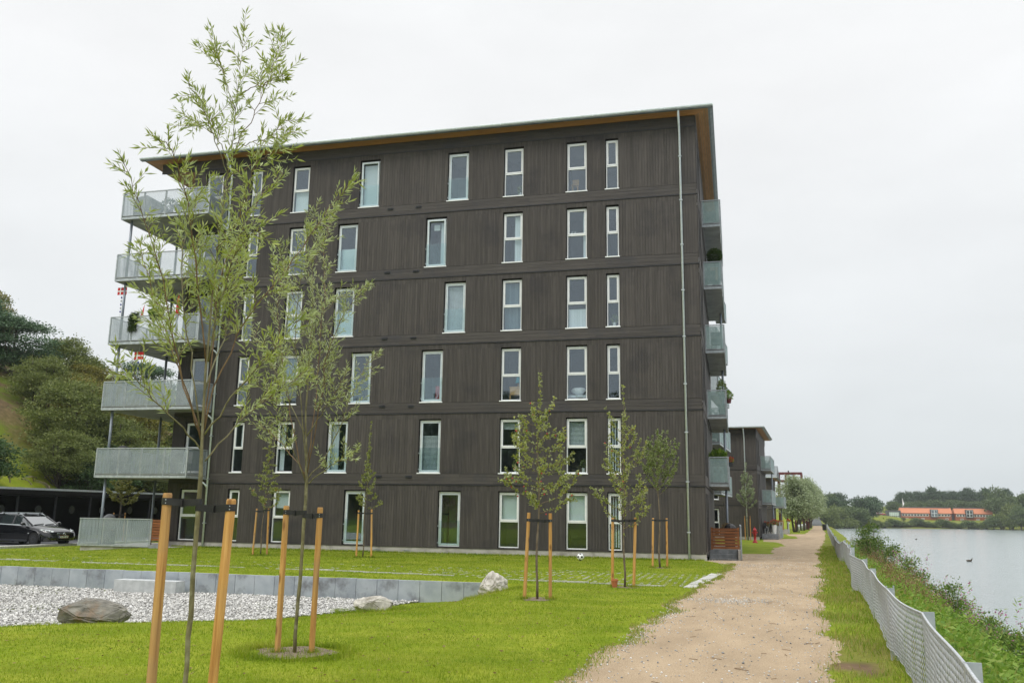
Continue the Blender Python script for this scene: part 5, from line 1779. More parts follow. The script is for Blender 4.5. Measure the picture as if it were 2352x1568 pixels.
# the wooded hillside on the left
spr = crown_tree(11.5, 4.6, 4.6, 1.6, M['treeA'], M['barkd'], 1, 64, 17000, .27, .42, .34, .22, droop=.25, top=.35)
olv = crown_tree(8.5, 4.4, 4.4, .5, M['treeB'], M['barkd'], 2, 84, 19000, .22, .8, .27, .16, 3)
yel = crown_tree(7.0, 4.0, 4.0, .4, M['treeC'], M['barkd'], 3, 70, 16000, .22, .75, .28, .14, 3)
drk = crown_tree(5.0, 2.6, 2.6, .2, M['treeD'], M['barkd'], 4, 36, 9000, .24, .8, .4, .10, 3)
gw = crown_tree(9.0, 3.4, 3.4, 1.0, M['treeB'], M['barkd'], 9, 60, 13000, .24, .9, .28, .16, 2, top=.2)
HILL = [
    ('spruce', spr, 'big blue green tree standing highest on the hill at the left edge', -60.5, 28.4, (.95, .95, .66), .3),
    ('spruce', spr, 'blue green tree cut by the left frame edge on the hilltop', -64.0, 26.8, (.95, .95, .58), 2.2),
    ('tree', gw, 'loose olive tree right of the big blue green hilltop tree', -59.5, 33.4, (1.0, 1.0, .78), 1.0),
    ('tree', gw, 'paler loose tree at the right shoulder of the hilltop group', -61.5, 38.5, (1.0, 1.0, .62), 4.0),
    ('tree', yel, 'yellow tipped tree peeping above the hilltop group at the left', -66.0, 31.0, (.8, .8, .95), 3.3),
    ('bushy_tree', olv, 'wide olive bush in the middle of the hillside', -49.2, 23.4, (1.0, 1.0, .88), .5),
    ('bushy_tree', olv, 'grey olive bush low on the slope left of the balconies', -46.2, 19.6, (.72, .72, .56), 2.5),
    ('bushy_tree', yel, 'yellow green bush above the middle of the hillside', -51.5, 28.0, (1.0, 1.0, .9), 1.5),
    ('bushy_tree', yel, 'yellowing bush behind the second lowest balcony', -49.6, 30.5, (1.0, 1.0, .92), 3.9),
    ('tree', gw, 'dark olive tree behind the third balcony on the slope', -52.5, 37.0, (1.1, 1.1, .8), 5.0),
    ('bushy_tree', drk, 'dark green shrub at the slope foot beside the lowest balcony', -44.6, 20.6, (.85, .85, .74), .9),
    ('bushy_tree', drk, 'dark green shrub cut by the left frame edge low on the slope', -46.0, 12.0, (1.0, 1.0, .72), 2.9),
    ('bushy_tree', olv, 'olive bush filling the gap between two lower balconies', -46.8, 25.6, (.9, .9, .72), 5.5),
    ('bushy_tree', olv, 'grey green thicket behind the lowest balcony post', -44.8, 29.0, (.9, .9, .66), 1.9),
    ('bushy_tree', drk, 'dark shrub behind the recess at the left end of the block', -43.2, 33.0, (1.1, 1.1, 1.1), 4.4),
    ('tree', gw, 'tall dark tree behind the middle balconies', -47.0, 36.5, (1.2, 1.2, 1.1), 2.7),
    ('tree', spr, 'dark tree top showing behind the upper slope bushes', -57.0, 42.0, (.8, .8, .72), 5.9),
    ('bushy_tree', yel, 'last yellow green bush before the wall of the block', -48.5, 43.0, (1.2, 1.2, 1.2), .2),
    ('bushy_tree', drk, 'dark round shrub under the wide olive bush at the slope foot', -45.6, 23.4, (.95, .95, .8), 3.4),
    ('bushy_tree', olv, 'olive bush below the big blue green hilltop tree', -55.0, 26.2, (.8, .8, .62), 4.1),
    ('bushy_tree', yel, 'yellow green bush at the right foot of the hilltop group', -56.0, 33.2, (.9, .9, .7), 2.0),
]
for (nm, ms_t, lab, x, y, s, ro) in HILL:
    plant_tree(nm, lab, ms_t, x, y, s, ro, 'trees and bushes on the hillside', dz=-.9 if ms_t in (spr, gw) else -.2)
# dead branches on the slope and a wire fence of old posts
db = thing('dead_branches', 'heap of pale dead branches on the bare slope', 'branches', (-46.2, 17.4, hz(-46.2, 17.4)))
for k in range(16):
    a, b = rnd.uniform(-2.6, 2.6), rnd.uniform(-1.6, 3.0)
    z = hz(-46.2 + b * -.5, 17.4 + a) - hz(-46.2, 17.4)
    dx, dy = rnd.uniform(-.6, .6), rnd.uniform(-1.6, 1.6)
    p0 = Vector((-b * .5, a, z + .1))
    p1 = Vector((-b * .5 + dx, a + dy, hz(-46.2 - b * .5 + dx, 17.4 + a + dy) - hz(-46.2, 17.4) + rnd.uniform(.1, .7)))
    MB().tube(smooth_line([p0, (p0 + p1) / 2 + Vector((.1, .05, .15)), p1], 6), list(np.linspace(.05, .012, 6)), 5).build('branch', M['twigdead'], db)
for i in range(9):
    x, y = -45.0 + .12 * i, 8.0 + i * 3.2
    o = thing('fence_post', ORD[i] + ' old wooden fence post from the left above the carport', 'fence post', (x, y, hz(x, y)), rnd.uniform(-.2, .2), 'old fence posts at the slope foot')
    MB().tube([(0, 0, -.2), (rnd.uniform(-.06, .06), rnd.uniform(-.08, .08), 1.25)], .07, 6).build('post', M['post'], o)

# row of grey willows along the far path
wil = [crown_tree(9.6, 3.0, 3.0, .9, M['treeE'], M['barkd'], 12, 44, 12000, .30, 1.25, .34, .2, 2, droop=.5, top=.25),
       crown_tree(9.0, 2.8, 2.8, 1.0, M['treeE'], M['barkd'], 13, 38, 10000, .32, 1.25, .36, .2, 2, droop=.5, top=.3)]
for i, (x, y, s) in enumerate([(8.6, 88.0, .78), (10.6, 103.0, .86), (12.2, 118.0, .88), (14.2, 137.0, .92), (16.0, 158.0, .95), (17.6, 178.0, .95), (18.4, 191.0, .95)]):
    plant_tree('willow_tree', ORD[i] + ' grey green willow of the row along the path, counted from the near end', wil[i % 2], x, y, (s * 1.15, s * 1.15, s * 1.0), i * 1.3, 'willow row along the path')

# ------------------------------------------------------------------ far shore
fA = [crown_tree(13, 5.5, 5.5, 2, M['farA'], M['barkd'], 20, 40, 4200, .75, .8, .36, .3), crown_tree(12, 6.5, 6.5, 1.5, M['farA'], M['barkd'], 22, 46, 4400, .75, .8, .34, .3)]
fB = [crown_tree(11, 6.2, 6.2, 1, M['farB'], M['barkd'], 23, 46, 4400, .7, .85, .34, .3), crown_tree(9, 5.4, 5.4, .6, M['farB'], M['barkd'], 24, 40, 3800, .65, .8, .36, .25)]
fC = [crown_tree(6.2, 5.0, 5.0, .1, M['farC'], M['barkd'], 25, 40, 3600, .6, .8, .36, .2, 3), crown_tree(5.0, 4.4, 4.4, .1, M['farC'], M['barkd'], 26, 36, 3200, .55, .8, .38, .2, 3)]


def bearing(s, yd):
    return 1.11 + s * yd, yd - 34.77


far_rows = [
    # label stem, name, meshes, [(bearing, distance, height scale, width scale)]
    ('dark round tree on the left far shore', 'broadleaf_tree', fA + fB, [(.083, 405, 1.10, 1.1), (.091, 430, 1.22, 1.15), (.098, 420, 1.05, 1.0), (.106, 455, .95, .9), (.112, 440, .85, .9), (.121, 400, 1.0, 1.15), (.129, 415, 1.25, 1.35), (.137, 430, 1.1, 1.2), (.143, 520, .72, .8), (.1605, 535, .75, .8)]),
    ('dark tree on the skyline behind the brick buildings', 'skyline_tree', fA, [(.160, 540, .72, .7), (.168, 560, .98, .75), (.176, 570, 1.15, .6), (.184, 575, 1.0, .9), (.191, 575, 1.1, 1.0), (.199, 575, 1.2, 1.05), (.207, 580, 1.12, .95), (.216, 580, .98, .9), (.224, 580, 1.08, .9), (.232, 580, 1.12, .95), (.241, 580, 1.1, 1.05), (.250, 575, 1.12, 1.05), (.258, 565, .95, .9), (.267, 555, 1.15, .8), (.276, 545, .92, .85), (.285, 540, .9, .9), (.294, 530, .9, .9)]),
    ('mid green tree just behind the orange roofs', 'broadleaf_tree', fB, [(.171, 525, .80, .9), (.180, 530, .85, 1.0), (.190, 535, .90, 1.05), (.201, 535, .90, 1.0), (.211, 535, .86, 1.0), (.221, 535, .9, 1.0), (.232, 535, .88, 1.0), (.243, 535, .85, 1.0), (.253, 525, .84, 1.0)]),
    ('light green tree right of the brick buildings', 'broadleaf_tree', fC + fB, [(.258, 500, 1.9, 1.3), (.265, 490, 1.3, 1.3), (.272, 480, 2.0, 1.5), (.281, 470, 1.5, 1.5), (.290, 465, 2.0, 1.4)]),
    ('pale bush mound on the left far shore', 'shore_bush', fC, [(.089, 372, 1.0, 1.0), (.096, 385, 1.35, 1.1), (.104, 398, 1.5, 1.2), (.112, 400, 1.45, 1.2), (.120, 402, 1.4, 1.2), (.128, 408, 1.25, 1.1), (.135, 414, 1.0, 1.0), (.101, 382, .9, .9), (.116, 392, .9, .9)]),
    ('low shrub at the water edge below the brick buildings', 'shore_shrub', fC + fB[1:], [(.142, 428, 0.62, .9), (.150, 436, 0.58, .9), (.158, 442, 0.50, .9), (.166, 446, 0.51, 1.0), (.174, 450, 0.46, .9), (.182, 452, 0.49, .9), (.190, 453, 0.46, 1.0), (.198, 455, 0.51, .9), (.206, 456, 0.50, .9), (.214, 457, 0.55, .9), (.222, 457, 0.58, .9), (.230, 456, 0.51, .9), (.238, 455, 0.58, 1.0), (.246, 454, 0.68, 1.0), (.254, 453, 0.76, 1.0), (.262, 452, 1.22, 1.1), (.270, 451, 1.22, 1.1), (.279, 450, 1.28, 1.1), (.288, 450, 1.34, 1.1)]),
]
for (lab, nm, mts, rows) in far_rows:
    for i, (s, yd, hs, ws) in enumerate(sorted(rows)):
        x, y = bearing(s, yd)
        plant_tree(nm, ORD[i] + ' ' + lab + ', counted from the left', mts[(i * 7 + 3) % len(mts)], x, y, (ws, ws, hs), i * 2.1, lab.replace('tree ', 'trees ').replace('bush ', 'bushes ').replace('shrub ', 'shrubs '), dz=-.3)
for i, (s, yd, hs, ws) in enumerate([(.235, 462, .9, .55), (.247, 463, .75, .5), (.169, 463, .5, .45), (.193, 463, .45, .4)]):
    x, y = bearing(s, yd)
    plant_tree('shrub', ORD[i] + ' small shrub standing right against the brick walls', fB[1], x, y, (ws * .6, ws * .6, hs * .42), i, 'shrubs against the brick walls')
# wood on the rise behind the photographer, which the lower windows mirror
rgw = np.random.default_rng(70)
PW, DW = [], []
for k in range(70):
    cx = rgw.uniform(-120, -2)
    cy = rgw.uniform(-125, -66)
    r = rgw.uniform(3.5, 6)
    hh_ = rgw.uniform(7, 12)
    for q in range(8):
        c = np.array([cx + rgw.uniform(-1, 1) * r * .6, cy + rgw.uniform(-1, 1) * r * .6, hz(cx, cy) + hh_ * rgw.uniform(.25, .9)])
        d = unit(rgw.normal(size=(130, 3)))
        PW.append(c + d * r * .5 * rgw.uniform(.6, 1.1, (130, 1)))
        DW.append(d + rgw.normal(size=(130, 3)) * .5)
PW, DW = np.concatenate(PW), np.concatenate(DW)
Vq, Fq2 = leaf_arrays(PW, DW, rgw.uniform(.6, 1.2, len(PW)), rgw.uniform(.4, .7, len(PW)), rgw, .2)
stuff(obj('wood', np_mesh('wood', Vq, Fq2, M['farA'])), 'dark wood on the rise mirrored in the lower windows', 'wood')

# ------------------------------------------------------------------ bank, verge and lawn
rgb = np.random.default_rng(31)
# verge and bank grass
N = 120000
d_ = 3.0 + 60 * rgb.uniform(0, 1, N) ** 2.2
yy = -34.77 + d_
off = rgb.uniform(0, 1, N)
lo = np.interp(yy, py, xr) - .12
hi = fence_x(yy) + 3.4
xx = lo + (hi - lo) * off ** 1.25
clump = .5 + .5 * wob(xx, yy, 1.7, 3)
verge = xx < fence_x(yy)
edge = (xx - lo) / .5
keep = (rgb.uniform(0, 1, N) < np.where(verge, np.clip(.25 + clump * .9, .1, 1) * np.clip(edge + .2, .12, 1), .85))
# a worn patch of bare earth beside the nearest posts
keep &= ~(((xx - 2.40) / .22) ** 2 + ((yy + 23.7) / .5) ** 2 < 1) | (rgb.uniform(0, 1, N) < .06)
xx, yy, d_, verge = xx[keep], yy[keep], d_[keep], verge[keep]
n = len(xx)
ht = np.where(verge, rgb.uniform(.03, .13, n), rgb.uniform(.12, .36, n)) * (.55 + .45 * (.5 + .5 * wob(xx, yy, 1.1, 7)))
P = np.stack([xx, yy, H(xx, yy)], 1)
Vb, Fb = blade_arrays(P, ht, np.maximum(.006, d_ * .0009), .75, rgb)
stuff(obj('verge_grass', np_mesh('verge_grass', Vb, Fb, M['vgrass'])), 'rough grass along the fence and down the lake bank', 'grass')
# broad-leaved weeds on the bank
PW, DW, LW = [], [], []
for k in range(3800):
    dd_ = 4 + 62 * rgb.uniform() ** 1.9
    y = -34.77 + dd_
    x = float(fence_x(y)) + .35 + 3.3 * rgb.uniform() ** .8
    hgt = rgb.uniform(.15, .5) * (1.25 if x - fence_x(y) > 1.5 else .7)
    z = hz(x, y)
    m_ = int(rgb.uniform(14, 30))
    q = rgb.uniform(0, 1, m_)
    PW.append(np.stack([x + rgb.normal(size=m_) * .11 * (1 - .4 * q), y + rgb.normal(size=m_) * .11 * (1 - .4 * q), z + hgt * q], 1))
    dv = rgb.normal(size=(m_, 3))
    dv[:, 2] = np.abs(dv[:, 2]) * .5 + .1
    DW.append(dv)
    LW.append(rgb.uniform(.05, .12, m_))
PW, DW, LW = np.concatenate(PW), np.concatenate(DW), np.concatenate(LW)
Vb, Fb = leaf_arrays(PW, DW, LW, LW * .5, rgb, .2)
stuff(obj('bank_weeds', np_mesh('bank_weeds', Vb, Fb, M['weed'])), 'leafy green weeds covering the lake bank behind the fence', 'weeds')
# dry rusty stalks
PW = []
for k in range(260):
    dd_ = 20 + 24 * rgb.uniform() ** 1.3
    y = -34.77 + dd_
    x = float(fence_x(y)) + .8 + 2.0 * rgb.uniform()
    PW.append((x, y, hz(x, y), rgb.uniform(.4, .8)))
PW = np.array(PW)
rep = 26
q = rgb.uniform(.25, 1, len(PW) * rep)
Pd = np.repeat(PW[:, :3], rep, 0) + rgb.normal(size=(len(q), 3)) * np.array([.12, .12, .02])
Pd[:, 2] += np.repeat(PW[:, 3], rep) * q
dv = rgb.normal(size=(len(q), 3))
dv[:, 2] = np.abs(dv[:, 2]) + .3
Vb, Fb = leaf_arrays(Pd, dv, rgb.uniform(.04, .09, len(q)), rgb.uniform(.012, .03, len(q)), rgb)
stuff(obj('dry_weeds', np_mesh('dry_weeds', Vb, Fb, M['dryweed'])), 'rusty brown dry weed heads along the lake bank', 'weeds')
# pink willowherb: stalks with narrow leaves, petals near the tip
SP_, SD, PP, PD = [], [], [], []
spots = [(2.2 + .7 * rgb.uniform(), yy_) for yy_ in np.concatenate([rgb.uniform(-27, -14, 46), rgb.uniform(-14, 6, 60), rgb.uniform(6, 34, 40)])]
for (dx, y) in spots:
    x = float(fence_x(y)) + dx + rgb.uniform(-1.4, .5)
    z = hz(x, y)
    hgt = rgb.uniform(.7, 1.25)
    lean = rgb.normal(size=2) * .12
    for q in np.linspace(.1, 1, 34):
        SP_.append((x + lean[0] * q, y + lean[1] * q, z + hgt * q))
        SD.append((rgb.normal(), rgb.normal(), .5))
    for q in rgb.uniform(.68, 1.0, 14):
        PP.append((x + lean[0] * q + rgb.normal() * .03, y + lean[1] * q + rgb.normal() * .03, z + hgt * q))
        PD.append(rgb.normal(size=3))
Vb, Fb = leaf_arrays(np.array(SP_), np.array(SD), rgb.uniform(.06, .12, len(SP_)), np.full(len(SP_), .016), rgb)
stuff(obj('willowherb_stalks', np_mesh('willowherb_stalks', Vb, Fb, M['weed'])), 'upright leafy stalks of willowherb on the lake bank', 'weeds')
Vb, Fb = leaf_arrays(np.array(PP), np.array(PD), rgb.uniform(.02, .04, len(PP)), rgb.uniform(.018, .03, len(PP)), rgb)
stuff(obj('willowherb_flowers', np_mesh('willowherb_flowers', Vb, Fb, M['pink'])), 'pink willowherb flowers scattered along the lake bank', 'flowers')
# single bushes on the bank
rb = [crown_tree(1.25, .75, .75, .05, M['rose'], M['bark'], 40, 26, 2600, .07, .9, .36, .02, 4), crown_tree(1.6, .5, .5, .1, M['rose'], M['bark'], 41, 20, 1500, .075, 1.3, .4, .02, 3, top=.3)]
BUSH = [(-17.5, 2.3, 1.0, 0), (-14.6, 2.6, 1.05, 0), (-11.2, 2.9, 1.1, 0), (-9.0, 2.4, 1.0, 1), (-7.0, 3.1, 1.15, 0), (-20.6, 2.9, .9, 0), (-4.0, 2.8, 1.1, 0), (1.5, 2.4, 1.2, 1), (4.5, 2.9, 1.25, 0), (8.0, 2.2, 1.35, 1), (11.0, 2.8, 1.45, 0), (15.0, 2.2, 1.5, 1), (19.0, 1.9, 1.7, 1), (24.0, 2.3, 1.5, 0), (29.0, 2.0, 1.5, 1), (35, 2.2, 1.5, 0)]
for i, (y, dx, s, v) in enumerate(sorted(BUSH)):
    x = float(fence_x(y)) + dx
    plant_tree('bank_bush', ORD[i] + ' leafy bush on the lake bank behind the fence, counted from the near end', rb[v], x, y, (s, s, s), i * 1.7, 'bushes on the lake bank', cat='bush', crown_name='foliage')

# mown lawn: short blades, denser near the camera
N = 620000
d_ = 4.2 + 44 * rgb.uniform(0, 1, N) ** 1.9
th = rgb.uniform(math.radians(-52), math.radians(16), N)
xx = 1.114 + d_ * np.sin(th)
yy = -34.767 + d_ * np.cos(th)
d0 = xx - np.interp(yy, *BASIN)
ed = xx - np.interp(yy, py, xl)
keep = (~on_path(xx, yy, .0)) & (ed < 0.05) & ~((yy < -13.6) & (yy > -13.9) & (xx < -4.7)) & ~((d0 < .05) & (yy < -13.8)) & (yy < np.where(xx > WX0, -.03, 3.0)) & (xx > -30)
for (cx, cy, ax, ay) in ((-3.99, -24.87, .40, .38), (-2.74, -17.26, .30, .30), (-1.45, -13.65, .30, .30), (-1.32, -5.31, .30, .30)):
    keep &= (((xx - cx) / ax) ** 2 + ((yy - cy) / ay) ** 2 > 1) | (rgb.uniform(0, 1, N) < .04)
keep &= rgb.uniform(0, 1, N) < np.clip((-ed) / .35 + .25, 0, 1)
xx, yy, d_, ed = xx[keep], yy[keep], d_[keep], ed[keep]
n = len(xx)
ht = rgb.uniform(.018, .042, n) * (.8 + .35 * (.5 + .5 * wob(xx, yy, .8, 5))) * (1 + 1.2 * np.exp(-((d_ - 0) / 1e9)) * 0) + .03 * (rgb.uniform(0, 1, n) < .01)
wallg = (yy > -13.7) & (yy < -13.3) & (xx < -4.7)
ht = np.where(wallg, ht * 1.7, ht)
P = np.stack([xx, yy, H(xx, yy) - .003], 1)
Vb, Fb = blade_arrays(P, ht, np.maximum(.0045, d_ * .00075), .7, rgb)
stuff(obj('lawn_grass', np_mesh('lawn_grass', Vb, Fb, M['grass'])), 'short mown grass of the lawn', 'grass')
print('lawn blades', n)
# taller tufts round boulders and along the path edge
N = 9000
sel = rgb.integers(0, 4, N)
cc = np.array([(-10.15, -20.75, 1.05, .5), (-6.65, -16.4, .7, .4), (-4.35, -14.6, .6, .5), (-3.99, -24.87, .56, .54)])[sel]
a = rgb.uniform(0, 2 * PI, N)
rr_ = 1 + .16 * np.abs(rgb.normal(size=N))
xx = cc[:, 0] + np.cos(a) * cc[:, 2] * rr_
yy = cc[:, 1] + np.sin(a) * cc[:, 3] * rr_
P = np.stack([xx, yy, H(xx, yy) - .003], 1)
Vb, Fb = blade_arrays(P, rgb.uniform(.04, .12, N), np.full(N, .009), .8, rgb)
stuff(obj('grass_tufts', np_mesh('grass_tufts', Vb, Fb, M['grass'])), 'taller grass tufts round the boulders and the soil ring', 'grass')
N = 7000
yy = -31 + 29 * rgb.uniform(0, 1, N) ** 1.3
xx = np.interp(yy, py, xl) + np.abs(rgb.normal(size=N)) * .13 * (.4 + .6 * (.5 + .5 * wob(yy, yy, 2.1, 2)))
P = np.stack([xx, yy, H(xx, yy) + .01], 1)
Vb, Fb = blade_arrays(P, rgb.uniform(.015, .07, N), np.maximum(.005, (yy + 34.8) * .0008), .9, rgb)
stuff(obj('edge_grass', np_mesh('edge_grass', Vb, Fb, M['vgrass'])), 'straggling grass creeping onto the sand path', 'grass')

# fallen leaves and dry clippings on the lawn
n = 1500
d_ = 5 + 24 * rgb.uniform(0, 1, n) ** 1.3
th = rgb.uniform(math.radians(-48), math.radians(4), n)
xx = 1.114 + d_ * np.sin(th)
yy = -34.767 + d_ * np.cos(th)
k_ = (xx < np.interp(yy, py, xl)) & ~((xx < np.interp(yy, *BASIN) + .1) & (yy < -13.8)) & ((yy < -13.9) | (yy > -13.5))
xx, yy = xx[k_], yy[k_]
n = len(xx)
P = np.stack([xx, yy, H(xx, yy) + .025], 1)
dv = rgb.normal(size=(n, 3)) * np.array([1, 1, .15])
Vb, Fb = leaf_arrays(P, dv, rgb.uniform(.03, .07, n), rgb.uniform(.008, .022, n), rgb)
stuff(obj('fallen_leaves', np_mesh('fallen_leaves', Vb, Fb, M['dryweed'])), 'fallen leaves and dry clippings strewn on the lawn', 'leaves')

# longer grass the mower misses: along the plinth and round the stakes and trunks
SX = [(-3.33, -28.49), (-2.88, -28.37), (-3.07, -28.42), (-4.19, -24.92), (-3.8, -24.82), (-2.99, -17.32), (-2.49, -17.2), (-1.73, -13.72), (-1.25, -13.6), (-1.55, -5.37), (-1.09, -5.25), (-16.17, -5.0), (-15.66, -4.87), (-15.89, -4.93), (-12.28, -4.5), (-11.75, -4.36), (-12.06, -4.44)]
cc = np.array(SX)[rgb.integers(0, len(SX), 2600)]
a = rgb.uniform(0, 2 * PI, len(cc))
rr_ = .04 + np.abs(rgb.normal(size=len(cc))) * .06
xx = np.concatenate([cc[:, 0] + np.cos(a) * rr_, rgb.uniform(-23, -.1, 9000)])
yy = np.concatenate([cc[:, 1] + np.sin(a) * rr_, -.06 - np.abs(rgb.normal(size=9000)) * .12])
n = len(xx)
P = np.stack([xx, yy, H(xx, yy) - .003], 1)
dd = np.hypot(xx - 1.1, yy + 34.8)
Vb, Fb = blade_arrays(P, rgb.uniform(.03, .11, n), np.maximum(.006, dd * .0007), .7, rgb)
stuff(obj('uncut_grass', np_mesh('uncut_grass', Vb, Fb, M['grass'])), 'longer uncut grass along the plinth and round the stakes', 'grass')

# ------------------------------------------------------------------ rope net fence
def edges_mesh(A, B, r):
    """three-sided rods for many edges at once"""
    n = len(A)
    D = unit(B - A)
    S = unit(np.cross(D, np.array([0.3, 0.9, 0.2])))
    T_ = np.cross(D, S)
    V = np.empty((n, 6, 3))
    for k in range(3):
        c, s = math.cos(2.094 * k), math.sin(2.094 * k)
        o = (S * c + T_ * s) * r
        V[:, k] = A + o
        V[:, 3 + k] = B + o
    f = np.array([[0, 1, 4, 3], [1, 2, 5, 4], [2, 0, 3, 5]])
    return V.reshape(-1, 3), (np.arange(n)[:, None, None] * 6 + f[None]).reshape(-1, 4)


FEN = thing('net_fence', 'low fence of white rope net on metal posts along the lake', 'fence', (4, 0, 0))
post_y = [-35.0, -32.0, -28.9, -25.88, -23.03, -18.75, -15.43, -12.3, -9.8, -7.72, -4.73, -1.9, .6, 2.61, 5.42, 7.78] + [7.78 + 3.1 * k for k in range(1, 40)]
pxs = [float(fence_x(y)) + rnd.uniform(-.025, .025) for y in post_y]
for y, x in zip(post_y, pxs):
    z = hz(x, y)
    m_ = MB()
    lx = rnd.uniform(-.02, .02)
    for (a, b, c, d) in ((-.045, .045, -.006, .006), (-.045, -.035, .006, .05), (.035, .045, .006, .05)):
        m_.prism([(a, c, -.4), (b, c, -.4), (b, d, -.4), (a, d, -.4)], (lx, 0, 1.24 + rnd.uniform(-.02, .02)))
    m_.build('post', M['galv'], FEN, loc=(x - 4 + .05, y, z), rotz=rnd.uniform(-.15, .15))
rgf = np.random.default_rng(77)
for i in range(len(post_y) - 1):
    p0 = np.array([pxs[i], post_y[i]])
    p1 = np.array([pxs[i + 1], post_y[i + 1]])
    L = np.linalg.norm(p1 - p0)
    dist = max(post_y[i] + 34.8, 2)
    cell = .078 if dist < 22 else (.085 if dist < 45 else .15)
    nc = int(L / cell)
    nr = int(.70 / (cell * .62))
    sag, tw_ = rgf.uniform(.008, .03), rgf.uniform(-.05, .05)

    def node(ci, rj):
        u_ = ci / nc
        v_ = rj / nr
        q = p0[None] * (1 - u_[:, None]) + p1[None] * u_[:, None]
        g = H(q[:, 0], q[:, 1])
        bulge = np.sin(PI * u_) * (tw_ * np.sin(PI * v_) + .02 * np.sin(3 * u_ + i) * v_) + .008 * np.sin(37 * u_ + 5 * v_) * (1 - v_)
        zz_ = .12 + .70 * v_ - sag * np.sin(PI * u_) * v_ + .03 * np.sin(PI * u_ * 2 + i) * (1 - v_)
        return np.stack([q[:, 0] + bulge - 4, q[:, 1], g + zz_], 1)
    ci, rj = np.meshgrid(np.arange(nc), np.arange(nr))
    ci, rj = ci.ravel().astype(float), rj.ravel().astype(float)
    sh = (rj % 2) * .5
    A1 = node(np.clip(ci + sh, 0, nc), rj)
    up1 = node(np.clip(ci + sh + .5, 0, nc), rj + 1)
    up2 = node(np.clip(ci + sh - .5, 0, nc), rj + 1)
    V1, F1 = edges_mesh(np.concatenate([A1, A1]), np.concatenate([up1, up2]), .0046 if dist < 22 else (.0062 if dist < 45 else .012))
    stuff(obj('net', np_mesh('net', V1, F1, M['rope'], True), FEN))
    u_ = np.arange(0, nc + 1, max(1, nc // 24)).astype(float)
    MB().tube(node(u_, np.full(len(u_), float(nr))), .011, 6).build('top_rope', M['rope'], FEN, smooth=True)
    MB().tube(node(u_, np.zeros(len(u_))), .008, 5).build('bottom_rope', M['rope'], FEN, smooth=True)

# ------------------------------------------------------------------ boulders
def boulder(label, loc, r, seed, mat, rotz=0.0, facets=44):
    import bmesh
    rd = random.Random(seed)
    bm = bmesh.new()
    for k in range(facets):
        th_, ph = rd.uniform(0, 6.283), math.acos(rd.uniform(-1, 1))
        q = rd.uniform(.88, 1.04)
        bm.verts.new((r[0] * q * math.sin(ph) * math.cos(th_), r[1] * q * math.sin(ph) * math.sin(th_), r[2] * q * math.cos(ph)))
    bmesh.ops.convex_hull(bm, input=bm.verts)
    loose = [v for v in bm.verts if not v.link_faces]
    bmesh.ops.delete(bm, geom=loose, context='VERTS')
    bmesh.ops.bevel(bm, geom=list(bm.edges), offset=min(r) * .07, segments=2, affect='EDGES')
    bmesh.ops.triangulate(bm, faces=bm.faces)
    bmesh.ops.subdivide_edges(bm, edges=bm.edges, cuts=1)
    for v in bm.verts:
        n_ = .03 * min(r) * (math.sin(v.co.x * 23 / r[0] + seed) + math.sin(v.co.z * 17 / r[2] + v.co.x * 9 / r[0]) + rd.uniform(-.6, .6))
        v.co += v.co.normalized() * n_
    me = bpy.data.meshes.new('boulder')
    bm.to_mesh(me)
    bm.free()
    me.materials.append(mat)
    return tag(obj('boulder', me, None, loc, rotz), label, 'boulder')


boulder('wide brown boulder between pebbles and lawn at the left', (-10.15, -20.75, -.24), (.70, .40, .29), 5, M['rockd'], .25)
boulder('flat pale boulder at the tip of the pebble bed', (-6.55, -16.4, -.32), (.46, .30, .19), 8, M['rockl'], .35)
boulder('tall pale boulder at the right end of the retaining wall', (-4.40, -14.5, -.06), (.37, .36, .42), 14, M['rockl'], .5)

# ------------------------------------------------------------------ ball, hydrant, bollards, bin
ball = thing('football', 'white football with black patches on the grass before the facade', 'ball', (-4.37, -2.67, hz(-4.37, -2.67)))
import bmesh
bm = bmesh.new()
bmesh.ops.create_icosphere(bm, subdivisions=3, radius=.13)
me = bpy.data.meshes.new('ball_skin')
ico = []
for v in bm.verts:
    pass
gphi = (1 + 5 ** .5) / 2
for s1 in (-1, 1):
    for s2 in (-1, 1):
        ico += [Vector((0, s1, s2 * gphi)).normalized(), Vector((s1, s2 * gphi, 0)).normalized(), Vector((s2 * gphi, 0, s1)).normalized()]
for f in bm.faces:
    c = f.calc_center_median().normalized()
    f.material_index = 1 if max(c.dot(i_) for i_ in ico) > .945 else 0
    f.smooth = True
bm.to_mesh(me)
bm.free()
me.materials.append(M['white'])
me.materials.append(M['strap'])
obj('skin', me, ball, (0, 0, .15))

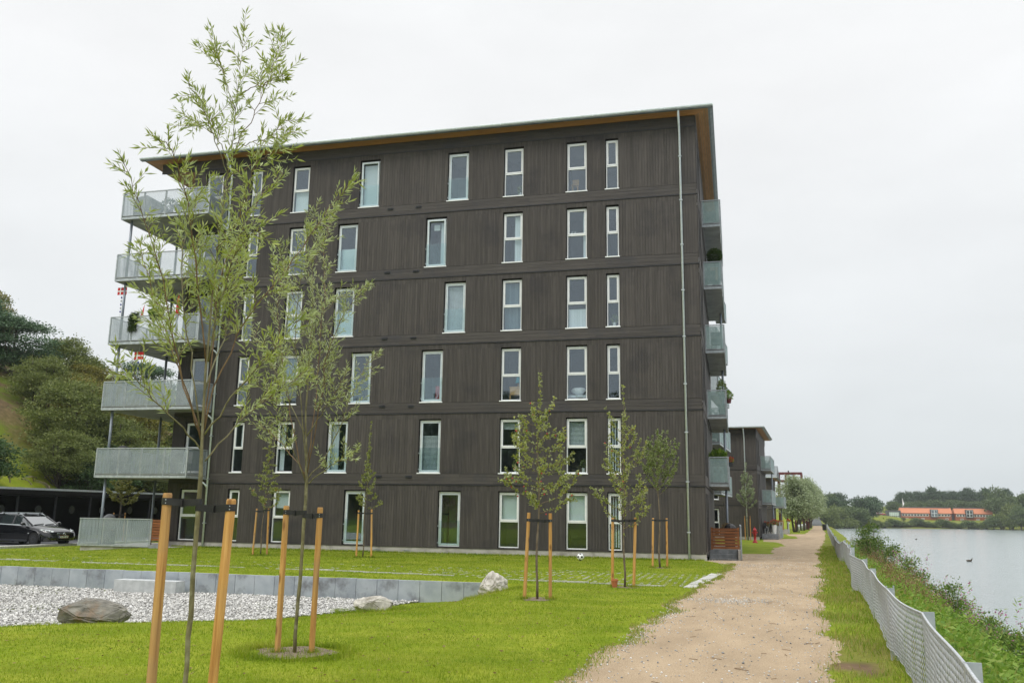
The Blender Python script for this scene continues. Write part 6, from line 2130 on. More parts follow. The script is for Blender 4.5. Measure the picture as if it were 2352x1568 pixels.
hx, hy = 2.42, 33.2
hyd = thing('fire_hydrant', 'red fire hydrant on the lawn before the second block', 'hydrant', (hx, hy, hz(hx, hy)))
MB().lathe([(.19, 0), (.19, .05), (.15, .07), (.15, .12), (.10, .15), (.09, .55), (.13, .58), (.13, .64), (.10, .66), (.10, .85), (.15, .88), (.15, .93), (.11, .96), (.09, 1.02), (.03, 1.08), (.03, 1.13)], n=16).build('body', M['red'], hyd, smooth=True)
MB().tube([(-.2, 0, .75), (.2, 0, .75)], .055, 12).build('outlet', M['red'], hyd)
MB().tube([(0, -.2, .72), (0, 0, .72)], .06, 12).build('outlet', M['red'], hyd)
MB().box(-.035, .035, -.035, .035, 1.1, 1.17).build('cap_nut', M['red'], hyd)
for i, (x, y) in enumerate([(8.9, 85.0), (10.3, 99.7), (11.9, 116), (13.6, 134)]):
    b = thing('bollard_lamp', ORD[i] + ' grey bollard beside the willow row, counted from the near end', 'bollard', (x, y, hz(x, y)), 0, 'bollards beside the willows')
    MB().lathe([(.11, 0), (.11, .95), (.09, 1.0)], n=12).build('shaft', M['galv'], b, smooth=True)
    MB().lathe([(.115, .78), (.115, .9)], n=12).build('lamp_band', M['white'], b)
for i, (x, y) in enumerate([(10.9, 112), (13.9, 145), (16.3, 172)]):
    b = thing('lamp_post', ORD[i] + ' slim lamp post among the willows, counted from the near end', 'lamp post', (x, y, hz(x, y)), 0, 'lamp posts among the willows')
    MB().tube([(0, 0, 0), (0, 0, 3.9)], .05, 8).build('pole', M['galv'], b)
    MB().lathe([(.05, 3.85), (.16, 3.95), (.16, 4.1), (.02, 4.2)], n=10).build('lamp_head', M['galv'], b)
x, y = float(fence_x(92)) - .35, 92
tb = thing('litter_bin', 'black litter bin hanging on the far part of the net fence', 'bin', (x, y, hz(x, y) + .25))
MB().lathe([(.2, 0), (.25, .05), (.27, .8), (.24, .82), (.22, .6)], n=14).build('bucket', M['strap'], tb)
MB().box(.2, .3, -.03, .03, .3, .6).build('bracket', M['galv'], tb)
# clay pot by the sapling
cpot = thing('clay_pot', 'small terracotta pot at the foot of the kerbside sapling', 'pot', (-1.66, -13.85, hz(-1.66, -13.85)))
MB().lathe([(.05, 0), (.075, .15), (.085, .15), (.085, .19), (.07, .19), (.06, .04)], n=14).build('bowl', M['orangeclay'], cpot)

# ducks on the lake
def duck(label, x, y, s, rz):
    o = thing('duck', label, 'duck', (x, y, WATER_Z), rz, 'ducks on the lake')
    m_ = MB()
    path_ = [(-.30, 0, .10), (-.24, 0, .08), (-.12, 0, .07), (.05, 0, .08), (.15, 0, .10), (.20, 0, .17), (.215, 0, .24), (.235, 0, .275), (.27, 0, .275), (.285, 0, .262)]
    rads = [.012, .05, .10, .11, .085, .05, .04, .048, .035, .012]
    m_.tube([(a * s, b * s, c * s) for a, b, c in path_], [q * s for q in rads], 10)
    m_.build('body', M['barkd'], o, smooth=True)
    MB().bar((.275 * s, 0, .262 * s), (.35 * s, 0, .245 * s), .035 * s, .014 * s).build('bill', M['dryweed'], o)


x, y = 1.11 + (15.33 - 1.11) * 1.588, -34.77 + (27.43 + 34.77) * 1.588
duck('dark duck swimming on the lake at the right', x, y, 1.05, -.1)
x, y = 1.11 + (23.59 - 1.11) * 1.588, -34.77 + (90.2 + 34.77) * 1.588
duck('tiny far duck swimming near the middle of the lake', x, y, 1.0, .6)

# ------------------------------------------------------------------ carport with black walls
CPT = thing('carport', 'long black carport with grey discs on its back wall', 'carport', (-35.6, 0, -.2))
MB().box(-6.2, .0, -8, 34, 2.42, 2.52).build('roof', M['black'], CPT)
MB().box(-6.1, .12, -8, 34, 2.525, 2.80).build('parapet', M['black'], CPT)
MB().box(.10, .16, -8, 34, 2.72, 2.83).build('roof_edge', M['zinc'], CPT)
MB().box(-6.2, .14, -8, 34, 2.80, 2.815).build('roof_felt', M['zinc'], CPT)
MB().box(-5.9, -5.7, -8, 34, 0, 2.42).build('back_wall', M['black'], CPT)
MB().box(-5.7, .0, 33.8, 34, 0, 2.42).build('end_wall', M['black'], CPT)
for k in range(14):
    box_obj('post', (.09, .09, 2.42), (-.1, -6.6 + k * 2.73 + .06, 0), M['black2'], CPT)
for k in range(12):
    o = MB().tube([(0, 0, 0), (.02, 0, 0)], .255, 24).build('disc', M['disc'], CPT, loc=(-5.69, .55 + k * 2.9, 1.67))

# ------------------------------------------------------------------ cars
def wheel(parent, x, y, side):
    o = MB().tube([(0, -.1, 0), (0, .1, 0)], .32, 24).build('wheel', M['strap'], parent, loc=(x, y, .32))
    r_ = MB().tube([(0, side * .101, 0), (0, side * .108, 0)], .205, 20).build('rim', M['black2'], o)
    MB().tube([(0, side * .109, 0), (0, side * .125, 0)], .07, 12).build('hub', M['cover'], o)
    h_ = MB()
    for k in range(12):
        a = k * PI / 6
        h_.tube([(.16 * math.cos(a), side * .108, .16 * math.sin(a)), (.16 * math.cos(a), side * .111, .16 * math.sin(a))], .02, 6)
    h_.build('rim_holes', M['black'], o)
    return o


def estate_car(label, loc, rz, paint, detail=True, cat='car', tint='carglass'):
    """nose towards local +x; sections lofted from bumper to tail"""
    R_ = thing('parked_car', label, cat, loc, rz)
    # x, half width at sill, half width at belt, sill z, belt z (top of lower body)
    S_ = [(2.32, .52, .50, .34, .52), (2.28, .70, .68, .26, .62), (2.12, .82, .79, .22, .70), (1.75, .87, .84, .20, .80), (1.30, .885, .86, .20, .88), (.95, .89, .87, .20, .93), (.4, .89, .875, .20, .96), (-.6, .89, .875, .20, .99), (-1.6, .89, .87, .22, 1.01), (-2.1, .86, .84, .26, 1.02), (-2.32, .80, .78, .34, 1.0), (-2.40, .66, .64, .42, .9)]
    v, f = [], []
    for (x, ws, wb, z0, z1) in S_:
        zm = z0 + (z1 - z0) * .62
        ring = [(-ws * .9, z0), (-ws, z0 + .06), (-ws * 1.01, zm - .08), (-wb, z1 - .05), (-wb * .93, z1), (-wb * .5, z1 + .035), (0, z1 + .045), (wb * .5, z1 + .035), (wb * .93, z1), (wb, z1 - .05), (ws * 1.01, zm - .08), (ws, z0 + .06), (ws * .9, z0)]
        v += [(x, a, b) for a, b in ring]
    n = 13
    for i in range(len(S_) - 1):
        for k in range(n):
            k2 = (k + 1) % n
            f.append((i * n + k, i * n + k2, (i + 1) * n + k2, (i + 1) * n + k))
    f.append(tuple(range(n))[::-1])
    f.append(tuple(range((len(S_) - 1) * n, len(S_) * n)))
    m_ = MB()
    m_.v, m_.f = v, f
    body = m_.build('body', paint, R_, smooth=True)
    # glasshouse: dark glass volume, roof panel and pillars over it
    G_ = [(1.02, .70, .96, .70, .965), (.78, .74, .97, .68, 1.10), (.25, .78, .98, .62, 1.37), (-.2, .79, .99, .61, 1.43), (-1.2, .79, 1.01, .61, 1.44), (-1.9, .77, 1.02, .60, 1.39), (-2.18, .72, 1.02, .60, 1.22), (-2.32, .68, 1.0, .60, 1.03)]
    v, f = [], []
    for (x, wb, zb, wt, zt) in G_:
        v += [(x, -wb, zb - .04), (x, -wt, zt), (x, wt, zt), (x, wb, zb - .04)]
    for i in range(len(G_) - 1):
        for k in range(4):
            k2 = (k + 1) % 4
            f.append((i * 4 + k, i * 4 + k2, (i + 1) * 4 + k2, (i + 1) * 4 + k))
    f += [(3, 2, 1, 0), tuple(range(len(v) - 4, len(v)))]
    m_ = MB()
    m_.v, m_.f = v, f
    gh = m_.build('glasshouse', M[tint], R_)
    rf = MB()
    for i in range(2, 6):
        (x0, _, _, w0, z0), (x1, _, _, w1, z1) = G_[i], G_[i + 1]
        if i == 5:
            x1, z1, w1 = x1 + .12, z1 + .085, w1
        rf.prism([(x0, -w0 - .01, z0 - .035), (x0, -w0 + .06, z0 + .022), (x0, w0 - .06, z0 + .022), (x0, w0 + .01, z0 - .035)], (x1 - x0, 0, z1 - z0))
    rf.build('roof', paint, R_, smooth=False)
    pl = MB()
    for sd in (-1, 1):
        pl.bar((1.0, sd * .715, .98), (.27, sd * .635, 1.37), .05, .06)
        for xp in (-.28, -1.25):
            pl.bar((xp + .04, sd * .80, .98), (xp, sd * .625, 1.42), .07, .03)
        pl.bar((-1.85, sd * .785, 1.0), (-1.75, sd * .61, 1.41), .09, .04)
    pl.build('pillars', paint, R_)
    trim = MB()
    for sd in (-1, 1):
        trim.bar((.85, sd * .862, .955), (-1.95, sd * .868, 1.012), .02, .035)
    trim.build('window_trim', M['zinc'], R_)
    for (x, sd) in ((1.42, -1), (1.42, 1), (-1.40, -1), (-1.40, 1)):
        wheel(R_, x, sd * .80, sd)
    ar = MB()
    for sd in (-1, 1):
        for x in (1.42, -1.40):
            pts_ = [(x + .40 * math.cos(a), sd * .90, .32 + .40 * math.sin(a)) for a in np.linspace(-.15, PI + .15, 14)]
            ar.tube(pts_, .03, 6)
    ar.build('wheel_arches', paint, R_, smooth=True)
    sk = MB()
    for sd in (-1, 1):
        sk.box(-1.0, 1.0, sd * .90 - .015, sd * .90 + .015, .2, .30)
        sk.box(-1.0, 1.0, sd * .905 - .01, sd * .905 + .01, .54, .555)
    sk.build('sill_trim', M['black2'], R_)
    if not detail:
        return R_
    for sd in (-1, 1):
        lens = MB().prism([(2.17, sd * .42, .585), (2.24, sd * .58, .60), (2.02, sd * .80, .645), (1.70, sd * .852, .76), (1.80, sd * .78, .79), (2.06, sd * .60, .735), (2.16, sd * .46, .68)], (.04, 0, .012))
        hl = lens.build('headlight', M['carlamp'], R_)
        MB().tube([(2.10, sd * .60, .675), (2.16, sd * .6, .675)], .06, 12).build('bulb_ring', M['zinc'], hl)
        MB().tube([(1.98, sd * .72, .70), (2.06, sd * .73, .70)], .05, 12).build('bulb_ring', M['zinc'], hl)
        mi = MB().blob((.72, sd * 1.0, 1.03), (.10, .13, .085), 3, .05, 10, 7).build('mirror', paint, R_, smooth=True)
        MB().bar((.74, sd * .86, .98), (.72, sd * .96, 1.0), .05, .04).build('mirror_arm', paint, mi)
        for xh in (.05, -1.0):
            MB().bar((xh, sd * .905, .83), (xh - .2, sd * .905, .835), .03, .03).build('door_handle', M['zinc'] if xh < -2 else paint, R_)
        MB().box(1.0, 1.08, sd * .895 - .008, sd * .895 + .008, .57, .61).build('side_lamp', M['carlamp'], R_)
        rl = MB().tube([(.2, sd * .60, 1.42), (.0, sd * .60, 1.49), (-1.7, sd * .60, 1.49), (-1.85, sd * .60, 1.43)], .016, 6).build('roof_rail', M['zinc'], R_, smooth=True)
    for xb in (-.15, -1.15):
        cb = MB().bar((xb, -.72, 1.545), (xb, .72, 1.545), .06, .028).build('cross_bar', M['zinc'], R_)
        for sd in (-1, 1):
            box_obj('bar_foot', (.08, .06, .07), (xb - .04, sd * .6 - .03, 1.475), M['strap'], cb)
    gr = MB().prism([(2.285, -.40, .61), (2.285, -.36, .50), (2.32, 0, .47), (2.285, .36, .50), (2.285, .40, .61), (2.325, 0, .625)], (.03, 0, 0)).build('grille', M['black'], R_)
    MB().bar((2.33, -.39, .605), (2.36, 0, .585), .02, .055).bar((2.36, 0, .585), (2.33, .39, .605), .02, .055).bar((2.33, -.36, .50), (2.355, 0, .475), .015, .02).bar((2.355, 0, .475), (2.33, .36, .50), .015, .02).build('chrome_bar', M['chrome'], gr)
    lg = MB()
    ring_ = [(2.385, .062 * math.cos(a), .565 + .062 * math.sin(a)) for a in np.linspace(0, 2 * PI, 20)]
    lg.tube(ring_, .010, 6, cap=False)
    lg.bar((2.385, -.075, .556), (2.385, .01, .568), .012, .012).bar((2.385, -.01, .562), (2.385, .075, .574), .012, .012)
    lg.build('badge', M['chrome'], gr)
    lo = MB().box(2.30, 2.335, -.36, .36, .28, .37)
    lo.build('lower_intake', M['black'], R_)
    for sd in (-1, 1):
        MB().box(2.18, 2.285, sd * .62 - .1, sd * .62 + .1, .29, .38).build('fog_recess', M['black'], R_)
    np_ = MB().box(2.345, 2.36, -.26, .26, .375, .49).build('number_plate', M['white'], R_)
    MB().box(2.3605, 2.362, -.258, -.215, .377, .488).build('blue_band', M['euroblue'], np_)
    fr_ = MB().box(2.3605, 2.362, -.26, .26, .372, .378).box(2.3605, 2.362, -.26, .26, .487, .493).box(2.3605, 2.362, .256, .262, .378, .487).build('plate_border', M['red'], np_)
    cu = bpy.data.curves.new('plate_text', 'FONT')
    cu.body = 'CB 53 422'
    cu.size = .118
    cu.align_x = 'CENTER'
    to = bpy.data.objects.new('plate_text', cu)
    COL.objects.link(to)
    bpy.context.view_layer.update()
    dg = bpy.context.evaluated_depsgraph_get()
    tm_ = bpy.data.meshes.new_from_object(to.evaluated_get(dg))
    bpy.data.objects.remove(to)
    tm_.materials.clear()
    tm_.materials.append(M['strap'])
    to = obj('plate_text', tm_, np_, (2.3625, .022, .392))
    to.rotation_euler = (PI / 2, 0, PI / 2)
    for sd in (-.3, .3):
        MB().bar((1.0, sd - .28, .985), (.93, sd + .28, 1.03), .02, .02).build('wiper', M['strap'], R_)
    return R_


def paint(name, c, rough=.18):
    m, t_, b = nodes(name)
    b.inputs['Base Color'].default_value = (*c, 1)
    b.inputs['Roughness'].default_value = rough
    b.inputs['Coat Weight'].default_value = .8
    b.inputs['Coat Roughness'].default_value = .05
    return m


M['carblack'] = paint('black car paint', (.008, .009, .011))
M['carred'] = paint('red car paint', (.35, .02, .03))
M['cargrey'] = paint('grey car paint', (.22, .24, .27))
M['chrome'] = pm('chrome', (.75, .77, .8), (.8, .82, .84), 5, rough=.12, metal=1.0)
M['euroblue'] = pm('blue plate band', (.02, .05, .3), (.03, .06, .35), 5, rough=.5)
m, t_, b = nodes('headlamp glass')
b.inputs['Base Color'].default_value = (.72, .76, .78, 1)
b.inputs['Roughness'].default_value = .12
b.inputs['Coat Weight'].default_value = 1.0
M['carlamp'] = m
m, t_, b = nodes('car window glass')
b.inputs['Base Color'].default_value = (.03, .04, .042, 1)
b.inputs['Roughness'].default_value = .04
b.inputs['Specular IOR Level'].default_value = 1.0
b.inputs['Coat Weight'].default_value = 1.0
b.inputs['Coat IOR'].default_value = 2.2
M['carglass'] = m
ca = math.radians(-9)
estate_car('black estate car with roof bars parked nose to the lawn', (-31.25 - 1.42 * math.cos(ca), 2.0 - 1.42 * math.sin(ca), hz(-31.2, 2) + .0), ca, M['carblack'])
for (lab, s, yd, rz, pt) in (('red car parked on the far bank left of the brick building', .1475, 478, .2, 'carred'), ('grey car parked on the left far bank above the stair', .0925, 405, .1, 'cargrey'), ('dark car half hidden on the left far bank', .0882, 405, .1, 'carblack')):
    x, y = bearing(s, yd)
    estate_car(lab, (x, y, hz(x, y)), rz, M[pt], detail=False)

# ------------------------------------------------------------------ things on the balconies and terraces
def leaf_ball(parent, name, c, r, n, ls, mat, seed, up=0.0):
    rg = np.random.default_rng(seed)
    d = unit(rg.normal(size=(n, 3)))
    P_ = np.array(c) + d * np.array(r) * rg.uniform(.55, 1.05, (n, 1))
    d[:, 2] += up
    V_, F_ = leaf_arrays(P_, d + rg.normal(size=(n, 3)) * .5, ls * rg.uniform(.6, 1.3, n), ls * .45 * rg.uniform(.6, 1.3, n), rg)
    return stuff(obj(name, np_mesh(name, V_, F_, mat), parent))


def zl(n):
    return 2.95 + 2.967 * n + .17


# topiary ball on the second highest lake side balcony
o = thing('topiary', 'clipped green topiary ball on a stem on the upper lake side balcony', 'plant', (.56, 5.45, zl(3)))
MB().lathe([(.13, 0), (.17, .3), (.15, .3)], n=12).build('pot', M['cover'], o)
MB().tube([(0, 0, .25), (0, 0, 1.2)], .018, 6).build('stem', M['bark'], o)
leaf_ball(o, 'foliage', (0, 0, 1.5), (.33, .33, .33), 2600, .07, M['box'], 3)
o = thing('grass_planter', 'trough of spiky green grass on the lowest lake side balcony', 'plant', (.45, 5.3, zl(0)))
MB().box(-.3, .3, -.1, .1, .7, .95).build('trough', M['cover'], o)
leaf_ball(o, 'foliage', (0, 0, 1.1), (.3, .12, .22), 600, .2, M['weed'], 5, 1.2)
o = thing('flower_box', 'red geraniums over the rail of the lowest lake side balcony', 'plant', (.97, 6.2, zl(0)))
MB().box(-.08, .08, -.25, .25, .75, .93).build('trough', M['cover'], o)
leaf_ball(o, 'foliage', (0, 0, 1.0), (.1, .26, .12), 250, .08, M['weed'], 6)
leaf_ball(o, 'blossoms', (.02, 0, 1.06), (.1, .26, .12), 140, .07, M['redpetal'], 7)
o = thing('flower_box', 'pink and white flowers hanging outside the second lake side balcony', 'plant', (.98, 6.0, zl(1)))
MB().lathe([(.09, .62), (.13, .85), (.12, .85)], n=10).build('pot', M['maroon'], o)
leaf_ball(o, 'foliage', (0, 0, .98), (.16, .3, .2), 340, .09, M['weed'], 8, .4)
leaf_ball(o, 'blossoms', (.02, .1, 1.0), (.15, .25, .18), 70, .06, M['pink'], 9)
o = thing('potted_shrub', 'bushy green pot plant behind the second lake side balcony rail', 'plant', (.68, 5.4, zl(1)))
MB().lathe([(.14, 0), (.18, .5), (.16, .5)], n=12).build('pot', M['cover'], o)
leaf_ball(o, 'foliage', (0, 0, 1.15), (.2, .2, .45), 700, .09, M['plum'], 10, .4)
for n, c in ((4, .4), (3, .3), (2, .5)):
    o = thing('covered_chair', 'grey folded chair behind the %s lake side balcony panel' % {4: 'topmost', 3: 'second highest', 2: 'middle'}[n], 'chair', (c, 6.2, zl(n)))
    box_obj('seat', (.5, .5, .08), (-.25, -.25, .42), M['furn'], o)
    box_obj('back', (.5, .08, .55), (-.25, .18, .5), M['furn'], o)
    for (a, b_) in ((-.23, -.23), (.19, -.23), (-.23, .19), (.19, .19)):
        box_obj('leg', (.04, .04, .42), (a, b_, 0), M['furn'], o)
# west balconies
o = thing('trailing_plant', 'green plant trailing over the rail of the middle left balcony', 'plant', (-24.98, -1.45, zl(2)))
MB().box(-.2, .2, -.02, .18, .9, 1.08).build('trough', M['cover'], o)
rg = np.random.default_rng(15)
n = 2600
q = rg.uniform(0, 1, n)
P_ = np.stack([rg.uniform(-.21, .21, n), -.12 + rg.normal(size=n) * .05 + .12 * (q > .85), .38 + .88 * q + rg.normal(size=n) * .02], 1)
V_, F_ = leaf_arrays(P_, rg.normal(size=(n, 3)) + [0, -.6, -.5], rg.uniform(.05, .09, n), rg.uniform(.015, .03, n), rg)
stuff(obj('foliage', np_mesh('foliage', V_, F_, M['box']), o))
o = thing('flower_trough', 'dark trough of grasses on the rail of the middle left balcony', 'plant', (-23.87, -1.5, zl(2)))
MB().prism([(-.3, -.1, 1.14), (.3, -.1, 1.14), (.23, -.08, .90), (-.23, -.08, .90)], (0, .22, 0)).build('trough', M['cover'], o)
leaf_ball(o, 'foliage', (0, 0, 1.2), (.36, .12, .16), 420, .16, M['weed'], 17, 1.0)
leaf_ball(o, 'blossoms', (.1, 0, 1.22), (.2, .1, .1), 60, .06, M['orangepetal'], 18, .5)
o = thing('parasol', 'closed red parasol on the middle left balcony', 'parasol', (-23.2, -.9, zl(2)))
MB().tube([(0, 0, 0), (0, 0, 2.2)], .02, 8).build('pole', M['white'], o)
MB().lathe([(.05, 1.0), (.09, 1.25), (.06, 1.9), (.012, 2.2)], n=10).build('cloth', M['flagred'], o)
o = thing('pennant', 'small red pennant beside the trailing plant on the left balcony', 'flag', (-24.7, -1.3, zl(2)))
MB().tube([(0, 0, .8), (.06, 0, 1.75)], .008, 5).build('stick', M['white'], o)
MB().prism([(.05, 0, 1.7), (.02, 0, 1.2), (-.14, .0, 1.12)], (0, .01, 0)).build('cloth', M['flagred'], o)


def flag_string(label, x, y, ztop, zflag, L):
    o = thing('flag_string', label, 'flag', (x, y, ztop))
    MB().tube([(0, 0, 0), (0, 0, -L)], .006, 4).build('string', M['rope'], o)
    f = MB().box(-.24, .24, -.008, .008, zflag - .17, zflag + .17).build('flag', M['flagred'], o)
    MB().box(-.24, .24, -.012, .012, zflag - .027, zflag + .027).box(-.115, -.06, -.013, .013, zflag - .17, zflag + .17).build('white_cross', M['white'], f)
    for k in range(5):
        MB().blob((0, 0, zflag - .3 - k * (L + zflag - .35) / 5), (.035, .035, .045), k, .05, 8, 6).build('bead', M['bench'] if k % 2 else M['euroblue'], o)


flag_string('red flag with white cross hanging under the middle left balcony', -24.77, -1.2, 8.85, -.47, 1.5)
flag_string('small red and white flag string by the upper left balcony post', -26.0, -1.2, 11.8, -.36, 1.55)
o = thing('covered_grill', 'dark covered grill on the lowest left balcony', 'grill', (-25.6, -.6, zl(0)))
MB().blob((0, 0, .78), (.48, .3, .5), 4, .04, 14, 8).build('cover', M['cover'], o)
box_obj('cart', (.7, .4, .45), (-.35, -.2, 0), M['cover'], o)
o = thing('covered_grill', 'grey covered grill on the ground floor terrace by the carport', 'grill', (-26.1, -.4, .05))
MB().blob((0, 0, .95), (.33, .3, .38), 5, .04, 14, 8).build('cover', M['furn'], o)
box_obj('cart', (.5, .4, .6), (-.25, -.2, 0), M['cover'], o)
for i, (x, lab) in enumerate([(-25.6, 'grey covered lounge chair at the left of the topmost balcony'), (-22.6, 'grey covered garden sofa at the right of the topmost balcony')]):
    o = thing('covered_furniture', lab, 'furniture', (x, -.5, zl(4)))
    MB().prism([(-.5, -.4, 0), (.5, -.4, 0), (.48, -.4, 1.0), (.2, -.4, 1.18), (-.42, -.4, 1.1), (-.52, -.4, .6)], (0, .9, 0)).build('cover', M['furn'], o)
    box_obj('skirt', (1.1, 1.0, .1), (-.55, -.45, 0), M['furn'], o)
o = thing('potted_shrub', 'leafy pot plant in the middle of the topmost left balcony', 'plant', (-24.3, -.7, zl(4)))
MB().lathe([(.15, 0), (.2, .4), (.18, .4)], n=12).build('pot', M['cover'], o)
leaf_ball(o, 'foliage', (0, 0, .65), (.42, .3, .32), 420, .12, M['treeD'], 20, .5)
o = thing('garden_table', 'low grey table in the middle of the topmost left balcony', 'table', (-23.6, -.6, zl(4)))
box_obj('table_top', (1.0, .7, .05), (-.5, -.35, .55), M['furn'], o)
for (a, b_) in ((-.45, -.3), (.4, -.3), (-.45, .25), (.4, .25)):
    box_obj('leg', (.05, .05, .55), (a, b_, 0), M['furn'], o)
o = thing('garden_chair', 'folding chair on the lowest left balcony by the side panel', 'chair', (-22.3, -.7, zl(0)))
box_obj('seat', (.45, .45, .04), (-.22, -.22, .45), M['furn'], o)
box_obj('back', (.45, .04, .5), (-.22, .2, .5), M['furn'], o)
for (a, b_) in ((-.22, -.22), (.18, -.22), (-.22, .18), (.18, .18)):
    box_obj('leg', (.03, .03, .45), (a, b_, 0), M['furn'], o)
# lake side ground terrace: dark grill cover and copper shrub
o = thing('covered_grill', 'black covered grill behind the orange screen at the right corner', 'grill', (.85, 6.2, .26))
MB().blob((0, 0, .85), (.28, .3, .25), 6, .04, 12, 7).build('cover', M['strap'], o)
box_obj('cart', (.4, .4, .7), (-.2, -.2, 0), M['strap'], o)
o = thing('potted_shrub', 'rust coloured pot plant behind the orange screen', 'plant', (.72, 7.6, .26))
MB().lathe([(.12, 0), (.16, .7), (.14, .7)], n=12).build('pot', M['cover'], o)
leaf_ball(o, 'foliage', (0, 0, .92), (.25, .25, .16), 320, .08, M['dryweed'], 22, .3)
# furniture and planters of the second block's terrace
x_, y_ = at_block(B2, .5, 3.6)
o = thing('cafe_table', 'black round terrace table of the second block', 'table', (x_, y_, .26), R5)
MB().lathe([(.42, .70), (.42, .73), (.02, .735)], n=18).build('table_top', M['strap'], o)
for k in range(3):
    a = k * 2.094
    MB().bar((0, 0, .7), (.3 * math.cos(a), .3 * math.sin(a), 0), .04, .04).build('leg', M['strap'], o)
for i, (lx, ly, r) in enumerate([(.2, 4.5, .3), (.75, 4.7, -.4)]):
    x_, y_ = at_block(B2, lx, ly)
    o = thing('terrace_chair', ('left' if i == 0 else 'right') + ' black chair at the round terrace table', 'chair', (x_, y_, .26), r)
    box_obj('seat', (.42, .42, .05), (-.21, -.21, .42), M['strap'], o)
    box_obj('back', (.42, .05, .45), (-.21, .18, .46), M['strap'], o)
    for (a, b_) in ((-.2, -.2), (.16, -.2), (-.2, .16), (.16, .16)):
        box_obj('leg', (.04, .04, .42), (a, b_, 0), M['strap'], o)
for i, (lx, ly, s, lab) in enumerate([(1.05, 3.3, 1.0, 'tall white planter with red flowers on the second terrace'), (1.3, 5.2, .9, 'white planter with red geraniums at the terrace railing'), (.2, 6.5, .8, 'small planter with red flowers at the back of the second terrace')]):
    x_, y_ = at_block(B2, lx, ly)
    o = thing('planter', lab, 'planter', (x_, y_, .27))
    MB().lathe([(.15, 0), (.22, .75 * s), (.20, .75 * s), (.18, .6 * s)], n=14).build('pot', M['potw'], o)
    leaf_ball(o, 'foliage', (0, 0, .9 * s), (.3, .3, .2), 420, .1, M['plum'], 30 + i, .3)
    leaf_ball(o, 'blossoms', (0, 0, 1.0 * s), (.3, .3, .2), 200, .09, M['redpetal'], 40 + i, .3)
for i in range(4):
    x_, y_ = at_block(B3, 1.62, 2.4 + i * .75)
    o = thing('rail_planter', ORD[i] + ' white pot with orange flowers along the third terrace railing', 'planter', (x_, y_, .95))
    MB().lathe([(.08, 0), (.13, .22), (.11, .22)], n=10).build('pot', M['potw'], o)
    leaf_ball(o, 'foliage', (0, 0, .3), (.2, .2, .12), 120, .09, M['weed'], 50 + i)
    leaf_ball(o, 'blossoms', (0, 0, .36), (.2, .2, .12), 110, .08, M['orangepetal'], 60 + i)

# ------------------------------------------------------------------ things behind the windows
def zw(k):
    return .30 + (SP + .003) * k


for (k, x, lab) in ((1, -7.55, 'white pot with plant in a first floor window, left one'), (1, -4.75, 'white pot with plant in a first floor window, right one'), (3, -3.46, 'white pot in the narrow third floor window'), (5, -7.5, 'small white pot with plant in the top floor window')):
    o = thing('window_plant', lab, 'plant', (x, .30, zw(k) + .045))
    MB().lathe([(.055, 0), (.075, .17), (.065, .17)], n=12).build('pot', M['potw'], o)
    leaf_ball(o, 'foliage', (0, 0, .32), (.11, .11, .18), 140, .09, M['plum'], int(60 + k - x), .6)
o = thing('table_lamp', 'lamp with turquoise shade in the second floor window', 'lamp', (-7.55, .55, zw(2) + .62))
M['turq'] = pm('turquoise cloth', (.03, .25, .34), (.05, .32, .42), 6, rough=.8)
MB().lathe([(.07, 0), (.05, .04), (.02, .08), (.02, .2)], n=12).build('foot', M['stakecut'], o)
MB().lathe([(.14, .18), (.07, .42), (.065, .42), (.13, .19)], n=14).build('shade', M['turq'], o)
o = thing('desk', 'yellow wooden desk behind the second floor window', 'desk', (-7.6, .6, zw(2) - .1))
box_obj('desk_top', (.62, .5, .04), (-.3, -.25, .68), M['stakecut'], o)
box_obj('drawer_front', (.56, .46, .3), (-.27, -.23, .38), M['stakecut'], o)
for a in (-.28, .22):
    box_obj('leg', (.05, .05, .4), (a, -.23, 0), M['stakecut'], o)
o = thing('cushion_stack', 'white pillow on a bed behind the second floor window', 'pillow', (-5.0, .6, zw(2) + .22))
MB().blob((0, 0, .2), (.28, .2, .16), 7, .08, 12, 7).build('pillow', M['white'], o)
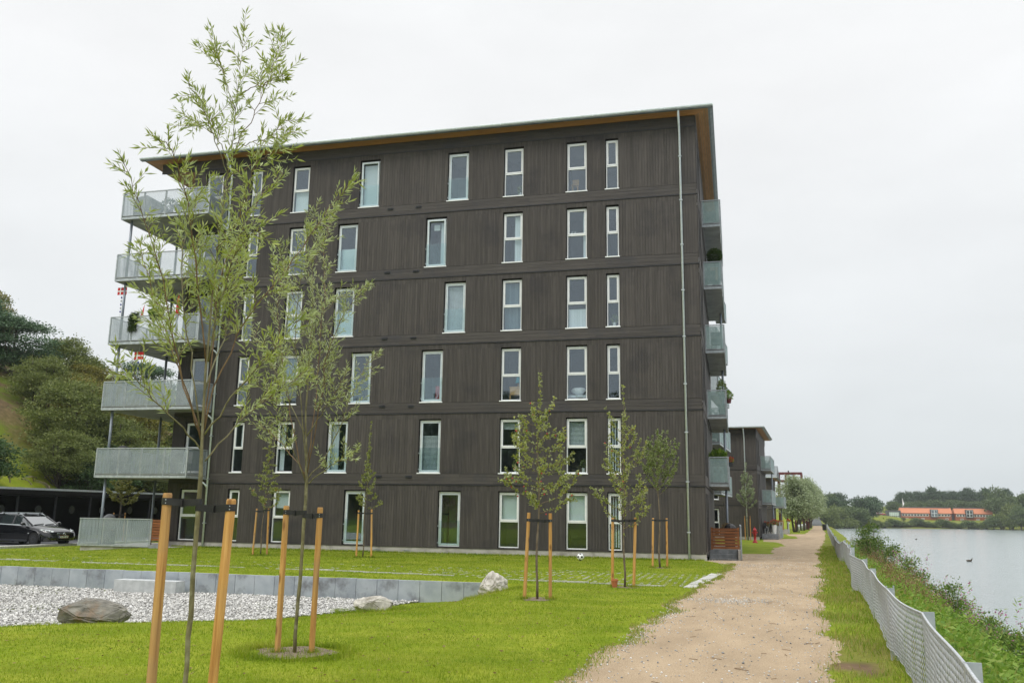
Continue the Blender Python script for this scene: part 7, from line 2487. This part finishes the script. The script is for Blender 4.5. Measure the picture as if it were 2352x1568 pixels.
box_obj('mattress', (.8, .5, .1), (-.4, -.25, -.1), M['curtain'], o)
o = thing('red_box', 'tall red box behind the second floor balcony door', 'box', (-11.0, .5, zw(2)))
box_obj('carton', (.3, .25, .62), (-.15, -.12, .06), M['red'], o)
box_obj('lid', (.31, .26, .04), (-.155, -.125, .68), M['red'], o)
o = thing('blue_crate', 'bright blue crate behind the left ground floor window', 'crate', (-17.75, .5, zw(0)))
box_obj('crate_body', (.36, .3, .24), (-.18, -.15, .05), M['euroblue'], o)
box_obj('crate_rim', (.40, .34, .04), (-.2, -.17, .29), M['euroblue'], o)
for i, x in enumerate((-5.25, -5.12)):
    o = thing('bird_ornament', ('left' if i == 0 else 'right') + ' white bird ornament in the fourth floor window', 'ornament', (x, .2, zw(4) + 1.11))
    MB().tube([(-.06, 0, .03), (0, 0, .03), (.04, 0, .05), (.045, 0, .11), (.075, 0, .115)], [.01, .03, .025, .014, .008], 8).build('body', M['white'], o)
    MB().box(-.04, .04, -.02, .02, -.005, .005).build('base', M['white'], o)
o = thing('high_chair', 'pale wooden chair behind the top floor window', 'chair', (-5.15, .6, zw(5)))
for (a, b_) in ((-.12, -.12), (.1, -.12), (-.12, .12), (.1, .12)):
    box_obj('leg', (.03, .03, .45), (a, b_, 0), M['stakecut'], o)
box_obj('seat', (.28, .28, .03), (-.14, -.14, .45), M['stakecut'], o)
box_obj('back', (.28, .03, .3), (-.14, .12, .5), M['stakecut'], o)

# ------------------------------------------------------------------ damp summer air over the lake
hzm = bpy.data.materials.new('haze')
hzm.use_nodes = True
hn = hzm.node_tree
hn.nodes.clear()
ho = hn.nodes.new('ShaderNodeOutputMaterial')
pv_ = hn.nodes.new('ShaderNodeVolumePrincipled')
pv_.inputs['Color'].default_value = (0.86, 0.92, 0.97, 1)
pv_.inputs['Density'].default_value = 0.00022
pv_.inputs['Anisotropy'].default_value = 0.2
hn.links.new(pv_.outputs[0], ho.inputs['Volume'])
stuff(MB().box(-1250, 1350, -650, 1700, -6, 62).build('haze', hzm), 'thin pale haze in the air over the lake', 'haze')
